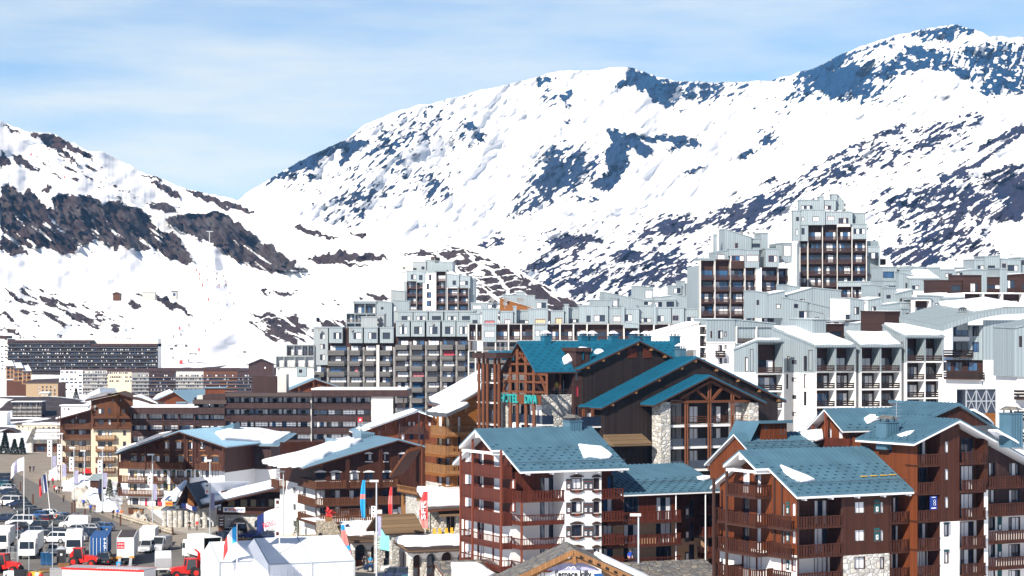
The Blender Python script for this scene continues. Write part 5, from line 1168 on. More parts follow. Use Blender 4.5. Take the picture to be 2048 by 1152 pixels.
for(a,c,rows)in((264,388,(827,849,872,895)),(388,450,(806,828,850)),(452,498+124,(794,818,843,868,893)),(626,742,(794,819,843,868,893))):
 for k,py in enumerate(rows):
  storey(a,c,py,py+11)
  vb=v(py+23);o=f.balc(P_(a),P_(c),vb+.1,.1,h=v(py+12)-vb-.1,m='plum_wood',style='boards',slab='brown_trim',w0=-.1,sides=(0,0))if not(452<=a<600 and k==0)else None
  if o is None:rb=MB();f.box(rb,P_(a),P_(c),v(py+23),v(py+12),-1.8,.1,'plum_wood');rb.build('roof_parapet',b.o)
m=MB()
for px in(262.5,294,326,357,389,450,622,743):
 u=P_(px);f.box(m,u-.12,u+.12,0,v(828 if px<389 else 795),-1.8,-.1,'concrete' if px>600 else 'brown_trim')
m.build('party_wall',b.o)
m=MB()
for k,py in enumerate((800,824,849,873)):f.box(m,P_(786.5),P_(808),v(py+16),v(py+8),-6,-1,'dark_wood')
f.box(m,P_(787),P_(790),0,v(780),-1,-.7,'frame_dark');f.box(m,P_(806),P_(808),0,v(780),-1,-.7,'frame_dark');m.build('side_balcony',b.o)
rb=MB();f.box(rb,P_(501),P_(550),v(787),v(753),-8,-3,'plum_wood');f.box(rb,P_(552),P_(570),v(787),v(749),-8,-2.6,'concrete');rb.build('lift_housing',b.o)
rb=MB();f.box(rb,P_(386),P_(420),v(804),v(792),-12,-6,'concrete');rb.build('lift_housing',b.o)
m=MB();q=f.P(P_(721),v(838),.15);f.box(m,P_(716),P_(725),v(844),v(835),.12,.2,'lettering_red');o=m.build('sign_panel',b.o);m=MB();m.prism([f.P(P_(718),v(841),.2),f.P(P_(723),v(841),.2),f.P(P_(720.5),v(837),.2)],f.n*.03,'white_paint');m.build('emblem',o)
b.finish()
b=Bld('chalet_residence','cream residence with brown timber upper floors and wooden balconies beside the snowbank','apartment building',118,468,5,0,cur=('glass','curtain','glass'))
f=b.front;v=lambda py,px=220:f.uv(px,py)[1]
pr,top,sl,sr=gable_front(b,f,(170,800),(237,785),(320,810),0,14,None,over=1.2,m='brown_roof',th=.4,edge='brown_trim',fascia='brown_wood')
uc=f.U(182);ue=f.U(266);vm=v(857)
f.wall(uc,ue,vm,0,'mid_wood',name='timber_wall',prof=[(p[0],p[1]-.05)for p in pr]);f.wall(uc,ue,0,vm,'cream_wall');f.wall(0,uc,v(878),0,'mid_wood',name='timber_wall',prof=[(0,v(836)),(uc,v(820))],w=-1.5);f.wall(0,uc,0,v(878),'cream_wall',w=-1.5)
f.wall(ue,f.U(282),0,v(822),'mid_wood',name='timber_wall',w=-2)
boxwall(b,[(uc,0),(uc,12),(ue,12),(ue,0)],0,v(815),'mid_wood','timber_wall');boxwall(b,[(0,1.5),(0,14),(ue,14)],0,v(835),'mid_wood','timber_wall')
zl=v(836);b.slab((-.8,-1,zl-.3),(-.8,12,zl-.3),(uc+.3,12,v(818)),(uc+.3,-1,v(818)),m='brown_roof',th=.3,edge='brown_trim',fascia='brown_wood',seams=0)
b.snow([(-.6,-.8,zl-.2),(uc,-.8,v(818)-.1),(uc,10,v(818)-.1),(-.6,10,zl-.2)],.4,seed=81);b.snow([on_plane(b,*g,*sl[:3])for g in((171,799),(200,793),(234,786),(232,782),(200,786),(180,793))],.3,seed=82);b.snow([on_plane(b,*g,*sr[:3])for g in((266,793),(290,799),(315,808),(300,798),(280,790))],.3,seed=83)
for py in(795,):
 for px in(225,241):f.pwin(px-2,px+3,py+3,py+9,n=1)
for a,c in((196,208),(216,222),(245,250)):
 for py in(817,839):f.pwin(a,c,py,py+11,n=1 if c-a<9 else 2)
for py in(861,883,905,927):
 for a,c in((196,211),(216,224),(246,252)):f.pwin(a,c,py,py+10,n=1 if c-a<9 else 2)
for py in(838,860,882,904,926):
 for a,c in((142,149),(157,172)):f.pwin(a,c,py,py+10,w0=-1.5,n=1 if c-a<9 else 2)
for py0,py1 in((826,836),(848,857)):
 for a,c in((186,234),(238,263)):vb=f.uv(210,py1,.9)[1];f.balc(f.U(a,.9),f.U(c,.9),vb,.9,h=1.1,m='mid_wood',style='bars')
for py in(880,902,924,945):vb=f.uv(210,py,1.1)[1];f.balc(f.U(191,1.1),f.U(230,1.1),vb,1.1,h=1.1,m='tan_wood' if py<910 else 'mid_wood',style='planks')
for py in(857,879,901,923,945):vb=f.uv(150,py,.0)[1];f.balc(f.U(125),uc-.1,vb,1.4,h=1.1,m='mid_wood',style='planks',w0=-1.5)
m=MB()
for px in(116,121,183,236,265):u=f.U(px,.8);f.box(m,u-.1,u+.1,0 if px<130 else vm-.3,v(830)if px<130 else top(u),.7,.85,'mid_wood')
m.build('timber_post',b.o)
for p in((f.uv(153,838),1),(f.uv(190,822),1)):q=f.P(p[0][0],p[0][1],.3);b.dish((q.x,q.y,q.z+1),.35)
b.finish()
b=Bld('chalet_house','rust house with pale blue metal roof behind the cream residence','house',312,560,8,8)
f=b.front;pr,top,sl,sr=gable_front(b,f,(298,806),(348,783),(380,806),0,12,'rust_wood',over=1,m='pale_blue_roof',inset=.8,edge='beam')
e=f.uv(410,800,0);b.slab(f.P(f.U(352),f.uv(352,805)[1],.5),f.P(f.U(425),f.uv(425,803)[1],.5),f.P(f.U(412),f.uv(412,778,-8)[1],-8),f.P(f.U(350),f.uv(350,780,-8)[1],-8),m='pale_blue_roof');m=MB();f.box(m,f.U(410),f.U(450),f.uv(420,790)[1],f.uv(420,777)[1],-8,-4,'rust_wood');f.box(m,f.U(408),f.U(452),f.uv(420,777)[1],f.uv(420,775)[1],-8.5,-3.5,'pale_blue_roof');m.build('dormer',b.o)
b.snow([on_plane(b,*g,*sl[:3])for g in((300,805),(325,793),(346,784),(340,780),(315,790))],.3,seed=91);b.finish()
def zboxes(b,f,boxes,m='zinc',depth=7,white=None):
 """zinc clad blocks: (px0, px1, top left row, top right row, bottom row, w, roof, [windows], material); roof: snow / dark / none"""
 for bx in boxes:
  a,c,t0,t1,bt,w,roof,wins=bx[:8];mm=bx[8]if len(bx)>8 else m;dp=bx[9]if len(bx)>9 else depth
  u0,v0=f.uv(a,t0,w);u1,v1=f.uv(c,t1,w);vb=f.uv((a+c)/2,bt,w)[1]
  f.wall(u0,u1,vb,0,mm,name='wall',prof=[(u0,v0),(u1,v1)],w=w)
  k=MB();P=f.P
  k.face([P(u1,vb,w),P(u1,vb,w-dp),P(u1,v1+.2,w-dp),P(u1,v1,w)],mm);k.face([P(u0,vb,w),P(u0,vb,w-dp),P(u0,v0+.2,w-dp),P(u0,v0,w)],mm);k.build('side_wall',b.o)
  k=MB();dz=Vector((0,0,.22));r0,r1=(.2,.2)if roof!='up' else(2.2,2.2)
  q=[P(u0-.12,v0,w+.15),P(u1+.12,v1,w+.15),P(u1+.12,v1+r1,w-dp),P(u0-.12,v0+r0,w-dp)]
  k.prism(q,dz,mm,'snow' if roof in('snow','up')else mm);k.build('roof',b.o)
  for(x0,x1,y0,y1,*r)in wins:
   f.pwin(x0,x1,y0,y1,w0=w,n=r[0]if r else 2,fm=r[1]if len(r)>1 else 'frame_dark',cur=r[2]if len(r)>2 else['glass','curtain'])
def pv(f,rows,px,w=0):return[f.uv(px,r,w)[1]for r in rows]
def pu(f,cols,w=0):return[f.uv(c,690,w)[0]for c in cols]
b=Bld('apartment_block','tall grey block chequered with weathered board balconies, zinc boxes along its top','apartment building',551,512,-4,10,cur=('curtain','curtain','glass','glass_blue','curtain'))
f=b.front;v=lambda py,px=750:f.uv(px,py)[1]
U=lambda px:f.U(px)
f.wall(U(640),U(786),0,v(656),'umber_wood',w=-1.3);f.wall(U(786),U(945),0,v(646),'umber_wood',w=-1.3);boxwall(b,[(U(945),0),(U(945),14),(U(627),14),(U(627),1)],0,v(656),'concrete')  # recess walls coloured dark to stand in for deep shade
def bay(a,c,rows,px,tone=0):
 for py in rows:
  b_=f.uv(px,py,0)[1]
  cur=rnd.choice((['curtain','curtain','glass'],['glass','glass_blue','curtain'],['curtain','glass','curtain'],['glass_blue','glass','glass'],['curtain','curtain','curtain']))if rnd.random()>.07 else rnd.choice((['curtain_rose']*3,['curtain_red']*3,['glass','curtain_rose','curtain_red']))
  f.win(U(a)+.45,b_-.1,U(c)-U(a)-1.1,2.25,n=3,w0=-1.3,cur=cur,rec=.06)
  o=f.balc(U(a),U(c)-.95,b_,1.2,h=.95,m='grey_wood',style='solid',slab='grey_wood',w0=-1.25,st=.35)
  k=MB();u=U(c)-.95;k.prism([f.P(u,b_-.06,-.05),f.P(u+.8,b_-.06,-1.3),f.P(u+.8,b_+.95,-1.3),f.P(u,b_+.95,-.05)],f.ud*-.06,'grey_wood');k.build('side_panel',o)
 k=MB();k.tube(f.P(u+.9,0,-1.4),f.P(u+.9,v(rows[0]-14),-1.4),.4,'grey_wall',n=10);k.build('pier',b.o)
rB=[708+21.3*k for k in range(5)]
for a,c in((655,696),(697,727),(727,755),(760,788)):bay(a,c,rB,(a+c)/2)
rC=[697+21.3*k for k in range(7)]
for a,c in((790,821),(821,852),(852,882),(882,913),(913,938)):bay(a,c,rC,(a+c)/2)
bay(628,655,[751],640)
k=MB();k.box((U(752.5),.1,0),(U(758.5),1.5,v(690)),'concrete');k.build('pier',b.o)
zboxes(b,f,[(627,656,656,656,730,-.6,'n',[(640,650,667,678),(640,650,688,698),(640,650,709,720)],'zinc_fine',4)]+[(a,a+27,656,656,686,.2,'n',[(a+9,a+25,665,678,3)],'zinc',6)for a in(658,698,728)]+[(760,787,656,656,686,-.2,'n',[(765,780,665,678,3)],'zinc',6)]+[(a,a+27,643,643,673,.2,'n',[(a+6,a+22,653,668,3)],'zinc',6)for a in(792,822,853,884,913)]+[(788,950,623,623,643,-5,'n',[],'zinc_fine',6)]+[(a,a+28,624,624,641,-4,'n',[(a+6,a+24,632,640,3)],'zinc',4)for a in(797,827,858,889,918)]+[(722,760,635,635,657,-2,'n',[],'zinc_fine',5),(755,768,630,630,656,-3,'n',[],'zinc_fine',4)])
f.wall(U(551),U(640),0,v(712),'white_wall',w=-1.2)
loggias(f,[U(x)for x in(573,588,604,616,628)],[v(712),v(690)],d=1.6,back='white_wall',fm='frame_dark',wn=2,style='open',rail='umber_wood',fin='zinc_fine',slab='zinc_fine',cur=['curtain','curtain','glass'])
loggias(f,[U(x)for x in(552,568,590,610,628)],[v(735),v(713)],d=1.6,back='white_wall',wn=3,style='open',rail='umber_wood',fin='zinc_fine',slab='zinc_fine',cur=['curtain','curtain','glass'])
f.wall(U(562),U(630),0,v(737),'white_wall',w=2);k=MB();k.box((U(596),-2.3,v(752)),(U(616),-1.9,v(734)),'zinc');k.box((U(601),-2.4,v(745)),(U(607),-2.28,v(739)),'dark_gap');k.build('vent_housing',b.o)
for px in(640,704,804,866):q=f.P(U(px),v(648 if px>790 else 660),.4);b.dish((q.x,q.y,q.z),.4)
k=MB()
for i in range(2):
 c_=f.P(U(756),v(640+i*9),-1.9);k.tube(c_,c_+f.n*.3,.45,'iron',n=10)
k.build('fan',b.o)
b.finish()
b=Bld('apartment_block','small stepped zinc flats with two loggias rising behind the chequered grey block','apartment building',692,560,0,15)
f=b.front;U=f.U;v=lambda py:f.uv(730,py)[1]
loggias(f,[U(708),U(730),U(752)],[v(628),v(606)],d=1.5,fin='zinc',slab='zinc',back='grey_wall',rail='grey_wood',style='open',wn=3);loggias(f,[U(693),U(710),U(733),U(752)],[v(660),v(646),v(627)],d=1.5,fin='zinc',slab='zinc',back='grey_wall',rail='grey_wood',style='boards',wn=3)
zboxes(b,f,[(706,753,604,604,607,.1,'n',[]),(752,784,602,606,660,-.2,'n',[(762,767,614,619,1)],'zinc',10),(782,810,581,583,660,-3,'n',[],'zinc_fine',9),(785,818,601,603,660,-1,'n',[(785,792,612,622,1)])]);b.finish()
b=Bld('apartment_tower','distant stepped tower with white strip and red brown balconies, left of the blue hotel roof','apartment building',812,700,-6,24)
f=b.front;U=f.U;v=lambda py:f.uv(870,py)[1]
kw=dict(d=1.6,fin='grey_wall',slab='umber_wood',back='umber_wood',rail='umber_wood',wn=3,ft=.3,cur=['glass','glass_blue','curtain'])
rows=[v(y)for y in(640,624,608,592,577,563)]
loggias(f,[U(813),U(833),U(846)],rows,**kw);loggias(f,[U(872),U(892)],rows+[v(543)],**kw);loggias(f,[U(895),U(916),U(937)],rows[:-1],**kw)
f.wall(U(846),U(872),0,v(545),'white_wall',w=.1)
for y in(549,567,584,601,618):f.pwin(853,863,y,y+12,w0=.1,n=2,fm='frame_red')
zboxes(b,f,[(813,835,542,544,563,-.1,'n',[(822,832,549,559)]),(834,850,541,546,565,.5,'n',[(838,845,550,560,1)]),(849,871,542,542,546,.2,'n',[]),(850,905,520,526,543,-2,'n',[(842+4,852,533,539,1)],'zinc',8),(825,852,524,524,545,-1.5,'n',[(843,849,533,539,1),(826,833,536,540,1)],'zinc_fine'),(893,918,548,552,575,-.4,'n',[(905,912,561,570,1)]),(915,940,551,553,577,-1,'n',[(918,936,562,570,3)]),(937,948,556,558,645,-3,'n',[]),(872,893,541,541,543,.1,'n',[]),(808,813,565,565,640,-2,'n',[])])
k=MB();k.box((U(860),2,v(522)),(U(866),4,v(513)),'brown_roof');k.box((U(868),2,v(525)),(U(876),5,v(514)),'dark_gap');k.build('chimney',b.o);b.finish()
b=Bld('apartment_tower','shorter of the two right hand towers, dark loggias, zinc top with three dishes','apartment building',1401,478,6.5,26)
f=b.front;U=f.U;v=lambda py,px=1460:f.uv(px,py)[1]
kw=dict(d=1.7,fin='concrete',slab='umber_wood',back='umber_wood',rail='umber_wood',wn=3,ft=.3,cur=['curtain','glass','glass_blue'])
rows=[v(y)for y in(655,631,606,582,559)]
loggias(f,[U(1401),U(1430),U(1461)],rows+[v(520)],tall=2.1,**kw);loggias(f,[U(1461),U(1490),U(1512)],rows+[v(536)],**kw)
f.wall(U(1512),U(1523),0,v(535),'white_wall');f2=b.face(0,1.0,0);loggias(f2,[f2.U(1523),f2.U(1556)],[x for x in rows]+[v(534)],**kw)
boxwall(b,[(U(1556),1),(U(1572),9),(U(1572),16),(0,16),(0,1)],0,v(530),'zinc')
loggias(b.face(U(1556)+.1,2.6,12),[0,3.4],[x for x in rows]+[v(536)],**dict(kw,wn=1))
zboxes(b,f,[(1401,1430,518,518,521,.1,'n',[]),(1430,1461,506,500,521,-2,'n',[(1434,1450,508,519,2)]),(1459,1490,499,499,512,-.2,'n',[]),(1490,1518,500,500,535,.6,'n',[(1493,1517,510,523,3,'frame_red',['curtain','glass_blue','curtain'])]),(1531,1558,498,498,534,.4,'n',[(1537,1554,511,524,3,'frame_red')]),(1450,1503,459,476,500,-2.5,'snow',[(1470,1476,486,496,1,'frame_red')]),(1503,1521,478,478,500,-3,'n',[(1504,1520,487,495,2)]),(1522,1536,467,467,500,-2.6,'n',[]),(1552,1572,489,487,512,-6,'n',[]),(1565,1584,487,487,525,-5,'n',[(1567,1582,490,512,1)]),(1428,1434,471,471,520,-3,'n',[],'zinc',1)])
k=MB();f.box(k,U(1461),U(1490),v(536),v(522),-1.5,-.1,'umber_wood');k.build('balcony',b.o);f.pwin(1463,1488,511,522,w0=-.2,n=3,fm='frame_red')
for px in(1489,1502,1513):q=f.P(U(px),v(465),-3);b.dish((q.x,q.y,q.z),.5,30)
b.finish()
b=Bld('apartment_tower','tallest tower with brown loggias under a stack of pale zinc boxes','apartment building',1600,500,-5,26,cur=('glass','glass_blue','curtain'))
f=b.front;U=f.U;v=lambda py,px=1680:f.uv(px,py)[1]
kw=dict(d=1.6,fin='concrete',slab='umber_wood',back='umber_wood',rail='umber_wood',wn=4,ft=.25,cur=['glass','glass_blue','curtain','glass'])
rows=[v(y)for y in(640,619,597,573,550,527,504,481)]
c4=[U(x)for x in(1616,1645,1674.5,1704,1733)]
loggias(f,c4,rows,**kw);loggias(f,c4[:3],[rows[-1],v(450)],**kw);loggias(f,c4[2:],[rows[-1],v(454)],**kw)
f2=b.face(0,.8,0);loggias(f2,[f2.U(1600),f2.U(1615)],rows,**dict(kw,wn=2));f3=b.face(0,1.2,0);loggias(f3,[f3.U(1734),f3.U(1759)],rows[:5],**kw)
boxwall(b,[(c4[-1],1.5),(U(1760),3),(U(1760),16),(0,16),(0,1)],0,rows[-1],'zinc');k=MB();k.box((U(1758),.4,v(565)),(U(1760.5),4,v(495)),'zinc');k.build('side_wall',b.o)
zboxes(b,f,[(1586,1601,422,422,482,1.0,'n',[(1592,1598,434,442,1),(1592,1596,458,471,1)]),(1599,1616,450,450,482,.6,'n',[(1603,1609,456,469,1)]),(1600,1650,420,420,450,.8,'n',[(1603,1608,434,442,1),(1625,1638,433,442)]),(1598,1672,401,401,421,-1,'n',[(1602,1625,411,419,4),(1649,1662,411,419,2,'frame_red')]),(1638,1648,394,394,421,-.6,'n',[]),(1663,1675,389,390,421,-2,'n',[]),(1674,1688,388,404,421,-2.5,'n',[],'zinc'),(1650,1705,424,424,449,.3,'n',[(1655,1668,432,441,2,'frame_red'),(1677,1697,436,447,4,'frame_red')]),(1704,1731,427,427,448,-1.5,'n',[(1706,1710,438,445,1)]),(1705,1734,449,449,478,.2,'n',[(1707,1730,457,468,4)]),(1734,1760,494,494,512,-.6,'n',[(1736,1757,505,517,3)]),(1675,1763,564,564,573,.3,'n',[])])
k=MB();k.box((U(1762),4,v(528)),(U(1775),8,v(517)),'dark_wood');k.build('balcony',b.o)
for y in(405,416):q=f.P(U(1691),v(y+4),-3);b.dish((q.x,q.y,q.z),.55,-20)
b.finish()
b=Bld('apartment_block','long zinc clad terrace of dark loggias running behind the blue hotel roof','apartment building',936,480,1,14)
f=b.front;U=f.U;v=lambda py,px=1160:f.uv(px,py)[1]
cols=[U(x)for x in(937,953,965,991,1017,1042,1067,1093,1120,1147,1174,1216,1248,1277,1308,1338,1369,1399)]
kw=dict(fin='concrete',slab='grey_wall',back='umber_wood',rail='umber_wood',wn=3,ft=.4,d=1.7,cur=['glass','curtain','glass_blue'])
loggias(f,cols,[v(681),v(648)],**kw);loggias(f,[U(x)for x in(965,991,1017,1042,1067,1093)],[v(702),v(683)],**dict(kw,rail='grey_wood',back='grey_wood',cur=['curtain','glass','curtain']))
loggias(f,[U(x)for x in(937,951,965)],[v(y)for y in(790,768,746,724,702)],**dict(kw,rail='grey_wood',back='grey_wood',wn=2));f.wall(U(965),U(1400),0,v(702),'grey_wood',name='timber_wall',w=-.3)
zboxes(b,f,[(a,c,t,t,649,w,'n',ws)for a,c,t,w,ws in((940,962,628,-.5,[(945,955,640,648,2)]),(964,996,619,.3,[(969,989,641,652,2,'frame_red',['curtain_rose'])]),(1000,1026,624,-.5,[(1009,1021,639,650,2,'frame_red',['curtain_rose','curtain'])]),(1030,1058,622,-2.5,[(1038,1056,640,647,3)]),(1057,1096,619,.3,[(1070,1091,638,651,4,'frame_red',['curtain_warm'])]),(1102,1128,623,-.5,[(1111,1124,636,649,2,'frame_red',['curtain_warm'])]),(1128,1160,617,-2.5,[(1140,1158,638,645,3)]),(1158,1216,612,-.2,[(1173,1181,631,644,1),(1188,1210,630,643,4)]),(1216,1248,617,-.8,[(1226,1241,632,643,2,'frame_red')]),(1248,1278,618,-.4,[(1249,1264,629,642,2)]),(1278,1312,612,-1.5,[(1280,1302,636,644,3)]),(1313,1342,616,-.4,[(1315,1328,631,643,2)]),(1344,1368,616,-.2,[(1345,1357,631,641,2,'frame_red')]),(1368,1400,618,-.8,[(1374,1397,634,643,3)]))]+[(965,992,648,648,684,.25,'n',[(969,989,662,674,2)]),(1067,1095,648,648,684,.25,'n',[(1070,1079,660,672,1)]),(1248,1278,645,648,656,.6,'snow',[]),(1027,1033,614,614,648,-1,'n',[]),(1130,1137,610,610,648,-1,'n',[]),(1242,1249,612,612,650,.2,'n',[]),(1307,1313,610,610,650,0,'n',[])])
for px,py in((985,615),(1010,604),(1104,645),(1218,612)):q=f.P(U(px),v(py+4),-1.5);b.dish((q.x,q.y,q.z),.6,20)
b.finish()
b=Bld('apartment_block','snow roofed zinc houses climbing the slope between the long terrace and the shorter tower','apartment building',1190,580,8,30)
f=b.front
zboxes(b,f,[(1208,1345,585,612,640,0,'snow',[]),(1222,1236,597,597,616,.5,'n',[(1223,1235,600,612,1)]),(1187,1224,601,601,616,1,'n',[]),(1288,1306,575,575,600,-1,'n',[(1290,1304,580,596,2)]),(1272,1292,573,574,602,-1.5,'n',[]),(1307,1345,596,592,612,-1,'snow',[(1331,1341,600,608,2)]),(1345,1363,572,572,588,-2,'n',[(1347,1361,576,586,2)]),(1362,1370,563,563,592,-2.5,'n',[]),(1372,1392,568,568,592,-2,'n',[(1374,1390,573,590,2)]),(1384,1402,578,578,620,-.5,'n',[(1386,1398,583,612,1)]),(1286,1306,601,601,616,1.2,'snow',[(1288,1304,603,613,2)]),(1306,1330,601,601,616,1.0,'snow',[(1309,1324,604,614,2)]),(1330,1352,600,600,616,1.0,'snow',[(1333,1348,603,614,2)]),(1345,1402,588,600,618,-.2,'snow',[])]);b.finish()
b=Bld('apartment_block','low flats with a long snowy orange roof edge and many dishes below the terraced knoll','apartment building',960,620,0,28)
f=b.front
zboxes(b,f,[(1005,1070,590,592,625,-4,'snow',[(1010,1022,605,612,2)]),(1070,1095,600,601,625,-3,'snow',[(1073,1092,605,616,2)]),(942,1010,607,607,625,-1,'snow',[(945,962,610,618,2),(975,1000,609,617,3)]),(1000,1080,597,622,640,0,'snow',[],'orange_wood',3),(1032,1050,585,585,596,-5,'n',[],'zinc')])
for px in(1012,984,1038,1045):q=f.P(f.U(px),f.uv(px,600)[1],.5);b.dish((q.x,q.y,q.z),.8,20)
b.finish()
cur_w=['curtain','glass','curtain','glass','glass_blue']
def white_unit(label,pxn,D,yaw,zb,lw,rows,cols,zin,roof_pts,lwin,group=None,d=2.0):
 """a unit with a blank left wall, loggias in front and a shed roof deep in snow"""
 b=Bld('apartment_block',label,'apartment building',pxn,D,yaw,zb,cur=cur_w);f=b.front;lf=b.face(0,0,-90)
 U=f.U;us=[U(c)for c in cols];v=[f.uv(cols[0],r)[1]for r in rows]
 loggias(f,us,v[:1]+v[1:-1],d=d,fin='white_wall',slab='white_wall',back='umber_wood',rail='dark_wood',style='boards',wn=4,ft=.3)
 loggias(f,us,v[-2:],d=d+.6,fin='zinc',slab='zinc',back='umber_wood',rail='umber_wood',style='boards',wn=3,ft=.4,stl=.3)
 zt=v[-1];zz=lf.uv(pxn-5,zin)[1]
 back=lf.U(lw);pr=[(back,lf.uv(lw,roof_pts[0])[1]),(0,zt)]
 lf.wall(back,0,zz,0,'zinc',prof=pr);lf.wall(back,0,0,zz,'white_wall')
 if us[0]>.05:f.wall(0,us[0]-.15,0,zz,'white_wall',w=-.01);f.wall(0,us[0]-.15,zz,zt,'zinc',w=-.01)
 for(a,c,p,q,*r)in lwin:lf.pwin(a,c,p,q,n=1,cur=['glass','curtain'],fm='frame_dark')
 x2=us[-1]+.2;zb_=pr[0][1];k=MB();dz=Vector((0,0,.3))
 k.prism([(-.15,-.3,zt),(x2,-.3,zt),(x2,-back,zb_),(-.15,-back,zb_)],dz,'zinc','zinc');k.build('roof',b.o)
 b.snow([(.15,.1,zt+.3),(x2-.2,.1,zt+.3),(x2-.2,-back-.3,zb_+.28),(.15,-back-.3,zb_+.28)],.35,seed=pxn)
 boxwall(b,[(x2,0),(x2,-back)],0,zt,'white_wall');return b,f,lf
b,f,lf=white_unit('left corner unit of the white and zinc flats beside the big dark hotel gable',1512,318,25,8,1468,(855,818,783,748,683),(1514,1566),745,(701,),((1490,1496,714,743),(1500,1507,698,743)));b.finish()
b,f,lf=white_unit('white and zinc flats with the broad blank left wall and one square window per floor',1630,318,25,8,1545,(880,850,815,779,744,694),(1632,1671,1710),746,(658,),((1584,1593,720,728),(1584,1593,755,763),(1585,1593,790,798),(1585,1593,824,832),(1608,1614,712,742),(1575,1579,712,742),(1617,1626,700,742),(1608,1613,748,776),(1608,1613,783,811),(1573,1576,748,778)))
for a,c,t0,t1,bt,w,ws,*mt in((1650,1688,650,650,690,-7,[(1652,1684,662,674,4,'frame_dark',['glass','curtain','curtain','glass'])],'umber_wood'),(1625,1652,640,640,690,-6.6,[])):zboxes(b,f,[(a,c,t0,t1,bt,w,'snow',ws,*mt)])
b.finish()
b,f,lf=white_unit('white and zinc flats in the middle of the right hand loggia terrace',1720,322,25,8,1690,(880,850,815,779,744,694),(1722,1761,1801),746,(668,),((1712,1716,700,742),));b.finish()
b,f,lf=white_unit('white and zinc flats set one step higher at the right end of the loggia terrace',1811,326,25,8,1765,(870,832,797,761,724,675),(1813,1850,1886),726,(652,),((1803,1807,684,720),))
zboxes(b,f,[(1770,1802,625,625,672,-9,'snow',[(1772,1799,644,655,4)],'umber_wood'),(1818,1856,628,628,668,-8,'snow',[(1821,1852,646,657,4)],'umber_wood'),(1803,1819,618,618,668,-8.5,'n',[])]);b.finish()
b=Bld('apartment_block','tall narrow white flats with zinc upper storey behind the blue hotel chimneys','apartment building',1398,372,15,14,cur=cur_w)
f=b.front;U=f.U;v=lambda py:f.uv(1450,py)[1]
loggias(f,[U(x)for x in(1399,1413)],[v(y)for y in(740,717,694,670,652)],d=1.5,back='umber_wood',rail='dark_wood',wn=2)
zboxes(b,f,[(1413,1470,640,640,686,.2,'snow',[(1436,1446,661,677,2),(1449,1453,663,673,1),(1421,1424,662,676,1)]),(1413,1470,686,686,740,.15,'n',[(1437,1444,690,702,2),(1449,1453,690,698,1),(1437,1444,716,728,2),(1449,1453,717,726,1)],'white_wall'),(1470,1550,640,648,700,0,'snow',[]),(1320,1398,668,646,700,-3,'snow',[],'white_wall')])
loggias(b.face(0,-.4,0),[U(x)for x in(1472,1512,1548)],[v(688),v(653)],d=1.6,fin='white_wall',slab='zinc',back='umber_wood',rail='umber_wood',wn=4)
vb=v(712);f.balc(U(1430),U(1446),vb,1.2,h=1.1,m='dark_wood',style='boards',w0=.15);b.finish()
b=Bld('apartment_block','big pale zinc house with curved snowy roof, glazed corner and white base','apartment building',1966,300,14,2,cur=('glass','glass_blue'))
f=b.front;lf=b.face(0,0,-70);U=f.U;v=lambda py,px=2000:f.uv(px,py)[1]
f.wall(0,U(2110),v(720),v(640),'zinc');f.wall(0,U(2110),0,v(720),'white_wall',w=.02)
for y in(651,685,721):f.pwin(1991,2007,y,y+19,n=1,fm='beam',w0=0 if y<715 else.02)
f.pwin(2024,2034,655,700,n=1,fm='beam');
lf.wall(lf.U(1905),0,lf.uv(1940,720)[1],v(650),'zinc');lf.wall(lf.U(1880),0,0,lf.uv(1940,756)[1],'white_wall',w=.3);lf.wall(lf.U(1888),0,lf.uv(1940,756)[1],lf.uv(1940,720)[1],'umber_wood',name='timber_wall',w=-.5)
for a,c in((1908,1936),(1945,1958)):
 for y in(652,684):lf.pwin(a,c,y,y+20,n=2,fm='frame_dark',cur=['glass_blue','glass'])
lf.box(w_:=MB(),lf.U(1906),lf.U(1940),lf.uv(1920,682)[1],lf.uv(1920,674)[1],0,.15,'white_wall');w_.build('wall_panel',b.o)
for y0,y1 in((702,712),(742,756)):vb=lf.uv(1915,y1,1)[1];lf.balc(lf.U(1889,1),lf.U(1937 if y0<720 else 1960,1),vb,1.2,h=1.0,m='dark_wood',style='boards')
for a,c in((1887,1902),(1908,1925),(1935,1955)):lf.pwin(a,c,724,742,w0=-.5,n=2)
k=MB();n=9;pts=[]
P0=lf.P(lf.U(1882,2),lf.uv(1885,636,2)[1],2)
for i in range(n+1):
 t=i/n;px=1885+(2060-1885)*t;y=652-30*math.sin(min(1,t*1.25)*math.pi*.5)-(6*t)
 q=on_plane(b,px,690,(0,-1.2,0),(1,-1.2,0),(0,-1.2,1));pts.append((q.x,b.V(y,b.D-1)))
for(x0,z0),(x1,z1)in zip(pts,pts[1:]):
 k.prism([(x0,-1.2,z0-.8),(x1,-1.2,z1-.8),(x1,-1.2,z1),(x0,-1.2,z0)],(0,15,1.5),'zinc')
 for j in range(3):xx=x0+(x1-x0)*j/3;zz=z0+(z1-z0)*j/3;k.bar((xx,-1.2,zz+.03),(xx,13.8,zz+1.53),.08,.08,'zinc')
k.build('roof',b.o);b.snow([(pts[4][0],1.0,pts[4][1]+.3),(pts[7][0],.5,pts[7][1]+.3),(pts[9][0],0,pts[9][1]+.2),(pts[9][0],13,pts[9][1]+1.5),(pts[4][0],13,pts[4][1]+1.5)],.6,seed=101)
q=on_plane(b,1925,690,(0,3,0),(1,3,0),(0,3,1));b.chimney((q.x,3,b.V(640,303)),1.2,1.2,m='zinc_fine',cap='slate')
k=MB();ua,uc=f.U(1932,3),f.U(2032,3);va,vc=f.uv(1980,826,3)[1],f.uv(1980,778,3)[1];f.box(k,ua,uc,va,vc,0,3,'glass');f.box(k,ua-3,uc+1,vc,vc+.5,0,3.4,'white_paint')
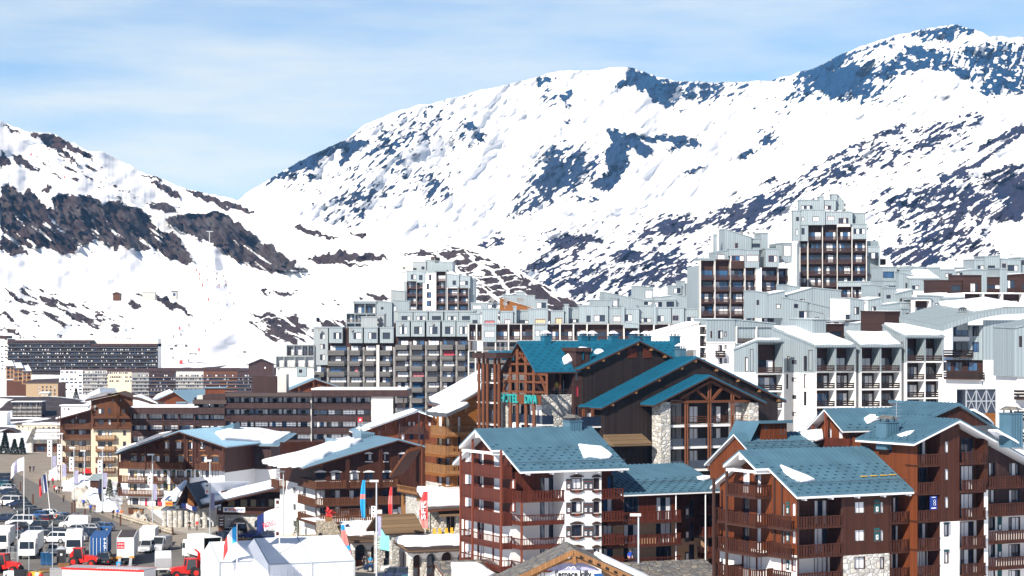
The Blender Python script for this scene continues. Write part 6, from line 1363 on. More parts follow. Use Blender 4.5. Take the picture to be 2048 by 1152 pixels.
for i in range(6):x=ua+(uc-ua)*i/5;f.box(k,x-.1,x+.1,va,vc,3,3.12,'steel')
f.box(k,ua,uc,(va+vc)/2-.08,(va+vc)/2+.08,3.0,3.1,'steel')
for i in range(3):x=ua+(uc-ua)*i/5;k.bar(f.P(x,va,3.08),f.P(x+(uc-ua)/5,vc,3.08),.1,.1,'steel');k.bar(f.P(x,vc,3.08),f.P(x+(uc-ua)/5,va,3.08),.1,.1,'steel')
k.build('glazed_entrance',b.o);k=MB();f.box(k,f.U(1972,3.2),f.U(2012,3.2),va-3,va,3.0,3.25,'orange_wood');k.build('wall_panel',b.o)
b.finish()
b=Bld('apartment_block','narrow zinc and white slice of a house cut by the right edge of the picture','apartment building',2028,270,10,2,cur=('glass','curtain'))
f=b.front;v=lambda py:f.uv(2040,py)[1]
zboxes(b,f,[(2029,2100,657,640,753,0,'n',[(2038,2044,672,694,1)]),(2034,2100,753,753,1130,-.4,'n',[],'white_wall')])
for y in(796,838,880):f.balc(f.U(2036,1),f.U(2100,1),v(y),1.2,h=1.2,m='dark_wood',style='boards',w0=-.3)
b.finish()
def cluster(label,px,D,yaw,zb,boxes,logs=()):
 b=Bld('apartment_block',label,'apartment building',px,D,yaw,zb,cur=('glass','curtain','glass_blue'));f=b.front
 zboxes(b,f,boxes)
 for cols,rows,w,kw in logs:
  g=b.face(0,-w,0);loggias(g,[g.U(c)for c in cols],[g.uv(cols[0],r)[1]for r in rows],**dict(dict(d=1.8,fin='white_wall',slab='white_wall',back='umber_wood',rail='umber_wood',wn=3,ft=.35),**kw))
 b.finish();return b
cluster('zinc houses with folded snowy roofs at the foot of the two right hand towers',1510,420,12,22,[(1509,1536,583,587,636,0,'snow',[(1513,1518,600,610,1)]),(1535,1570,590,583,636,.2,'snow',[(1552,1561,608,617,1)]),(1570,1625,592,576,640,-2,'snow',[(1600,1609,598,603,2)]),(1624,1682,576,582,640,-2,'snow',[(1671,1679,597,606,2)]),(1570,1615,596,605,655,1.5,'snow',[(1588,1596,608,616,1),(1598,1624-10,622,640,3)]),(1615,1668,605,618,655,1.2,'snow',[(1622,1645,624,642,3)]),(1575,1600,571,576,600,-5,'snow',[]),(1626,1648,622,628,655,4,'snow',[(1630,1637,634,642,1)]),(1649,1690,640,640,660,3,'snow',[(1652,1686,644,655,4)])])
cluster('pair of narrow zinc gables with tall windows below the tallest tower',1690,400,15,22,[(1690,1702,600,602,640,0,'snow',[(1691,1701,629,639,1)],'white_wall'),(1702,1726,597,601,640,.6,'snow',[(1708,1718,614,629,2)]),(1726,1738,604,604,640,0,'snow',[(1727,1737,629,639,1)],'white_wall'),(1738,1762,601,596,640,.6,'snow',[(1743,1752,613,627,2)]),(1752,1776,571,575,618,-3,'snow',[(1757,1761,586,600,1)]),(1766,1793,577,577,610,-2.5,'snow',[(1773,1781,590,597,1)]),(1793,1824,588,580,640,-2,'snow',[(1800,1804,597,604,1)]),(1758,1800,612,606,640,.5,'snow',[(1775,1781,621,633,1)]),(1800,1820,606,606,660,1,'snow',[(1800,1808,622,627,3)]),(1714,1768,648,638,672,3,'snow',[(1740,1752,656,672,1)])])
cluster('zinc houses with low snowy roofs on the slope right of the tallest tower',1765,455,10,30,[(1764,1794,535,535,575,0,'n',[(1766,1788,543,556,3,'frame_grey',['glass_blue'])]),(1792,1822,537,535,575,-3,'n',[]),(1822,1850,534,536,575,-4,'n',[]),(1852,1880,536,536,575,-4,'n',[(1860,1868,546,552,1)]),(1797,1826,545,552,590,2,'snow',[(1811,1816,566,576,1)]),(1818,1878,558,558,582,3,'up',[(1824,1838,571,579,2),(1866,1875,571,577,1)]),(1800,1822,541,541,560,0,'snow',[]),(1880,1910,540,540,565,-4,'snow',[(1890,1904,547,555,2)]),(1765,1793,562,562,571,.4,'n',[])])
cluster('brown fronted terrace houses with snowy flat roofs near the right edge',1830,400,12,22,[(1828,1862,596,597,599,.1,'snow',[]),(1862,1886,592,594,640,-.5,'snow',[(1870,1882,606,624,2)]),(1886,1928,598,596,606,.5,'snow',[]),(1876,1924,562,562,585,-2,'snow',[(1902,1922,570,583,3)],'umber_wood'),(1926,1964,552,552,585,-1.8,'snow',[(1940,1956,566,584,3)],'umber_wood'),(1964,1974,540,541,590,-1.5,'n',[]),(1970,2002,556,556,585,-1.8,'snow',[(1972,2000,569,578,3)],'umber_wood'),(2001,2014,538,538,590,-1.4,'n',[]),(2010,2060,552,548,585,-1.8,'snow',[(2012,2030,560,577,2),(2044,2058,566,580,2)],'umber_wood')],[((1928,1967,2005,2046,2085),(622,586),.4,{}),((1889,1927),(634,602),.6,{}),((1829,1861),(636,600),.0,{})])
cluster('highest zinc houses at the right edge with several dishes on their roofs',1948,470,8,32,[(1948,1972,520,520,550,0,'n',[(1955,1968,531,541,2)]),(1970,2000,514,512,550,.5,'n',[(1976,1990,531,540,2)]),(2000,2042,518,520,550,0,'n',[(2004,2012,527,537,1,'frame_red'),(2015,2036,530,542,3)]),(2040,2090,516,516,550,-1,'n',[(2043,2048,520,530,1)]),(1905,1950,545,538,560,-1,'snow',[(1914,1925,545,551,2)]),(1930,1950,536,536,552,-3,'snow',[])])
for name,px,py,D,bsz in():pass
def far_block(label,px,D,yaw,zb,secs,py1,win):
 """each section: px0, px1, top row, wall, [(window cols, rows, frame, curtains, rail)]"""
 b=Bld('apartment_block',label,'apartment building',px,D,yaw,zb);f=b.front;U=f.U;ws=[]
 for a,c,t,wm,cap,rows,nb,cur,railm in secs:
  vt=f.uv((a+c)/2,t)[1];f.wall(U(a),U(c),0,vt,wm);k=MB()
  if cap:f.box(k,U(a),U(c),vt-f.b.W(cap),vt+.3,-14,.6,'plum_wood' if wm!='beige_wall' else 'mid_wood');k.build('roof',b.o)
  else:f.box(k,U(a),U(c),vt,vt+.4,-14,.3,'snow');k.build('roof',b.o)
  for r in rows:
   v0=f.uv((a+c)/2,r)[1];d=(U(c)-U(a))/nb;hgt=b.W(win)
   if railm:
    o=MB();f.box(o,U(a),U(c),v0-b.W(win*.55),v0-.1,.05,1.4,railm);f.box(o,U(a),U(c),v0-b.W(win*.55)-.12,v0-b.W(win*.55),.05,1.42,'grey_wall');o.build('balcony',b.o)
   for i in range(nb):
    if rnd.random()<(.5,.95,.8)[int(i/4+r)%3]:ws.append((U(a)+d*i+d*.14,v0,d*.72,hgt))
 stuff_windows(f,ws,'frame_dark',['glass','glass','glass_blue','curtain'])
 boxwall(b,[(U(secs[-1][1]),0),(U(secs[-1][1]),14),(U(secs[0][0]),14),(U(secs[0][0]),0)],0,f.uv(secs[0][0]+20,secs[0][2])[1]-2,secs[0][3]);return b.finish()
rw=[686+7.45*k for k in range(8)]
far_block('long dark block with pale floor bands on the snow slope, far left',0,1420,0,5,[(-6,15,672,'white_wall',5,[680+7.4*k for k in range(9)],3,None,None),(15,181,681,'dark_wood',4,rw,34,None,'dark_wood'),(181,316,688,'dark_wood',5,rw[1:],28,None,'dark_wood')],760,3.0)  # rail bands coloured dark to stand in for the shaded front
rr=[746+7*k for k in range(8)]
far_block('row of joined white, cream and brown lakeside blocks in front of the long dark one',121,1290,0,-6,[(121,165,738,'white_wall',1.5,rr,5,None,None),(165,214,738,'concrete',2,rr,10,None,'grey_wall'),(214,263,738,'cream_wall',5,[748,756,764],11,None,None),(263,298,738,'grey_wall',6,rr[1:],8,None,'grey_wall'),(298,352,737,'umber_wood',6,rr[1:],8,None,'umber_wood'),(352,407,737,'concrete',5,rr[1:],12,None,'grey_wall'),(407,475,737,'mid_wood',4,rr[1:],12,None,'mid_wood'),(475,512,738,'plum_wood',4,rr[1:],8,None,'plum_wood'),(512,556,736,'umber_wood',4,rr[1:],8,None,'umber_wood')],800,3.6)
b=Bld('apartment_block','orange brown stepped flats of three units in front of the long dark block','apartment building',12,1150,20,5)
f=b.front
for a,c,t in((13,28,734),(27,46,738),(45,62,744)):
 u0,u1=f.U(a),f.U(c);vt=f.uv(a,t)[1];vb=f.uv(a,t+24)[1];loggias(f,[u0,(u0+u1)/2,u1],[vb,vb+(vt-vb)/3,vb+(vt-vb)*2/3,vt],d=1.5,fin='peach_wall',slab='peach_wall',back='orange_wood',rail='orange_wood',wn=2,ft=.5);k=MB();k.prism([f.P(u0-.5,vt,.5),f.P(u1+.3,vt,.5),f.P(u1+.3,vt+3,-14),f.P(u0-.5,vt+3,-14)],(0,0,.6),'brown_roof','snow');k.build('roof',b.o)
f.wall(f.U(13),f.U(62),-6,f.uv(40,760)[1],'mid_wood',name='timber_wall',w=-.2);boxwall(b,[(f.U(62),0),(f.U(62),16)],-5,f.uv(60,744)[1],'mid_wood','timber_wall');b.finish()
b=Bld('house','beige block of three window rows below the orange brown flats','house',52,1100,0,-4);f=b.front
f.wall(0,f.U(116),0,f.uv(80,765)[1],'beige_wall');boxwall(b,[(f.U(116),0),(f.U(122),12),(0,12),(0,0)],0,f.uv(80,765)[1],'mid_wood')
for y in(772,779,786):
 for x in(76,84,92,100,108):f.pwin(x,x+3,y,y+4,n=1)
b.slab(f.P(-1,f.uv(80,765)[1],.6),f.P(f.U(118),f.uv(80,765)[1],.6),f.P(f.U(112),f.uv(90,757)[1],-8),f.P(f.U(60),f.uv(90,759)[1],-8),m='brown_roof',seams=0);b.finish()
b=Bld('apartment_block','dark six storey block standing in front of a brown bank, far left','apartment building',25,930,4,-6);f=b.front
loggias(f,[f.U(x)for x in(25,33,43,54,65,75,83)],[f.uv(50,y)[1]for y in(845,838,831,824,816,803)],d=1.5,fin='frame_dark',slab='concrete',back='umber_wood',rail='grey_wood',wn=3,ft=.3);boxwall(b,[(f.U(83),0),(f.U(83),12),(0,12),(0,0)],0,f.uv(50,805)[1],'dark_wood','timber_wall')
b.box('roof',-.6,f.U(84),-.6,12,f.uv(50,804)[1],f.uv(50,803)[1],'snow');b.finish()
def small_house(label,px0,px1,py0,py1,D,m,roof='snow',wins=(),gable=False,cat='house'):
 b=Bld('house',label,cat,px0,D,4,None);f=b.front;b.o.location.z=at(px0,py1,D).z-1.5;b.loc.z=b.zb=b.o.location.z;b.cam=b.rot@(Vector((0,0,EYE))-b.loc)
 u1=f.U(px1);vt=f.uv(px0,py0)[1];f.wall(0,u1,0,vt,m);boxwall(b,[(u1,0),(u1,9),(0,9),(0,0)],0,vt,m)
 if gable:
  vp=vt+u1*.22
  f.wall(0,u1,vt,0,m,prof=[(0,vt),(u1/2,vp),(u1,vt)]);b.slab(f.P(-1,vt-.3,1),f.P(-1,vt-.3,-9),f.P(u1/2,vp,-9),f.P(u1/2,vp,1),m=roof,seams=0);b.slab(f.P(u1+1,vt-.3,1),f.P(u1+1,vt-.3,-9),f.P(u1/2,vp,-9),f.P(u1/2,vp,1),m=roof,seams=0)
 else:b.box('roof',-.6,u1+.6,-.6,9.6,vt,vt+.5,roof)
 for x0,x1,y0,y1 in wins:f.pwin(x0,x1,y0,y1,n=1)
 return b.finish()
small_house('cream cube house with four small windows by the pale long shed',32,48,849,872,760,'cream_wall','brown_roof',((36,40,852,855),(44,47,852,855),(36,40,859,862),(44,47,859,862)))
small_house('long pale shed with a row of dark square windows',48,118,850,868,740,'cream_wall','snow',((56,61,854,860),(69,73,854,858),(77,81,854,858),(85,89,854,858),(95,101,854,858),(104,110,854,858)))
small_house('little wooden chalet with spread gable behind the fir trees',5,29,862,872,720,'mid_wood','brown_roof',((12,15,864,867),(18,21,864,867)),True)
small_house('white tower house cut by the left edge',-8,13,826,856,800,'white_wall','snow',((-4,-1,834,838),))
small_house('white pump house with two dark openings behind the cream residence',122,175,812,830,900,'white_wall','snow',((128,131,816,820),(136,139,816,820)))
small_house('stone hut with snow cap beside the beige block',82,96,786,799,1020,'warm_stone','snow',())
small_house('tiny brown barn alone on the snow slope left of the piste',226,240,587,597,1500,'mid_wood','brown_roof',(),True,'hut')
small_house('pale lift station beside the piste, left one of two',285,310,584,596,1500,'concrete','snow',((300,308,588,594),),False,'lift station')
small_house('small pale lift station beside the piste, right one of two',343,353,583,594,1500,'concrete','steel_roof',((346,351,586,592),),False,'lift station')
small_house('dark chalet at the foot of the hill left of the grey block',497,546,728,745,900,'plum_wood','brown_roof',((505,509,733,738),(516,520,733,738),(528,532,733,738)),True)
small_house('little hut on the snow crest left of the distant tower',801,822,533,540,1300,'concrete','snow',((806,810,535,538),),False,'hut')
b=Bld('stone_terrace','tall pale rubble stone terrace wall with three arched openings beside the white tents','terrace',632,292,24,0,cur=('glass',))
f=b.front;U=f.U;v=lambda py,px=680:f.uv(px,py)[1]
prof=[(0,v(1040,640)),(U(665),v(1042,665)),(U(690),v(1058,690)),(U(735),v(1075,735))]
f.wall(0,U(735),0,0,'warm_stone',name='stone_wall',prof=prof);boxwall(b,[(U(735),0),(U(735),8),(0,8),(0,0)],0,v(1075,735),'warm_stone','stone_wall')
b.box('terrace_floor',.3,U(668),.3,8,v(1045,650),v(1044,650),'snow')
for a,c,t,bo in((636,645,1064,1076),(659,677,1070,1090),(690,706,1078,1112)):
 ua,uc=U(a),U(c);vt,vb=v(t),v(bo);m=MB();n=8
 m.face([f.P(ua,vb,.03)]+[f.P(ua+(uc-ua)*k/n,vt-(uc-ua)*.4+(uc-ua)*.4*math.sin(math.pi*k/n),.03)for k in range(n+1)]+[f.P(uc,vb,.03)],'dark_gap');m.build('archway',b.o)  # flat dark face on the wall paints the shade inside the arch
m=MB();f.rail(m,U(650),U(735),v(1040),v(1029),-2.2,'open','beam');f.rail(m,U(668),U(760),v(1040),v(1022),-3.4,'planks','mid_wood');m.build('railing',b.o);b.finish()
def arcade(label,px,D,yaw,cols,y_spring,y_eave,y_roof,sgn=None):
 b=Bld('shop_arcade',label,'shop',px,D,yaw,0,cur=('glass',));f=b.front;U=f.U
 v=lambda py:f.uv(px,py)[1]
 ve=v(y_eave);us=[U(c)for c in cols];W=us[-1]
 hole=[]
 for a,c in zip(us,us[1:]):
  ww=(c-a);pier=.3;l,r=a+pier,c-pier;n=10;vs=v(y_spring);m=MB()
  arc=[(l+(r-l)*(1-math.cos(math.pi*k/n))/2,vs+min((r-l)*.42,ve-vs-.25)*math.sin(math.pi*k/n))for k in range(n+1)]
  m.face([f.P(l,0,-1.2)]+[f.P(r,0,-1.2)]+[f.P(x,z,-1.2)for x,z in reversed(arc)],rnd.choice(('glass','umber_wood','dark_gap')))
  f.box(m,(l+r)/2-.5,(l+r)/2+.5,0,2.1,-1.19,-1.1,'beam');f.box(m,(l+r)/2-.38,(l+r)/2+.38,.9,1.95,-1.1,-1.08,'glass')
  m.build('shop_front',b.o)
  m=MB()
  for p,q in zip(arc,arc[1:]):m.face([f.P(p[0],p[1]),f.P(q[0],q[1]),f.P(q[0],ve),f.P(p[0],ve)],'white_wall');m.face([f.P(p[0],p[1]),f.P(p[0],p[1],-1.2),f.P(q[0],q[1],-1.2),f.P(q[0],q[1])],'white_wall')
  m.build('arch',b.o)
  m=MB();f.box(m,l-2*pier if a>0 else l-pier,l,0,vs,-1.2,.0,'stone');f.box(m,l-2*pier if a>0 else l-pier,l,vs,ve,-1.2,0,'white_wall');m.build('pier',b.o)
 m=MB();f.box(m,us[-1]-.42,us[-1],0,ve,-1.2,0,'stone');m.build('pier',b.o)
 m=MB();f.box(m,.3,W-.3,ve-.5,ve-.2,.01,.08,'frame_dark');m.build('shop_sign_rail',b.o)
 vr=f.uv(px,y_roof,-5)[1]
 e0,e1=f.P(-.8,ve-.1,1.2),f.P(W+.8,ve-.1,1.2);b.slab(e0,e1,f.P(W+.8,vr,-5),f.P(-.8,vr,-5),m='shingle',th=.35,seams=0,edge='beam',fascia='brown_roof',tabs=())
 m=MB()
 for k in range(4):
  t0,t1=k*.09,k*.09+.1;a0=e0.lerp(f.P(-.8,vr,-5),t0);a1=e1.lerp(f.P(W+.8,vr,-5),t0);m.prism([a0+Vector((0,0,.03+.02*k)),a1+Vector((0,0,.03+.02*k)),a1+Vector((0,-.02,.13)),a0+Vector((0,-.02,.13))],f.n*-.55,'brown_roof')
 m.build('roof_edge',b.o)
 q=lambda u,t:f.P(u,(ve-.1)*(1-t)+vr*t,1.2-6.2*t)
 b.snow([q(-.5,.28),q(W+.5,.28),q(W+.5,1),q(-.5,1)],.75,seed=int(px),rough=.8)
 return b,f
b,f=arcade('white arched shop arcade under a snow deep roof, left of the small shingled gable',706,288,22,(706,738,766,794),1100,1079,1050);b.finish()
b,f=arcade('white arched shop arcade under a long snow deep roof, right of the small shingled gable',822,268,22,(822,849,879,912,945),1118,1098,1080)
for k,w_ in((0,'BOUTIQUE'),(1,'LE GRENIER')):
 u0,u1=f.U((822,849)[k]),f.U((849,879)[k]);ve=f.uv(822,1106)[1];text(w_,.42,'lettering_black',frameM(f.P((u0+u1)/2,ve,.05),f.ud,(0,0,1),f.n),b.o,fit=(u1-u0)*.8,bold=True)
b.finish()
b=Bld('shop_porch','small porch with steep brown shingled gable roof and turquoise gable pane between the arcades','porch',788,276,28,0)
f=b.front;lf=b.face(0,0,-90);E=.8;w_=f.U(845)
u,zr=lf.uv(800,1027,E);yr=max(1.6,-u);ze=f.uv(815,1063,.6)[1];yr=2.6;zr=f.uv(840,1026,-yr)[1]
b.slab((-1.6,-.7,ze),(w_,-.7,ze),(w_,yr,zr),(-1.6,yr,zr),m='shingle',seams=0,th=.4,edge='beam',fascia='frame_dark');b.slab((-1.6,2*yr+.7,ze),(w_,2*yr+.7,ze),(w_,yr,zr),(-1.6,yr,zr),m='shingle',seams=0,th=.4,edge='beam',fascia='frame_dark')
lf.wall(-2*yr,0,3.4,0,'teal_glass',name='gable_pane',prof=[(-2*yr,ze-.5),(-yr,zr-.5),(0,ze-.5)]);m=MB()
for y in(0,2*yr):m.box((-.5,y-.45,0),(.6,y+.45,ze-.3),'stone')
m.build('stone_pier',b.o);f.wall(.6,w_,0,ze-.2,'white_wall',w=-.3);lf.wall(-2*yr,0,0,3.4,'umber_wood',name='timber_wall',w=-1.5);b.finish()
b=Bld('shop','upper stone shop with glazed entrance, snow roof and shingled canopy behind the red banner','shop',868,284,20,4,cur=('glass','curtain_warm'))
f=b.front;v=lambda py:f.uv(900,py)[1];w_=f.U(965)
f.wall(0,w_,0,v(1010),'stone',name='stone_wall',w=-2.2);boxwall(b,[(w_,2),(w_,9),(0,9),(0,2)],0,v(1010),'stone','stone_wall')
for a,c in((888,900),(902,912),(926,944)):f.pwin(a,c,1030,1066,w0=-2.2,n=2,fm='beam',cur=['glass'])
m=MB()
for px in(884,914):f.box(m,f.U(px),f.U(px)+.8,0,v(1032),-1.2,-.4,'stone')
m.build('stone_pier',b.o)
m=MB();m.prism([f.P(f.U(876),v(1032),.6),f.P(f.U(925),v(1032),.6),f.P(f.U(922),v(1014),-2.5),f.P(f.U(882),v(1014),-2.5)],(0,0,.3),'shingle');m.build('canopy',b.o)
e0,e1,r1,r0=f.P(-1.2,v(1016),1),f.P(w_,v(1012),1),f.P(w_,v(990),-8),f.P(0,v(990),-8);b.slab(e0,e1,r1,r0,m='brown_roof',seams=0,th=.4,edge='beam');b.snow([e0.lerp(r0,.15),e1.lerp(r1,.05),r1,r0],.9,seed=201);b.box('terrace_floor',-2.5,w_,-3,2,v(1068),v(1067),'concrete')
m=MB()
for k in range(5):c_=f.P(-1+k*.9,v(1062),.3+.3*(k%2));m.box((c_.x-.2,c_.y-.2,c_.z-.5),(c_.x+.2,c_.y+.2,c_.z),'yellow_paint');m.box((c_.x-.2,c_.y+.15,c_.z),(c_.x+.2,c_.y+.2,c_.z+.5),'yellow_paint')
m.build('terrace_chair',b.o);b.finish()
b=Bld('timber_gate','timber gateway with slate roof and arched name board at the bottom edge','gate',1145,186,4,2)
f=b.front;P=lambda px,py,w=0:f.P(*f.uv(px,py,w),w);A=f.uv(1147,1098,1.2)
l_,r_=f.uv(985,1175,1.2),f.uv(1325,1180,1.2)
for e in(l_,r_):b.slab(f.P(e[0],e[1],1.2),f.P(e[0],e[1],-6),f.P(A[0],A[1],-6),f.P(A[0],A[1],1.2),m='lauze',th=.3,seams=0,edge='beam',fascia='beam')
m=MB()
def st(p0,p1,s,w,mm='tan_wood'):m.bar(P(*p0,w),P(*p1,w),s,s,mm)
for p0,p1 in(((1147,1104),(992,1178)),((1147,1104),(1318,1182))):st(p0,p1,.5,1.0)
st((1147,1102),(1149,1128),.35,1.0)
arc=[(1040+216*t,1178-58*math.sin(math.pi*t)**.8)for t in[k/12 for k in range(13)]]
for p0,p1 in zip(arc,arc[1:]):st(p0,p1,.36,.8)
for px in(1000,1040,1256,1305):m.bar(f.P(f.U(px,.8),0,.8),P(px,1176,.8),.5,.5,'tan_wood')
for k in range(9):st((1160+k*17,1113+k*7.4),(1166+k*17,1116+k*7.4),.2,1.26,'dark_gap')
m.build('timber_frame',b.o)
m=MB();ring=[P(1060+176*t,1178-46*math.sin(math.pi*t)**.8,.4)for t in[k/14 for k in range(15)]];m.face(ring,'white_paint');o=m.build('name_board',b.o)
m=MB();ring=[P(1092+108*t,1141-18*math.sin(math.pi*t)**.8,.45)for t in[k/12 for k in range(13)]];m.face(ring,'lilac_cloth');m.build('board_panel',o)
for q in((1146,1149,"l'espace killy",'lettering_black',72),):text(q[2],1,q[3],frameM(P(q[0],q[1],.48),f.ud,(0,0,1),f.n),o,fit=b.W(q[4]),bold=True)
m=MB();z=[(1132,1138),(1137,1132),(1142,1137),(1147,1132),(1152,1137),(1157,1132),(1162,1138)]
for p0,p1 in zip(z,z[1:]):m.bar(P(*p0,.48),P(*p1,.48),.08,.05,'white_paint')
m.build('emblem',o);m=MB();a,c=P(1188,1162,.5),P(1206,1147,.5);m.box((a.x,a.y-.02,a.z),(c.x,a.y+.01,c.z),'container_blue');m.build('pictogram',o)
b.snow([f.P(A[0]+(r_[0]-A[0])*t,A[1]+(r_[1]-A[1])*t+.02,w)for t,w in((.35,-1),(.95,-1),(.95,-5.5),(.3,-5.5))],.4,seed=210);b.finish()
for(lab,px0,px1,py0,py1,D)in(('low slate roof with a lump of snow left of the timber gateway',905,1050,1152,1118,215),('low slate roof at the foot of the connecting wing right of the timber gateway',1270,1450,1150,1120,208)):
 b=Bld('shelter',lab,'shelter',px0,D,20,2);f=b.front;z0,z1=f.uv((px0+px1)/2,py0+8)[1],f.uv((px0+px1)/2,py1,-5)[1];w_=f.U(px1)
 b.slab((-.5,-.6,z0),(w_,-.6,z0),(w_,5,z1),(-.5,5,z1),m='lauze',seams=0,th=.4,edge='beam',fascia='beam');f.wall(0,w_-.5,0,z0-.2,'umber_wood',name='timber_wall');b.finish()
 if px0<1000:b.snow([(0,.5,z0+.3),(5,.5,z0+.3),(4,3.5,z1-.4),(1,3.5,z1-.4)],.5,seed=220)
b=Bld('marquee','large white party tent with ridge roof and two seams, front and centre','tent',537,262,24,0)
f=b.front;lf=b.face(0,0,-90);ze=f.uv(540,1128)[1];w_=f.U(709);uR=f.uv(502,1077);yr=6.5
q=on_plane(b,502,1077,(0,yr,0),(1,yr,0),(0,yr,1));zr=q.z;x0=0
m=MB();m.face([(0,0,ze),(w_,0,ze),(w_,yr,zr),(0,yr,zr)],'canvas');m.face([(0,2*yr,ze),(w_,2*yr,ze),(w_,yr,zr),(0,yr,zr)],'canvas');m.build('tent_roof',b.o)
m=MB();f.box(m,0,w_,0,ze-.05,-.1,-.05,'canvas')
for x in(0,w_):m.face([(x,0,0),(x,2*yr,0),(x,2*yr,ze),(x,yr,zr),(x,0,ze)],'canvas')
for k in range(26):x=w_*(k+.5)/26;f.box(m,x-.04,x+.04,.1,ze-.3,-.05,-.01+.04*(k%2),'canvas')
m.build('tent_wall',b.o);m=MB()
for x in(.02,w_/2,w_-.02):m.bar((x,-.03,ze),(x,yr,zr+.03),.12,.08,'canvas_seam');f.box(m,x-.07,x+.07,0,ze,0,.12,'pole_grey')
f.box(m,0,w_,ze-.15,ze-.02,-.02,.04,'canvas_seam');m.build('tent_frame',b.o);b.finish()
b=Bld('marquee','smaller white tent with gable end, tucked against the left of the large one','tent',437,266,24,0)
f=b.front;lf=b.face(0,0,-90);ze=f.uv(440,1124)[1];u,zr=lf.uv(419,1084,0);yr=max(3.5,min(8,-u));w_=f.U(545);
q=lf.P(-yr,0);zr=on_plane(b,419,1084,(0,yr,0),(1,yr,0),(0,yr,1)).z
m=MB();m.face([(0,0,ze),(w_,0,ze),(w_,yr,zr),(0,yr,zr)],'canvas');m.face([(0,2*yr,ze),(w_,2*yr,ze),(w_,yr,zr),(0,yr,zr)],'canvas');m.build('tent_roof',b.o)
m=MB();f.box(m,0,w_,0,ze-.05,-.1,-.05,'canvas');m.face([(0,0,0),(0,2*yr,0),(0,2*yr,ze),(0,yr,zr),(0,0,ze)],'canvas');f.box(m,w_*.68,w_*.86,.2,ze-.5,-.05,.0,'dark_gap');m.build('tent_wall',b.o)
m=MB();m.bar((.02,-.03,ze),(.02,yr,zr+.03),.12,.08,'canvas_seam');f.box(m,0,.14,0,ze,0,.12,'pole_grey');f.box(m,0,w_*.6,ze-.15,ze-.05,0,.04,'canvas_seam');m.build('tent_frame',b.o);b.finish()
def loft(mb,secs,m,caps=True):
 """secs: rings of equal length"""
 n=len(secs[0]);base=len(mb.v);k=mb.mi(m)
 for s in secs:mb.v+=[tuple(p)for p in s]
 for i in range(len(secs)-1):
  for j in range(n):
   a=base+i*n+j;e=base+i*n+(j+1)%n;mb.f.append((a,e,e+n,a+n));mb.k.append(k)
 if caps:mb.f.append(tuple(base+i for i in range(n-1,-1,-1)));mb.f.append(tuple(base+(len(secs)-1)*n+i for i in range(n)));mb.k+=[k,k]
def car_proto(name,label,cat,Lc,W,H,belt,prof,roof,r=.33,cabm=None):
 """prof: bonnet/boot line of the body (x, z); roof: greenhouse (x, z). x runs forward"""
 o=empty(name,(0,0,-500),0,label,cat);h=W/2
 body=MB();ring=[]
 for x,z in prof:ring.append([(x,-h*.93,.28),(x,-h,.45),(x,-h,z-.12),(x,-h*.9,z),(x,h*.9,z),(x,h,z-.12),(x,h,.45),(x,h*.93,.28)])
 loft(body,ring,cabm or 'car_paint')
 rf=MB();a,c,d,e=roof
 for(x0,z0,w0),(x1,z1,w1)in(((c[0],c[1]-.06,h*.74),(d[0],d[1]-.06,h*.74)),):
  body.prism([(x0,-w0,z0),(x1,-w1,z1),(x1,w1,z1),(x0,w0,z0)],(0,0,.07),cabm or 'car_paint')
 for s in(-1,1):
  for p,q in((a,c),(e,d)):body.bar((p[0],s*h*.88,p[1]-.03),(q[0],s*h*.75,q[1]-.02),.07,.07,cabm or 'car_paint')
  x=(c[0]+d[0])/2;body.bar((x,s*h*.89,a[1]-.03),(x,s*h*.76,c[1]-.03),.08,.07,cabm or 'car_paint')
 body.build('body',o)
 gl=MB();A,Cc,Dd,Ee=[(p[0],p[1])for p in roof];wb,wt=h*.87,h*.735
 ringb=[(A[0],wb,A[1]-.05),(Ee[0],wb,Ee[1]-.05)]
 gl.face([(A[0],-wb,A[1]-.05),(A[0],wb,A[1]-.05),(Cc[0],wt,Cc[1]-.06),(Cc[0],-wt,Cc[1]-.06)],'car_glass');gl.face([(Ee[0],wb,Ee[1]-.05),(Ee[0],-wb,Ee[1]-.05),(Dd[0],-wt,Dd[1]-.06),(Dd[0],wt,Dd[1]-.06)],'car_glass')
 for s in(-1,1):gl.face([(A[0],s*wb,A[1]-.05),(Ee[0],s*wb,Ee[1]-.05),(Dd[0],s*wt,Dd[1]-.06),(Cc[0],s*wt,Cc[1]-.06)],'car_glass')
 gl.build('windows',o)
 wx=Lc*.29
 for x in(-wx,wx):
  for s in(-1,1):
   wm=MB();wm.tube((x,s*(h-.2),r),(x,s*(h+.02),r),r,'rubber',n=14);w=wm.build('wheel',o);rm=MB();rm.tube((x,s*(h+.0),r),(x,s*(h+.035),r),r*.6,'steel',n=10);rm.build('rim',w)
 for s in(-1,1):
  l=MB();l.box((Lc/2-.1,s*h*.72-.17,prof[-1][1]-.28),(Lc/2+.015,s*h*.72+.17,prof[-1][1]-.1),'lamp_white');l.build('headlight',o)
  l=MB();l.box((-Lc/2-.015,s*h*.8-.12,prof[0][1]-.34),(-Lc/2+.1,s*h*.8+.12,prof[0][1]-.1),'lamp_red');l.build('tail_light',o)
  l=MB();x=Ee[0]-.15;l.box((x,s*(h+.02)-.0,belt),(x+.16,s*(h+.02)+s*.18,belt+.14),'frame_grey');l.build('mirror',o)
 l=MB();l.box((-Lc/2-.02,-.26,.5),(-Lc/2+.01,.26,.62),'number_plate');l.build('number_plate',o)
 return o
P_HATCH=car_proto('hatchback','x','car',4.1,1.74,1.48,.95,[(-2.05,.7),(-2.0,.95),(-1.2,.96),(.6,.96),(1.2,.9),(1.85,.78),(2.05,.6)],[(-1.95,.97),(-1.45,1.46),(.1,1.48),(.95,.95)])
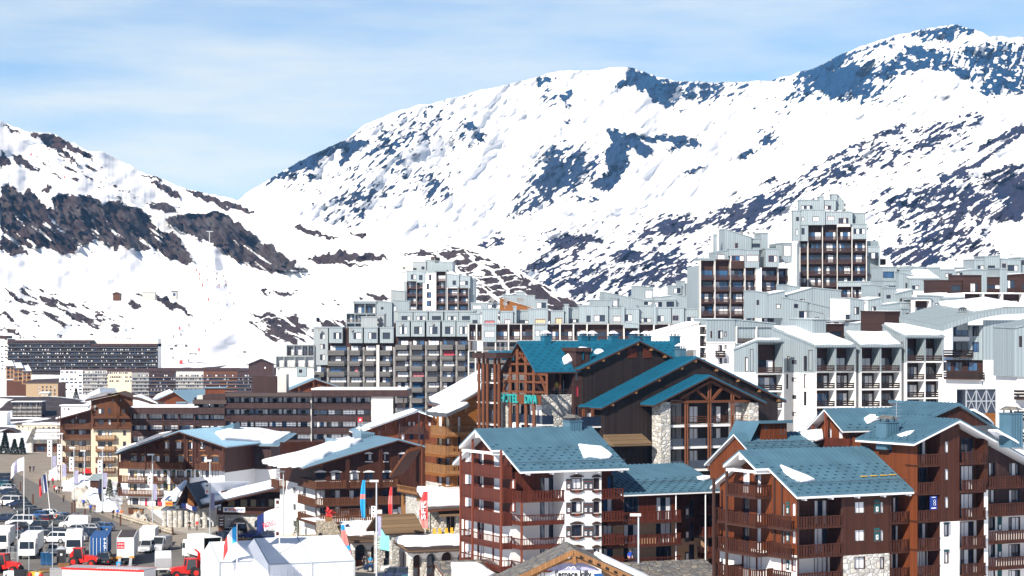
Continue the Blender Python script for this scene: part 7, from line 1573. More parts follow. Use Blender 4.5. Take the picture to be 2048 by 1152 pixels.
P_SEDAN=car_proto('estate_car','x','car',4.6,1.8,1.47,.95,[(-2.3,.7),(-2.25,.97),(-1.2,.97),(.7,.96),(1.3,.9),(2.05,.78),(2.3,.6)],[(-2.15,.98),(-1.75,1.44),(.15,1.47),(1.05,.95)])
P_SUV=car_proto('off_roader','x','car',4.6,1.88,1.85,1.12,[(-2.3,.8),(-2.25,1.14),(-1.2,1.15),(.8,1.14),(1.2,1.1),(2.15,1.02),(2.3,.75)],[(-2.2,1.15),(-2.05,1.8),(.35,1.84),(.95,1.13)],r=.4)
P_VAN=car_proto('minibus','x','van',5.0,1.96,2.1,1.2,[(-2.5,.8),(-2.47,1.22),(-1.2,1.23),(1.2,1.22),(1.7,1.15),(2.35,.98),(2.5,.7)],[(-2.45,1.23),(-2.35,2.06),(.9,2.08),(1.65,1.18)],r=.36)
P_BOXVAN=car_proto('panel_van','x','van',5.2,2.0,2.3,1.25,[(-2.6,.8),(-2.58,2.2),(-1.0,2.28),(.75,2.28),(.95,1.3),(1.75,1.2),(2.4,1.0),(2.6,.7)],[(.4,1.27),(.5,2.2),(1.0,2.2),(1.8,1.2)],r=.36)
PROTO_USED=set()
def car(proto,px,py,yaw,col,label,group='cars in the car park'):
 p=onflat(px,py,.04);g=None
 if proto.name not in PROTO_USED:
  PROTO_USED.add(proto.name);o=proto;o.location=p;o.rotation_euler=(0,0,R(yaw));o['label']=label;o['group']=group;o.color=rgba(col)
  for c in o.children:c.color=rgba(col)
  return o
 return dup(proto,p,R(yaw),label,group,color=col)
BK,DB,SV,WH,RD,BL,GR,TL=(.012,.012,.014),(.008,.02,.06),(.42,.43,.45),(.8,.8,.8),(.1,.006,.01),(.02,.09,.25),(.07,.075,.08),(.01,.09,.12)
HT,SD,SU,VN,BV=P_HATCH,P_SEDAN,P_SUV,P_VAN,P_BOXVAN
for pr,px,py,yw,col,lab in((SD,4,958,160,BK,'black estate car at the far end of the parked row by the road'),(HT,8,966,160,DB,'small navy hatchback second from the far end of the parked row'),(SD,6,974,160,TL,'teal estate car third from the far end of the parked row'),(HT,12,981,160,SV,'silver hatchback in the parked row behind the long white minibus'),(SD,15,990,160,DB,'dark blue estate car right behind the long white minibus'),(HT,22,997,160,GR,'grey hatchback between two dark cars behind the white minibus'),(VN,18,1012,172,WH,'white minibus with dark side windows at the left edge, near the road'),(HT,34,1007,160,BK,'black hatchback whose nose shows right of the edge minibus'),(SD,36,1014,160,DB,'navy estate car in front of the edge minibus nose, nearest it'),(HT,44,1020,160,BK,'black hatchback next to the wooden post by the road'),(SD,52,1026,160,GR,'dark grey estate car in the middle of the slanting row'),(SD,62,1032,160,BK,'black estate car just left of the leaning flag pole foot'),(HT,78,1037,160,BL,'blue hatchback behind the white car at the leaning flag pole'),(HT,92,1034,165,WH,'white hatchback furthest back by the leaning flag pole'),(HT,84,1046,160,RD,'dark maroon hatchback left of the leaning flag pole'),(SD,103,1044,170,SV,'silver estate car at the foot of the leaning flag pole'),(HT,119,1041,170,BL,'bright blue hatchback right of the leaning flag pole'),(SD,136,1043,170,BK,'black estate car behind the white panel van'),(SD,8,1043,178,DB,'navy estate car at the left edge in front of the empty strip'),(VN,41,1053,178,WH,'long white minibus in the middle of the car park with rear windows'),(SU,122,1052,168,GR,'dark grey off roader with the orange jacketed person beside it'),(BV,150,1056,175,WH,'plain white panel van near the road with no side windows'),(SU,74,1062,178,BK,'black off roader with a white badge behind the flag pole foot'),(SD,14,1066,178,RD,'dark red estate car at the left edge behind the white lorry'),(SD,62,1070,178,DB,'navy estate car behind the white lorry with the ribbed body'),(HT,148,1066,172,SV,'silver hatchback in front of the white panel van'),(SD,172,1064,172,SV,'silver estate car left of the blue container with raised boot'),(HT,188,1061,172,GR,'grey hatchback just behind the blue container roof'),(HT,204,1062,170,BL,'blue hatchback right behind the container, closest to the road'),(SD,98,1072,176,DB,'long dark blue estate car behind the white off roader'),(SU,108,1086,176,WH,'white off roader with black windows in the third row'),(SD,146,1083,176,SV,'silver car behind the white box pallets'),(HT,82,1078,176,BK,'black hatchback squeezed between the lorry and the white off roader'),(SD,30,1060,178,BK,'black estate car between the dark red one and the long white minibus'),(HT,128,1074,174,GR,'grey hatchback tucked behind the white off roader'),(SU,170,1078,176,DB,'navy off roader left of the container roof'),(HT,22,1078,178,GR,'grey hatchback hidden behind the two white lorries'),(SD,176,1052,170,BK,'black estate car right of the white panel van by the road'),(HT,60,1050,176,TL,'teal hatchback just above the long white minibus roof')):
 car(pr,px,py,yw,col,lab)
for pr,px,py,yw,col,lab,g in((SU,294,1104,268,SV,'silver off roader facing away between the white trailer and the van','cars among the trucks'),(BV,322,1101,262,SV,'silver delivery van with dark windscreen beside the open box truck','cars among the trucks'),(SU,211,1128,92,BK,'black small off roader parked below the blue container doors','cars among the trucks'),(HT,107,1108,276,SV,'pale car with raised bonnet behind the portable toilet','cars among the trucks'),(SD,452,1073,176,GR,'grey estate car under the sports shop sign post','cars by the sports shop'),(SU,470,1068,176,BK,'black car with white front in front of the left shop arch','cars by the sports shop'),(SD,444,1080,176,DB,'dark car nearest the wooden planters','cars by the sports shop'),(SU,548,1064,178,SV,'silver pickup like off roader in front of the right shop arch','cars by the sports shop'),(HT,503,1078,176,(.01,.03,.2),'royal blue car peeking over the tent ridge, left','cars by the sports shop'),(HT,530,1081,176,DB,'navy car peeking over the tent ridge right of the royal blue one','cars by the sports shop'),(HT,612,1075,90,(.01,.02,.16),'royal blue hatchback by the stone terrace arches','cars by the sports shop'),(SU,762,1143,170,DB,'dark blue off roader with red tail light behind the silver one','cars on the square'),(SU,795,1146,174,(.5,.51,.52),'silver off roader with white lettered black window','cars on the square'),(SU,845,1150,176,BK,'black off roader with white lettering on its side','cars on the square'),(SU,785,1160,174,DB,'navy off roader roof cut by the bottom edge','cars on the square'),(HT,832,1161,176,TL,'dark teal car roof at the bottom edge','cars on the square'),(HT,876,1156,90,SV,'pale silver hatchback seen from behind at the bottom edge','cars on the square'),(HT,884,1149,100,BK,'black hatchback behind the pale silver one','cars on the square')):
 o=car(pr,px,py,yw,col,lab,g)
 if 'letter' in lab:
  text('Jeep',.5,'lettering_white',frameM((-1.1,-.86 if 'silver' in lab else-.96,1.42 if 'silver' in lab else.9),(-1,0,0),(0,0,1),(0,-1,0))if False else frameM((.2,.0,0),(1,0,0),(0,1,0),(0,0,1)),None).name='lettering'
  t=bpy.data.objects['lettering']if False else[x for x in C.objects if x.name.startswith('lettering')and x.parent is None][-1]
  y=1;yy=.95;zz=1.48 if 'silver' in lab else.85
  t.data.transform(frameM((.2,0,0),(1,0,0),(0,1,0),(0,0,1)).inverted());t.data.transform(frameM((-1.3,(.84 if 'silver' in lab else.96),zz),(-1,0,0),(0,0,1),(0,1,0)));t.parent=o
def wheels(o,xs,h,r=.48):
 for x in xs:
  for s in(-1,1):
   wm=MB();wm.tube((x,s*(h-.3),r),(x,s*h,r),r,'rubber',n=14);w=wm.build('wheel',o);rm=MB();rm.tube((x,s*h,r),(x,s*(h+.02),r),r*.55,'steel',n=10);rm.build('rim',w)
def lorry(label,px,py,yaw,Lb,cab='trailer_white',box='trailer_white',cabin=True,H=3.6,W=2.45,ribs=True,cat='lorry',open_back=False,name='lorry',group=None):
 o=empty(name,onflat(px,py,.04),R(yaw),label,cat,group);h=W/2;x0=-Lb
 bx=MB()
 if open_back:
  for a,c in(((x0,-h,1.1),(0,-h+.06,H)),((x0,h-.06,1.1),(0,h,H)),((x0,-h,H-.06),(0,h,H)),((x0,-h,1.0),(0,h,1.1)),((-.06,-h,1.1),(0,h,H))):bx.box(a,c,box)
  bx.box((x0+.4,-h+.08,1.12),(x0+.45,h-.08,H-.1),'dark_gap')  # dark sheet stands in for the shade inside the cargo box
 else:bx.box((x0,-h,1.1),(0,h,H),box)
 if ribs:
  n=int(Lb/.5)
  for k in range(n):bx.box((x0+k*Lb/n,-h-.03,1.12),(x0+k*Lb/n+.06,-h,H-.05),box);bx.box((x0+k*Lb/n,h,1.12),(x0+k*Lb/n+.06,h+.03,H-.05),box)
 for a in(-h,h):bx.box((x0-.03,a-.05,1.1),(x0+.03,a+.05,H),'steel')
 bx.box((x0,-h,1.0),(0,h,1.1),'frame_grey');bx.build('cargo_box',o)
 ch=MB();ch.box((x0+.2,-.5,.6),(2.2 if cabin else 0,.5,1.0),'iron');ch.build('chassis',o)
 if cabin:
  c=MB();c.prism([(.25,-h,.6),(2.3,-h,.6),(2.35,-h,1.5),(2.1,-h,2.7),(1.8,-h,3.0),(.25,-h,3.1)],(0,W,0),cab);c.build('cab',o)
  g=MB();g.face([(2.37,-h+.15,1.6),(2.37,h-.15,1.6),(2.13,h-.2,2.65),(2.13,-h+.2,2.65)],'car_glass');g.build('windscreen',o)
  g=MB()
  for s in(-1,1):g.face([(1.0,s*(h+.01),1.7),(2.1,s*(h+.01),1.7),(1.95,s*(h+.01),2.5),(1.0,s*(h+.01),2.5)],'car_glass')
  g.build('side_window',o)
  for s in(-1,1):l=MB();l.box((2.3,s*.9-.2,.75),(2.38,s*.9+.2,.95),'lamp_white');l.build('headlight',o)
  for s in(-1,1):l=MB();l.box((2.1,s*(h+.05),1.7),(2.2,s*(h+.05)+s*.25,2.4),'frame_grey');l.build('mirror',o)
 wheels(o,([1.4]if cabin else[])+[x0+1.0,x0+2.2]if Lb>4 else([1.4]if cabin else[])+[x0+1.3],h-.05);return o
lorry('white lorry with windscreen facing us and a ribbed body, behind the red telehandler',58,1116,275,6.5)
lorry('white lorry half cut by the left edge of the picture',4,1102,275,5)
lorry('white lorry cab with a tall white box, left of the blue container',148,1112,280,5,H=3.7)
o=lorry('royal blue shipping container on a trailer, doors towards us',206,1112,98,10.5,box='container_blue',cabin=False,H=3.9,cat='container',name='container_trailer')
m=MB()
for y in(-.85,-.3,.25,.75):m.tube((-10.56,y,1.25),(-10.56,y,3.75),.035,'white_paint')
m.build('door_bar',o)
m=MB()
for k,(y,z)in enumerate(((-.95,3.5),(-1.0,2.9),(-.95,2.5),(-1.0,2.2))):m.box((-10.55,y-.12,z),(-10.52,y+.22,z+.14),'white_paint')
m.build('marking',o)
o=lorry('long white trailer with brown roof and a red printed panel on its doors',259,1113,98,12,box='trailer_white',cabin=False,H=4.0,cat='trailer',name='trailer')
m=MB();m.box((-11.9,-1.1,4.0),(-.1,1.1,4.05),'brown_roof');m.build('tarpaulin',o)
m=MB();m.box((-12.06,.15,2.4),(-12.03,1.15,3.4),'lettering_red');p_=m.build('printed_panel',o)
for k,t_ in enumerate(('alizé','crés')):text(t_,.4,'lettering_white',frameM((-12.08,.65,3.1-k*.45),(0,-1,0),(0,0,1),(-1,0,0)),p_,fit=.8)
m=MB()
for s in(-1,1):m.box((-12.1,s*.9-.35,1.0),(-12.02,s*.9+.35,1.3),'orange_paint');
m.build('warning_board',o);m=MB()
for s in(-.8,.8):m.prism([(-12.1,s-.2,1.0),(-12.1,s+.2,1.0),(-15,s+.2,.1),(-15,s-.2,.1)],(0,0,.1),'steel')
m.build('loading_ramp',o)
lorry('white box truck with its dark rear wide open, next to the tents',392,1120,118,7.5,H=4.0,W=2.7,open_back=True,ribs=False)
o=lorry('small white catering trailer with grey shuttered hatch',326,1150,100,3.2,cabin=False,H=3.4,W=2.2,ribs=False,cat='trailer',name='trailer')
m=MB();m.box((-3.25,-1.0,1.3),(-3.2,1.0,2.6),'trailer_grey');m.box((-3.26,-1.0,2.62),(-3.2,1.0,2.68),'steel');m.build('hatch',o)
o=lorry('white van body with light grey sides behind the silver off roader',300,1090,95,5,H=3.0,cabin=True)
def tractor(label,px,py,yaw,boom,cat='tractor'):
 o=empty('tractor',onflat(px,py,.04),R(yaw),label,cat);m=MB()
 m.prism([(.3,-.5,.7),(2.3,-.5,.7),(2.4,-.5,1.25),(1.9,-.5,1.55),(.3,-.5,1.7)],(0,1.0,0),'machine_red');m.box((-1.6,-.6,.6),(.3,.6,1.2),'machine_red');m.build('body',o)
 m=MB();m.prism([(-1.2,-.65,1.2),(.35,-.65,1.2),(.1,-.65,2.6),(-1.1,-.65,2.6)],(0,1.3,0),'car_glass')
 for x0,x1 in((-1.2,-1.1),(.35,.1)):
  for y in(-.67,.67):m.bar((x0,y,1.2),(x1,y,2.6),.1,.1,'machine_red')
 m.box((-1.25,-.75,2.6),(.2,.75,2.72),'machine_red');m.build('cab',o)
 for x,r in((-1.0,.75),(1.7,.55)):
  for s in(-1,1):w=MB();w.tube((x,s*.6,r),(x,s*1.05,r),r,'rubber',n=16);w=w.build('wheel',o);k=MB();k.tube((x,s*1.05,r),(x,s*1.08,r),r*.5,'machine_red',n=10);k.build('rim',w)
 m=MB();z=boom;m.bar((-1.6,0,.9),(-1.7,0,z),.35,.35,'machine_red');m.bar((-1.7,0,z),(-1.1,0,z+.5),.22,.22,'machine_red');m.build('boom',o)
 m=MB();m.box((2.35,-.4,.75),(2.42,.4,1.2),'iron');m.build('grille',o)
 for s in(-1,1):l=MB();l.box((2.36,s*.38-.08,1.1),(2.44,s*.38+.08,1.25),'lamp_white');l.build('headlight',o)
tractor('red tractor with glazed cab and raised loader in front of the white tent',374,1156,205,3.4)
tractor('big red telescopic handler at the lower left edge with large tyres',12,1146,-20,2.2)
tractor('red site machine half hidden behind the black off roader',165,1133,-10,1.9)
def onf(px,py):return onflat(px,py,.04)
def thing(name,label,cat,px,py,yaw=0,group=None):return empty(name,onf(px,py),R(yaw),label,cat,group)
o=thing('portable_toilet','dark grey portable toilet with white square sign between the lorries','toilet',123,1128,10);m=MB();m.box((-.65,-.65,0),(.65,.65,2.2),'frame_grey');m.build('cabin',o);m=MB();m.prism([(-.75,-.75,2.2),(.75,-.75,2.2),(0,-.75,2.65)],(0,1.5,0),'pole_grey');m.build('roof',o);m=MB();m.box((-.15,-.68,1.3),(.15,-.66,1.6),'white_paint');m.build('sign_plate',o);m=MB();m.box((-.5,-.67,.1),(.5,-.66,2.0),'iron');m.build('door',o)
o=thing('stage_trailer','white stage trailer with red edges and grey slatted top at the bottom left','stage',218,1166,-16);m=MB();m.box((-6,-1.8,0),(6,1.8,2.0),'trailer_white');m.build('body',o);m=MB();m.box((-6,-1.8,2.0),(6,1.8,2.1),'trailer_grey')
for k in range(14):m.box((-1+k*.45,-1.6,2.1),(-.8+k*.45,.2,2.16),'white_paint')
m.build('deck',o);m=MB();m.box((-6.05,-1.88,1.85),(6.05,-1.8,2.12),'machine_red');m.box((-6.05,1.8,1.85),(6.05,1.88,2.12),'machine_red');m.box((-6.12,-1.88,1.85),(-6.02,1.88,2.12),'machine_red');m.build('edge_rail',o)
for k,(px,py)in enumerate(((20,1118),(30,1119),(186,1114),(194,1113),(372,1112),(382,1113))):
 o=thing('crowd_barrier',('steel barrier left of the lorry cab, outer one','steel barrier left of the lorry cab, inner one','steel barrier stood on end by the blue container, left','steel barrier stood on end by the blue container, right','steel truss section beside the box truck, left','steel truss section beside the box truck, right')[k],'barrier',px,py,0,'steel barriers stacked on the site');m=MB()
 for x in(-.55,.55):m.tube((x,0,0),(x,0,1.9),.04,'steel',n=6)
 for z in(.1,1.0,1.85):m.tube((-.55,0,z),(.55,0,z),.035,'steel',n=6)
 for j in range(5):m.tube((-.4+j*.2,0,.1),(-.4+j*.2,0,1.85),.02,'steel',n=5)
 m.build('frame',o);m=MB();m.box((-.6,-.25,0),(-.5,.25,.04),'steel');m.build('foot',o);m=MB();m.box((.5,-.25,0),(.6,.25,.04),'steel');m.build('foot',o)
for k,(px,py,mm,w_,d_,h_,lab)in enumerate(((140,1092,'trailer_white',1.2,1,1.5,'white wrapped pallet behind the lorry cabs, left one'),(153,1092,'trailer_white',1.2,1,1.4,'white wrapped pallet behind the lorry cabs, right one'),(131,1105,'tan_wood',.9,.7,1.1,'brown cardboard crate beside the lorry cab'),(90,1130,'glass_blue',1.0,.9,1.8,'pale blue gas bottle cage left of the portable toilet'),(100,1130,'glass_blue',.9,.9,1.7,'blue gas bottle cage closest to the portable toilet'),(128,1136,'tan_wood',1.6,.9,.6,'heap of timber boards in front of the portable toilet'),(96,1145,'shingle',2.2,.8,.5,'brown folded tarpaulin roll at the bottom left'),(232,1124,'orange_paint',.9,.7,.6,'orange bag on the ground right of the black off roader'),(238,1133,'sky_cloth',.6,.5,.6,'turquoise bin by the trailer ramp'),(70,1158,'yellow_paint',2.0,1.0,.9,'yellow counter at the bottom left edge'),(118,1158,'trailer_grey',2.4,1.4,1.4,'grey flight case stack at the bottom edge'),(140,1158,'container_blue',1.0,1.2,1.5,'blue flight case at the bottom edge'),(438,1088,'mid_wood',1.6,.8,.8,'wooden planter behind the tents, left of three'),(455,1089,'mid_wood',1.6,.8,.8,'wooden planter behind the tents, middle of three'),(482,1088,'tan_wood',1.6,.8,.8,'pale wooden planter behind the tents, right of three'),(267,1028,'mid_wood',1.8,1.0,1.1,'wooden bin store with black bags by the snowbank, left'),(277,1030,'tan_wood',1.8,1.0,1.1,'wooden bin store with black bags by the snowbank, right'),(22,1158,'white_cloth',1.5,1.4,1.0,'white folded sheet heap at the bottom left corner'),(40,1160,'black_cloth',1.5,1.2,1.3,'black covered speaker stack at the bottom left corner'))):
 nm=lab.split(' ')
 kind=[n for n in('pallet','crate','cage','boards','roll','bag','bin','counter','case','planter','store','heap','stack')if n in lab][0]
 o=thing({'cage':'gas_cage','boards':'timber_pile','roll':'tarpaulin_roll','case':'flight_case','store':'bin_store','heap':'sheet_heap','stack':'speaker_stack'}.get(kind,kind),lab,{'boards':'timber','store':'bin store'}.get(kind,kind),px,py,rnd.uniform(-15,15));m=MB();m.box((-w_/2,-d_/2,.08),(w_/2,d_/2,h_),mm)
 for z in(.35,.7):m.box((-w_/2-.02,-d_/2-.02,h_*z),(w_/2+.02,d_/2+.02,h_*z+.05),mm)
 m.build('body',o);m=MB();m.box((-w_/2-.03,-d_/2-.03,h_),(w_/2+.03,d_/2+.03,h_+.08),mm if 'bags' not in lab else 'black_cloth');m.build('lid',o);m=MB()
 for x in(-.4,.4):m.box((x*w_-.06,-d_/2,0),(x*w_+.06,d_/2,.08),'frame_grey')
 m.build('skid',o)
for k,(px,py,h_)in enumerate(((18,1140,6.5),(35,1135,8),(58,1142,9),(105,1150,7.5))):
 o=thing('scaffold_pole',('thin steel mast left of the lorry, outermost','thin steel mast crossing the red telehandler','tall thin steel mast right of the telehandler','thin steel mast beside the portable toilet')[k],'mast',px,py,0,'thin masts around the site');m=MB();m.tube((0,0,0),(0,0,h_),.06,'pole_grey',.04);m.build('mast',o);m=MB();m.box((-.4,-.4,0),(.4,.4,.08),'iron');m.build('base',o)
o=thing('log_rail','low wooden log rail with snow stains between the road and the footpath','rail',300,1065);L0=[onf(228,1033),onf(290,1052),onf(345,1070)];m=MB()
for p,q in zip(L0,L0[1:]):
 for z in(.35,.75):m.tube(p+Vector((0,0,z))-o.location,q+Vector((0,0,z))-o.location,.24,'warm_stone',n=8)
m.build('log',o);m=MB()
for p in L0:m.tube(p-o.location,p-o.location+Vector((0,0,1.3)),.15,'mid_wood')
m.build('post',o)
for k,(px,py)in enumerate(((21,972),(41,982),(66,1008),(144,1026),(149,1025),(170,1040),(241,1052))):
 o=thing('marker_post','wooden marker post along the road, number %s from the far end'%('one','two','three','four','five','six','seven')[k],'post',px,py,0,'marker posts along the road');o['label']=('wooden marker post by the farthest parked cars','wooden marker post behind the slanting row of cars','thick orange brown post at the end of the slanting row','wooden marker post right of the blue hatchback, left of a pair','wooden marker post right of the blue hatchback, right of a pair','dark marker post beside the white panel van','wooden marker post against the log rail')[k]
 m=MB();m.box((-.12,-.12,0),(.12,.12,1.9),'mid_wood');m.build('post',o);m=MB();m.box((-.14,-.14,1.9),(.14,.14,2.0),'beam');m.build('cap',o)
def bank(px0,px1,py0,py1,h,mat,seed,name='snow_bank'):
 p=[onflat(px0,py1,0),onflat(px1,py1,0),onflat(px1,py0,0),onflat(px0,py0,0)];n=26
 U,V=np.meshgrid(np.linspace(0,1,n),np.linspace(0,1,n));P=[np.array(q)for q in p]
 co=(P[0]*((1-U)*(1-V))[...,None]+P[1]*(U*(1-V))[...,None]+P[2]*(U*V)[...,None]+P[3]*((1-U)*V)[...,None])
 e=np.clip(np.minimum(np.minimum(U,1-U),np.minimum(V,1-V))*3,0,1);e=e*e*(3-2*e)
 co[...,2]=e*h*(.05+1.3*fbm(U*6+seed,V*6+seed*2,4))-.05;idx=np.arange(n*n).reshape(n,n)
 q=np.stack([idx[:-1,:-1],idx[:-1,1:],idx[1:,1:],idx[1:,:-1]],-1).reshape(-1,4);me=bpy.data.meshes.new(name);me.from_pydata(co.reshape(-1,3).tolist(),[],q.tolist());me.materials.append(MATS[mat]);me.polygons.foreach_set('use_smooth',[True]*len(q))
 o=bpy.data.objects.new(name,me);C.objects.link(o);o['kind']='structure'
for i,a in enumerate(((120,235,945,985,2.2,'snow'),(150,250,985,1010,2.0,'snow'),(185,245,1000,1026,1.3,'snow'),(95,150,940,962,2.0,'snow'),(140,200,978,1000,1.8,'dirty_snow'),(258,300,1030,1046,1.4,'dirty_snow'),(560,640,1062,1084,1.0,'dirty_snow'),(150,185,1003,1018,1.2,'dirty_snow'),(-40,70,886,896,.8,'snow'))):bank(*a[:5],a[5],i+1)
def person_mesh(name,J,fingers=True):
 """one skin grown over a skeleton: J maps joints to (x, y, z); +y is forward"""
 V=[];E=[];Rr=[]
 def add(p,r,par=None):
  V.append(p);Rr.append(r)
  if par is not None:E.append((par,len(V)-1))
  return len(V)-1
 pel=add(J['pelvis'],.145);ch=add(J['chest'],.165,pel);nk=add(J['neck'],.065,ch);hd=add(J['head'],.10,nk);tp=add(J['top'],.085,hd);add((J['head'][0],J['head'][1]+.11,J['head'][2]-.01),.03,hd)
 for s in 'LR':
  sh=add(J['sh'+s],.085,ch);el=add(J['el'+s],.06,sh);wr=add(J['wr'+s],.045,el);h=Vector(J['wr'+s]);d=(h-Vector(J['el'+s])).normalized();pl=add(tuple(h+d*.07),.04,wr)
  if fingers:
   a=d.orthogonal().normalized()
   for k,(o,l)in enumerate(((-.045,.07),(-.015,.08),(.015,.075),(.045,.06),(.08,.03))):add(tuple(h+d*(.07+l)+a*o),.01,pl)
  hp=add(J['hp'+s],.11,pel);kn=add(J['kn'+s],.075,hp);an=add(J['an'+s],.055,kn);add((J['an'+s][0],J['an'+s][1]+.16,J['an'+s][2]-.06),.045,an)
 me=bpy.data.meshes.new(name);me.from_pydata(V,E,[]);o=bpy.data.objects.new(name,me);C.objects.link(o)
 o.modifiers.new('skin','SKIN');o.modifiers.new('sub','SUBSURF').levels=1
 for i,sv in enumerate(me.skin_vertices[0].data):sv.radius=(Rr[i],Rr[i]);sv.use_root=(i==0)
 m2=bpy.data.meshes.new_from_object(o.evaluated_get(bpy.context.evaluated_depsgraph_get()));bpy.data.objects.remove(o)
 for m in('jacket','trousers','skin','hair','iron'):m2.materials.append(MATS[m])
 hz_,pz=J['neck'][2],J['pelvis'][2]
 for p in m2.polygons:
  c=p.center;p.use_smooth=True;k=0
  if c.z>hz_+.02:k=3 if(c.z>J['head'][2]+.04 or c.y<J['head'][1]-.03)else 2
  elif min((c-Vector(J['wr'+s])).length for s in 'LR')<.2 and c.z<J['chest'][2]-.1:k=2
  elif c.z<.13:k=4
  elif c.z<pz-.02:k=1
  p.material_index=k
 return m2
ST=dict(pelvis=(0,0,.95),chest=(0,0,1.3),neck=(0,.01,1.5),head=(0,.03,1.62),top=(0,.02,1.73),shL=(-.2,0,1.4),elL=(-.27,-.02,1.15),wrL=(-.26,.1,.92),shR=(.2,0,1.4),elR=(.27,-.02,1.15),wrR=(.26,.1,.92),hpL=(-.1,0,.9),knL=(-.11,.03,.5),anL=(-.12,0,.09),hpR=(.1,0,.9),knR=(.11,.03,.5),anR=(.12,0,.09))
WK=dict(ST,knL=(-.1,.16,.52),anL=(-.1,.3,.12),knR=(.1,.02,.5),anR=(.1,-.28,.12),wrL=(-.24,-.12,.95),wrR=(.24,.26,1.0))
SK=dict(ST,pelvis=(0,-.12,.72),chest=(0,.1,1.02),neck=(0,.2,1.18),head=(0,.26,1.28),top=(0,.28,1.39),shL=(-.2,.12,1.1),elL=(-.32,.1,.88),wrL=(-.3,.34,.82),shR=(.2,.12,1.1),elR=(.32,.1,.88),wrR=(.3,.34,.82),hpL=(-.12,-.12,.68),knL=(-.14,.16,.42),anL=(-.14,-.02,.1),hpR=(.12,-.12,.68),knR=(.14,.16,.42),anR=(.14,-.02,.1))
M_ST,M_WK,M_SK=person_mesh('standing_body',ST),person_mesh('walking_body',WK),person_mesh('skiing_body',SK,False)
def person(me,loc,rz,col,label,group=None,s=1.0):
 o=bpy.data.objects.new('person',me);C.objects.link(o);o.location=loc;o.rotation_euler=(0,0,R(rz));o.color=rgba(col);o.scale=(s,)*3;return tag(o,label,'person',group)
RED,BLU,BLA,ORA,OLI,WHI,PUR=(.5,.02,.02),(.02,.07,.45),(.012,.012,.015),(.75,.13,.02),(.08,.075,.05),(.7,.7,.72),(.12,.05,.3)
for k,(px,py,me,rz,c,lab)in enumerate(((60,945,M_ST,20,BLA,'person in dark clothes far up the footpath, left of two'),(67,944,M_WK,190,(.05,.05,.12),'person in dark blue far up the footpath, right of two'),(97,976,M_ST,30,BLA,'person in black standing right of the French flag'),(106,970,M_WK,180,RED,'person in red jacket farther up, near the second heart banner'),(109,985,M_WK,170,RED,'person in red jacket on the footpath nearest the snowbank'),(113,988,M_WK,175,WHI,'person in white top walking down the footpath'),(118,987,M_ST,200,BLA,'person in black beside the one in white'),(127,1005,M_WK,185,OLI,'person in olive jacket walking alone in the road'),(5,1016,M_ST,90,BLA,'person in black standing at the left edge by the minibus'),(167,1015,M_WK,200,BLU,'person in blue jacket climbing onto the snowbank'),(181,1026,M_WK,190,BLU,'person in bright blue jacket on the footpath, beside the brown one'),(190,1026,M_ST,170,(.09,.05,.03),'person in brown jacket on the footpath'),(226,1038,M_ST,200,BLA,'person in black, left of the three by the bin store'),(235,1036,M_ST,180,BLU,'person in blue, middle of the three by the bin store'),(243,1037,M_ST,160,ORA,'person in orange, right of the three by the bin store'),(113,1046,M_ST,120,ORA,'person in orange jacket bending among the cars'),(303,1053,M_WK,80,BLA,'person in black striding with skis on the shoulder'),(364,1053,M_ST,150,(.2,.45,.7),'person in pale blue at the shop columns'),(379,1061,M_ST,200,BLA,'person in black by the shop entrance'),(394,1061,M_ST,170,RED,'person in red by the shop entrance'),(433,1082,M_ST,60,BLA,'person in dark clothes behind the box truck corner'),(728,1136,M_WK,190,BLA,'person in dark jacket right of the large tent'),(741,1136,M_ST,180,(.03,.3,.6),'person in light blue jacket right of the large tent'),(784,1122,M_ST,150,RED,'person in red in front of an arcade arch'),(801,1124,M_ST,200,WHI,'person in white before the porch'),(808,1124,M_ST,170,PUR,'person in purple before the porch'),(60,1168,M_ST,30,RED,'person in red at the bottom left, behind the yellow counter, left'),(74,1168,M_ST,350,WHI,'person in white at the bottom left, behind the yellow counter'),(82,1170,M_ST,20,RED,'person in red cap colours at the bottom left, right of the counter'),(12,1172,M_ST,300,BLA,'person in black at the bottom left corner'))):
 person(me,onflat(px,py,.05),rz,c,lab,'people in the village')
mb=MB();mb.bar((-.25,-.4,1.35),(-.1,1.0,1.9),.09,.03,'white_paint');mb.bar((-.35,-.4,1.35),(-.2,1.0,1.9),.09,.03,'lettering_black');o=mb.build('skis');o.location=onflat(303,1053,.05);o.rotation_euler=(0,0,R(80));tag(o,'pair of skis carried on the shoulder of the striding person','skis')
for px,py,D,c,lab in((1512,966,206,(.05,.06,.12),'person in dark top leaning on the top balcony of the front right chalet'),(1260,1131,222,BLU,'person in spotted blue jacket on the lowest balcony of the connecting wing'),(1113,789,257,(.7,.5,.05),'person in yellow on the hotel stone terrace')):person(M_ST,at(px,py,D),200,c,lab)
bpy.context.view_layer.update();DG=bpy.context.evaluated_depsgraph_get()
def on_hill(px,py,ob=None):
 d=Vector(((px-1024)/FPX,1,(HOR-py)/FPX)).normalized()
 hit,loc,n,i=hill.ray_cast(Vector((0,0,EYE)),d);return loc if hit else None
SKP=((378,483),(391,484),(399,486),(404,487),(403,522),(415,536),(393,543),(429,546),(434,550),(447,555),(450,565),(399,561),(411,563),(415,563),(433,561),(454,566),(452,570),(451,573),(405,569),(438,573),(427,577),(438,577),(434,577),(449,577),(453,574),(460,589),(436,610),(454,613),(468,610),(378,654),(441,643),(427,650),(411,665),(362,673),(347,676),(346,720),(377,725),(61,312),(74,316),(124,332),(130,335),(131,336),(170,357),(97,326))
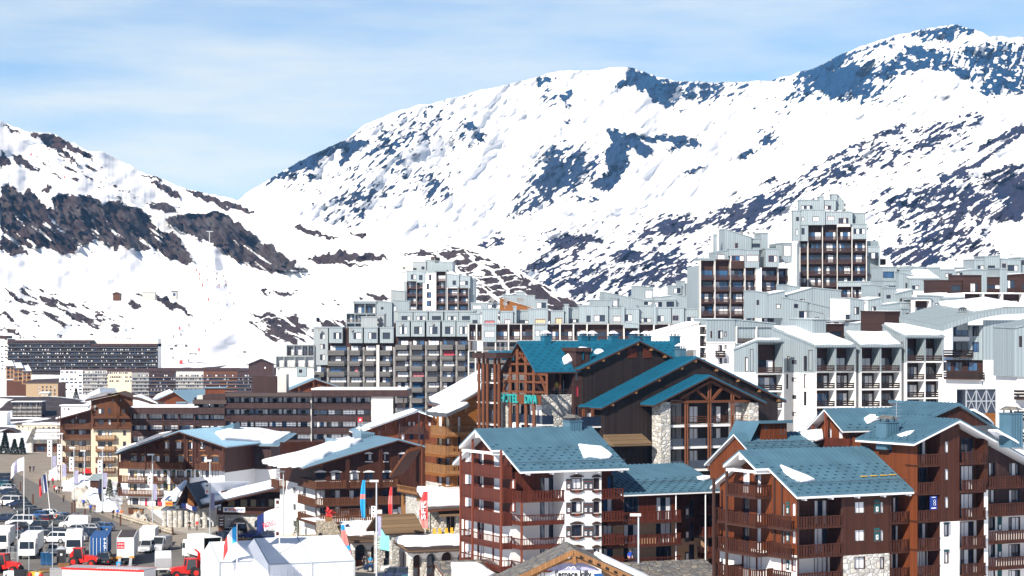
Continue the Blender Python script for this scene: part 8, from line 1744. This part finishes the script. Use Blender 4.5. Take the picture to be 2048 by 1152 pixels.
for k,(px,py)in enumerate(SKP):
 p=on_hill(px,py)
 if p:person(M_SK,p,(k*67)%360,(BLA,RED,BLU,(.03,.03,.06),BLA)[k%5],('tiny skier in %s on the piste %s'%(('black','red','blue','dark grey','black')[k%5],'high on the upper left slope' if py<400 else 'in the narrow neck between the cliffs' if py<500 else 'in the busy bowl below the cliffs' if py<600 else 'on the last wide bend' if py<660 else 'at the foot of the run')),'skiers on the piste',2.2)
mk=None
for k,(px,py)in enumerate(((399,551),(405,574),(417,602),(359,660),(398,703),(393,543),(129,357),(63,311))):
 p=on_hill(px,py)
 if not p:continue
 o=empty('piste_marker',p,0,('red padded piste marker ')+('left of the busy bowl, upper','left of the busy bowl, lower','below the busy bowl','left at the foot of the run','near the foot of the tall pylon','highest by the busy bowl','on the upper left slope, right of two','on the upper left slope, left of two')[k],'piste marker','red piste markers');m=MB();m.tube((0,0,0),(0,0,3.4),.08,'iron');m.build('pole',o);m=MB();m.box((-.6,-.5,.4),(.6,.5,3.0),'red_cloth');m.build('padding',o)
TW=[]
for k,(px,pt,pb,lab)in enumerate(((104,297,320,'on the highest snowfield at the left'),(252,380,405,'above the cliffs'),(353,413,434,'behind the second cliff'),(419,462,488,'beside the narrow neck of the piste'),(612,547,572,'below the tip of the second cliff'),(150,648,678,'behind the long dark block'),(362,688,728,'with red foot padding, nearest and tallest'),(386,706,727,'thin one right of the nearest tall pylon'),(476,711,719,'tiny one at the right end of the run'))):
 p=on_hill(px,pb)
 if not p:continue
 h=(pb-pt)/FPX*p.y;o=empty('lift_pylon',p,R(20),'grey chair lift pylon '+lab,'lift pylon','chair lift pylons');m=MB();m.tube((0,0,-3),(0,0,h),.04*h,'pole_grey',.025*h);m.build('mast',o);m=MB();m.box((-h*.28,-.4,h*.93),(h*.28,.4,h*1.0),'pole_grey')
 for s in(-1,1):m.box((s*h*.26-.7,-1.8,h*.86),(s*h*.26+.7,1.8,h*.95),'iron')
 m.build('crossarm',o)
 if 'red' in lab:m=MB();m.tube((0,0,-1),(0,0,3),.08*h,'red_cloth');m.build('padding',o)
 TW.append(p+Vector((0,0,h*.9)))
def cable(a,c,lab):
 m=MB();a,c=Vector(a),Vector(c);n=12;pts=[a.lerp(c,k/n)-Vector((0,0,16*(k/n)*(1-k/n)))for k in range(n+1)]
 for p,q in zip(pts,pts[1:]):m.tube(p-a,q-a,.1,'iron',n=4)
 o=m.build('lift_cable');o.location=a;tag(o,lab,'cable');return pts
prev=None;nch=0
for k,(i,j,lab)in enumerate(((0,1,'lift cable across the highest snowfield'),(1,2,'lift cable above the cliffs'),(2,3,'lift cable down behind the second cliff'),(4,8,'lift cable from the second cliff down to the grey block'),(5,6,'lift cable above the long dark block'))):
 if max(i,j)>=len(TW):continue
 pts=cable(TW[i],TW[j],lab)
 for q in pts[2:-1:3]:
  o=empty('lift_chair',q,R(20),'chair hanging from the '+lab,'lift chair','chairs on the '+lab);m=MB();m.tube((0,0,0),(0,0,-2.6),.09,'iron',n=5);m.build('hanger',o);m=MB();m.box((-1.4,-.5,-3.2),(1.4,.5,-3.0),'frame_grey');m.box((-1.4,.4,-3.0),(1.4,.5,-1.8),'frame_grey');m.build('seat',o)
def D_of(py):return EYE*FPX/(py-HOR)
def lamp(px,pt,pb,hb=None,lab='',lean=0):
 p=onflat(px,pb,.04);k=p.y/FPX;h=(pb-pt)*k;o=empty('street_lamp',p,0,lab,'street lamp','tall grey street lamps');m=MB();m.tube((0,0,0),(0,0,h),.13,'pole_grey',.09,n=10);m.build('pole',o)
 m=MB();m.box((-.9,-.25,h-.05),(.25,.25,h+.2),'white_paint');m.build('lamp_head',o);m=MB();m.tube((0,0,0),(0,0,.5),.22,'iron');m.build('base',o)
 if hb:
  s,t,e=hb;z1,z0=(pb-t)*k,(pb-e)*k;w=8*k;x=-w-.15 if s<0 else.15;b2=MB();b2.box((x,-.04,z0),(x+w,.04,z1),'pale_trim');n=max(2,round((z1-z0)/(w*1.1)));
  for i in range(n):
   c=Vector((x+w/2,-.06,z0+(z1-z0)*(i+.5)/n));r=w*.3;ring=[c+Vector((r*.95*math.sin(a)**3,0,r*(.8*math.cos(a)-.3*math.cos(2*a)-.12*math.cos(3*a))))for a in[2*math.pi*q/14 for q in range(14)]]
   b2.face(ring,'red_cloth' if i==0 else 'black_cloth')
  b2.build('heart_panel',o);b2=MB();x2=.15;b2.box((x2,-.03,max(1.5,z0-2.6)),(x2+w*.9,.03,z0+.1),'lilac_cloth');b2.build('pennant',o)
for a in((104,870,962,(-1,880,913),'lamp post with heart panel farthest up the street'),(124,868,978,(-1,888,930),'lamp post with reddish heart panel, second up the street'),(148,896,1005,(-1,914,942),'lamp post with heart panel on the snowbank by the small shed'),(169,902,976,None,'plain lamp post before the cream residence'),(205,896,1027,(-1,920,947),'lamp post with heart panel by the grey green fir'),(305,910,1055,(-1,953,970),'lamp post in front of the shuttered chalet hotel'),(420,922,1085,(-1,966,988),'lamp post in front of the dark shop gable'),(567,944,1085,None,'lamp post against the white chalet corner'),(753,963,1168,(-1,1012,1034),'lamp post with black hearts right of the large tent'),(1277,1031,1290,None,'lamp post before the peach wing at the bottom')):lamp(a[0],a[1],a[2],a[3],a[4])
o=empty('heart_panel',onflat(556,1092,.04),0,'tall heart panel standing in front of the white chalet corner','banner panel');m=MB();m.box((-.5,-.05,1),(.5,.05,7.5),'pale_trim');m.build('panel',o);m=MB()
for z in(2,3.3,4.6,5.9,7):m.box((-.3,-.07,z-.3),(.3,-.05,z+.25),'red_wood')
m.build('heart_pattern',o);m=MB();m.tube((0,0,0),(0,0,1),.1,'pole_grey');m.build('post',o)
o=empty('display_screen',at(963,1165,262),0,'grey pole carrying a landscape screen with a pale ball','screen');m=MB();m.tube((0,0,-3),(0,0,10.5),.14,'pole_grey');m.build('pole',o);m=MB();m.box((-.85,-.15,10.3),(.85,.15,12.3),'frame_grey');s=m.build('screen_case',o);m=MB();m.box((-.75,-.17,10.45),(.75,-.15,12.15),'lilac_cloth');m.tube((0,-.19,11.3),(0,-.17,11.3),.4,'white_paint',n=16);m.build('screen',s)
m=MB();m.box((-1.1,-.05,1.5),(-.15,.05,7.6),'pale_trim')
for z in(2.2,3.6,5.0,6.4):m.box((-.9,-.07,z-.3),(-.35,-.05,z+.3),'black_cloth')
m.build('heart_panel',o);m=MB();m.box((.15,-.03,1.5),(1.0,.03,4.6),'lilac_cloth');m.build('pennant',o)
def cloth(name,parent,x0,x1,z0,z1,cols,wav=.25,droop=0,vert=False,tip=None):
 """a waving flag of one piece, coloured in bands"""
 m=MB();n=12;r=8
 def P(u,v):
  x=x0+(x1-x0)*u;z=z0+(z1-z0)*v-droop*u*u
  if tip is not None:x=x0+(x1-x0)*u*(tip+(1-tip)*math.sin(math.pi*min(.98,.12+v*.8)))
  return(x,wav*math.sin(u*5+v*2)*u,z)
 for i in range(n):
  for j in range(r):
   t=(j+.5)/r if vert else(i+.5)/n;m.face([P(i/n,j/r),P((i+1)/n,j/r),P((i+1)/n,(j+1)/r),P(i/n,(j+1)/r)],cols[int(t*len(cols))])
 return m.build(name,parent,smooth=True)
def flag(px,pt,pb,lab,cols,w,h,side=1,wav=.3,droop=1.0,top=0,D=None,txt=None):
 p=onflat(px,pb,.04)if D is None else at(px,pb,D);k=p.y/FPX;H=(pb-pt)*k;o=empty('flag',p,0,lab,'flag',None);m=MB();m.tube((0,0,0),(0,0,H),.09,'white_paint',.05);m.build('flag_pole',o);m=MB();m.tube((0,0,H),(0,0,H+.15),.1,'steel');m.build('finial',o);z=H-top
 cloth('flag_cloth',o,.08*side,w*side,z-h,z-.1,cols,wav,droop)
 if txt:text(txt,.9,'lettering_red',frameM((w*side*.45,-.45,z-h*.75-droop*.2),(1,0,-.35*side),(0,0,1),(0,-1,0)),o,fit=w*.6,bold=True)
 return o
flag(48,914,1046,'white flag with dark print on a tall white pole over the car park',['white_cloth','white_cloth','lilac_cloth','white_cloth'],2.3,2.4,-1,.3,1.6)
o=flag(102,944,1042,'French tricolour on a leaning white pole over the car park',['dark_blue_paint','white_cloth','red_cloth'],1.5,3.2,-1,.4,1.0,.3);o.rotation_euler=(0,R(-6),0)
flag(474,1050,1172,'French tricolour hanging limp on the pole before the tents',['sky_cloth','white_cloth','red_cloth'],1.8,2.2,-1,.3,2.6,.1)
flag(559,1000,1172,'white flag with blue corner and red letters over the tent ridge',['white_cloth','white_cloth','dark_blue_paint'],3.0,2.6,-1,.4,1.2,1.0,txt='TIGNES')
def feather(px,pt,pb,lab,cols,w,lean=0,D=None,txt=None,tc='lettering_white'):
 p=onflat(px,pb,.04)if D is None else at(px,pb,D);H=(pb-pt)/FPX*p.y;o=empty('feather_flag',p,0,lab,'flag','tall feather flags');o.rotation_euler=(0,R(lean),0);m=MB();m.tube((0,0,0),(0,0,H),.06,'frame_grey',.03);m.build('flag_pole',o);m=MB();m.box((-.4,-.4,0),(.4,.4,.1),'iron');m.build('base',o);cloth('flag_cloth',o,-.06,-w,H*.12,H,cols,.15,0,True,.35)
 if txt:text(txt,.8,tc,frameM((-w*.5,-.25,H*.55),(0,0,1),(-1,0,0),(0,-1,0)),o,fit=H*.45,bold=True)
feather(731,960,1046,'bright blue feather flag with a pink badge before the chalet hotel',['sky_cloth','sky_cloth','sky_cloth','pink_cloth','sky_cloth','sky_cloth'],.8,D=295)
feather(785,974,1052,'narrow red feather flag near the brown shingled porch',['red_cloth','red_cloth','pink_cloth','red_cloth'],.6,D=285)
feather(856,983,1066,'wide red feather flag with white lettering before the honey chalet',['pink_cloth','red_cloth','pink_cloth','red_cloth'],1.2,D=275,txt='SFR')
feather(712,1046,1142,'salmon and pale blue feather flag leaning over the tent corner',['red_cloth','pink_cloth','sky_cloth','pink_cloth','pink_cloth','sky_cloth'],.95,-14,D=284)
feather(722,1042,1108,'dark leaning feather flag behind the salmon one',['black_cloth','black_cloth','navy_cloth'],1.0,-22,D=290);feather(208,958,1010,'dark feather flag on the snowbank beside the small shed',['black_cloth','navy_cloth','black_cloth'],1.0,-4)
o=empty('inflatable_star',at(658,1038,290),0,'red spiky inflatable star on the stone terrace','decoration');m=MB()
for k in range(9):
 d=Vector((math.cos(k*2.4)*math.cos(k),math.sin(k*2.4)*.6,math.sin(k*1.3))).normalized();m.tube((0,0,.9),Vector((0,0,.9))+d*1.0,.35,'red_cloth',.03)
m.build('star',o);m=MB();m.box((-.5,-.4,-.3),(.5,.4,.3),'tan_wood');m.build('base',o)
o=empty('sign_post',onflat(443,1076,.04),0,'brown wooden signpost with white lines before the sports shop','sign');m=MB();m.box((-.5,-.05,1.0),(.5,.05,3.4),'mid_wood');s=m.build('sign_board',o);m=MB()
for z in(3.0,2.5,2.1):m.box((-.3,-.07,z),(.3,-.05,z+.16),'white_paint')
m.build('printing',s);m=MB();m.tube((-.42,0,0),(-.42,0,3.7),.06,'mid_wood');m.tube((.42,0,0),(.42,0,3.7),.06,'mid_wood');m.build('post',o)
p=Vector((0,0,0));o=empty('poster',at(1867,1019,203.6),R(27),'dark blue poster with a glowing white emblem hung in a tower block loggia','poster');m=MB();m.box((-.45,-.03,0),(.45,.03,1.35),'screen_blue');s=m.build('sheet',o);m=MB()
for x in(-.12,.1):
 for z in(.55,.85):
  for q in range(8):a,c=2*math.pi*q/8,2*math.pi*(q+1)/8;m.bar((x+.14*math.cos(a),-.04,z+.15*math.sin(a)),(x+.14*math.cos(c),-.04,z+.15*math.sin(c)),.05,.02,'glass_blue' if x<0 else 'white_paint')
m.box((-.3,-.045,.1),(.3,-.035,.2),'white_paint');m.box((-.25,-.045,1.22),(.25,-.035,1.28),'white_paint');m.build('emblem',s)
o=empty('shed',onflat(192,992,.04),R(-8),'small dark shed with pale metal roof on the snowbank','shed');m=MB();m.box((-1.3,0,1.3),(1.3,2.5,3.2),'brown_wood');m.build('wall',o);m=MB();m.prism([(-1.6,-.4,3.3),(1.6,-.4,3.3),(1.6,2.8,4.4),(-1.6,2.8,4.4)],(0,0,.12),'zinc');m.build('roof',o)
o=empty('snow_machine',onflat(174,972,.04),R(20),'red covered snowmobile next to the small shed','snowmobile');m=MB();m.prism([(-1,-.5,2.9),(1,-.5,2.9),(.7,-.5,3.8),(-.3,-.5,4.0)],(0,1,0),'machine_red');m.build('hood',o);m=MB();m.box((-1.1,-.5,2.6),(1.1,.5,2.9),'rubber');m.build('track',o)
o=empty('stone_lodge',at(60,908,600),R(6),'stone lodge with slate roof striped with snow behind the far flag','lodge');m=MB();m.box((0,0,0),(9,7,3.4),'mid_wood');m.build('wall',o);m=MB();m.prism([(-1,-1.2,3.2),(9.6,-1.2,3.2),(9.6,7.5,7.0),(-.2,7.5,7.0)],(0,0,.4),'lauze');r=m.build('roof',o);m=MB()
for y,z in((.5,4.5),(2.8,5.5),(5.2,6.5)):m.prism([(1,y,z-.1),(9.4,y,z-.1),(9.4,y+1.2,z+.42),(1.2,y+1.2,z+.42)],(0,0,.25),'snow')
m.build('roof_snow',o);m=MB();m.tube((.4,-.8,-1),(.4,-.8,3.4),.7,'stone',n=10);m.build('stone_column',o);m=MB();m.box((2,-.05,.8),(4.5,-.01,2.4),'glass');m.build('window',o)
def conifer(p,h,w,lab,mat='needle',seed=1,group=None,dens=1.0):
 o=empty('fir_tree',p,0,lab,'tree',group);rr=random.Random(seed);m=MB();m.tube((0,0,-.3),(0,0,h*.95),h*.022,'bark',.02);m.build('trunk',o);m=MB()
 for i in range(int(2600*dens)):
  t=rr.random()**.75;z=h*(.06+.94*t);lay=(t*11)%1;rad=w*.5*(1-t)*(1.05-.45*lay)*(.55+.45*rr.random()**.5)+.05;a=rr.random()*6.283
  c=Vector((math.cos(a)*rad,math.sin(a)*rad,z-rad*.22));d=Vector((math.cos(a+rr.uniform(-.8,.8)),math.sin(a+rr.uniform(-.8,.8)),rr.uniform(-.55,.15))).normalized();s=h*.07*(.6+rr.random());q=d.cross(Vector((rr.random()-.5,rr.random()-.5,1))).normalized()*s*.42;m.face([c-q,c+q,c+d*s],mat)
 m.build('crown',o)
for k,(px,py,h,w,lab)in enumerate(((10,908,6.2,3.6,'tallest dark fir at the left edge'),(29,909,4.6,3.4,'middle dark fir of the left edge group'),(44,909,4.9,2.8,'slim dark fir right in the left edge group'),(-6,908,5,3,'dark fir cut by the left edge'))):conifer(onflat(px,py,0),h,w,lab,'needle',k+1,'dark firs at the left edge')
conifer(onflat(219,994,1.2),3.6,1.9,'pale grey green fir on the snowbank','needle_grey',9,None,.6);conifer(onflat(238,990,1.2),3.0,1.6,'darker small fir against the chalet hotel balconies','needle',10,None,.5);conifer(onflat(154,972,1),1.2,.9,'tiny fir on the snow in front of the cream residence','needle_grey',11,None,.3);conifer(onflat(596,1076,.3),3.4,1.8,'sparse snowy bush by the white chalet wall','needle_grey',12,None,.25)
conifer(at(152,803,1050),7,4.5,'dark fir in front of the white end of the lakeside blocks','needle',13,None,.5)
cam=bpy.data.cameras.new('camera');cam.sensor_width=36;cam.lens=36*FPX/2048
cam.shift_y=(HOR-576)/2048;cam.clip_start=1;cam.clip_end=30000
co=bpy.data.objects.new('camera',cam);C.objects.link(co);co.location=(0,0,EYE);co.rotation_euler=(R(90),0,0);SC.camera=co
SUN_AZ,SUN_EL=R(211),R(35)
sd=Vector((math.sin(SUN_AZ)*math.cos(SUN_EL),math.cos(SUN_AZ)*math.cos(SUN_EL),math.sin(SUN_EL)))
sl=bpy.data.lights.new('sun','SUN');sl.energy=4.8;sl.angle=R(.5);sl.color=(1,.95,.88)
so=bpy.data.objects.new('sun',sl);C.objects.link(so);so.rotation_euler=sd.to_track_quat('Z','Y').to_euler()
w=bpy.data.worlds.new('World');SC.world=w;w.use_nodes=True;nt=w.node_tree
bg=nt.nodes['Background'];bg.inputs[1].default_value=.055
sk=N(nt,'ShaderNodeTexSky',sky_type='NISHITA');sk.sun_disc=False;sk.sun_elevation=SUN_EL;sk.sun_rotation=SUN_AZ;sk.altitude=2100
sk.air_density=1.0;sk.dust_density=.3;sk.ozone_density=2.0
tc=N(nt,'ShaderNodeTexCoord')
mp=N(nt,'ShaderNodeMapping');mp.inputs['Scale'].default_value=(3.0,3.0,22);mp.inputs['Rotation'].default_value=(0,R(7),0);L(nt,tc.outputs['Generated'],mp.inputs[0])
n1=noise_(nt,mp.outputs[0],1.6,6,.6)
mr=N(nt,'ShaderNodeMapRange');L(nt,n1,mr.inputs[0])
for i,q in((1,.3),(2,.75),(3,0.0),(4,.9)):mr.inputs[i].default_value=q
sz=N(nt,'ShaderNodeSeparateXYZ');L(nt,tc.outputs['Generated'],sz.inputs[0])
low=N(nt,'ShaderNodeMapRange');L(nt,sz.outputs[2],low.inputs[0])
for i,q in((1,.1),(2,.5),(3,1.0),(4,.12)):low.inputs[i].default_value=q
veil=math_(nt,'MULTIPLY',mr.outputs[0],low.outputs[0])
cl=N(nt,'ShaderNodeMix',data_type='RGBA');L(nt,veil,cl.inputs[0])
tn=N(nt,'ShaderNodeMix',data_type='RGBA',blend_type='MULTIPLY');L(nt,low.outputs[0],tn.inputs[0]);L(nt,sk.outputs[0],tn.inputs[6]);tn.inputs[7].default_value=(.97,1.27,1.75,1);tn.clamp_result=False
L(nt,tn.outputs[2],cl.inputs[6]);cl.inputs[7].default_value=(10,11.2,12,1)
L(nt,cl.outputs[2],bg.inputs[0])
hz=MB();hz.box((-3400,-120,-12),(4200,9000,1500),'snow');ho=hz.build('haze');ho['kind']='stuff'
hm=bpy.data.materials.new('haze_air');hm.use_nodes=True;hn=hm.node_tree;hn.nodes.clear()
vo=hn.nodes.new('ShaderNodeVolumePrincipled');vo.inputs['Density'].default_value=5.5e-5;vo.inputs['Color'].default_value=(.24,.52,1,1);vo.inputs['Absorption Color'].default_value=(1,1,1,1);vo.inputs['Anisotropy'].default_value=.0
ou=hn.nodes.new('ShaderNodeOutputMaterial');hn.links.new(vo.outputs[0],ou.inputs['Volume'])
ho.data.materials.clear();ho.data.materials.append(hm)
SC.view_settings.view_transform='Standard';SC.view_settings.look='None';SC.view_settings.exposure=.7;SC.view_settings.gamma=1
SC.cycles.volume_bounces=0;SC.cycles.max_bounces=6;SC.cycles.diffuse_bounces=3;SC.cycles.glossy_bounces=3;SC.cycles.use_denoising=True
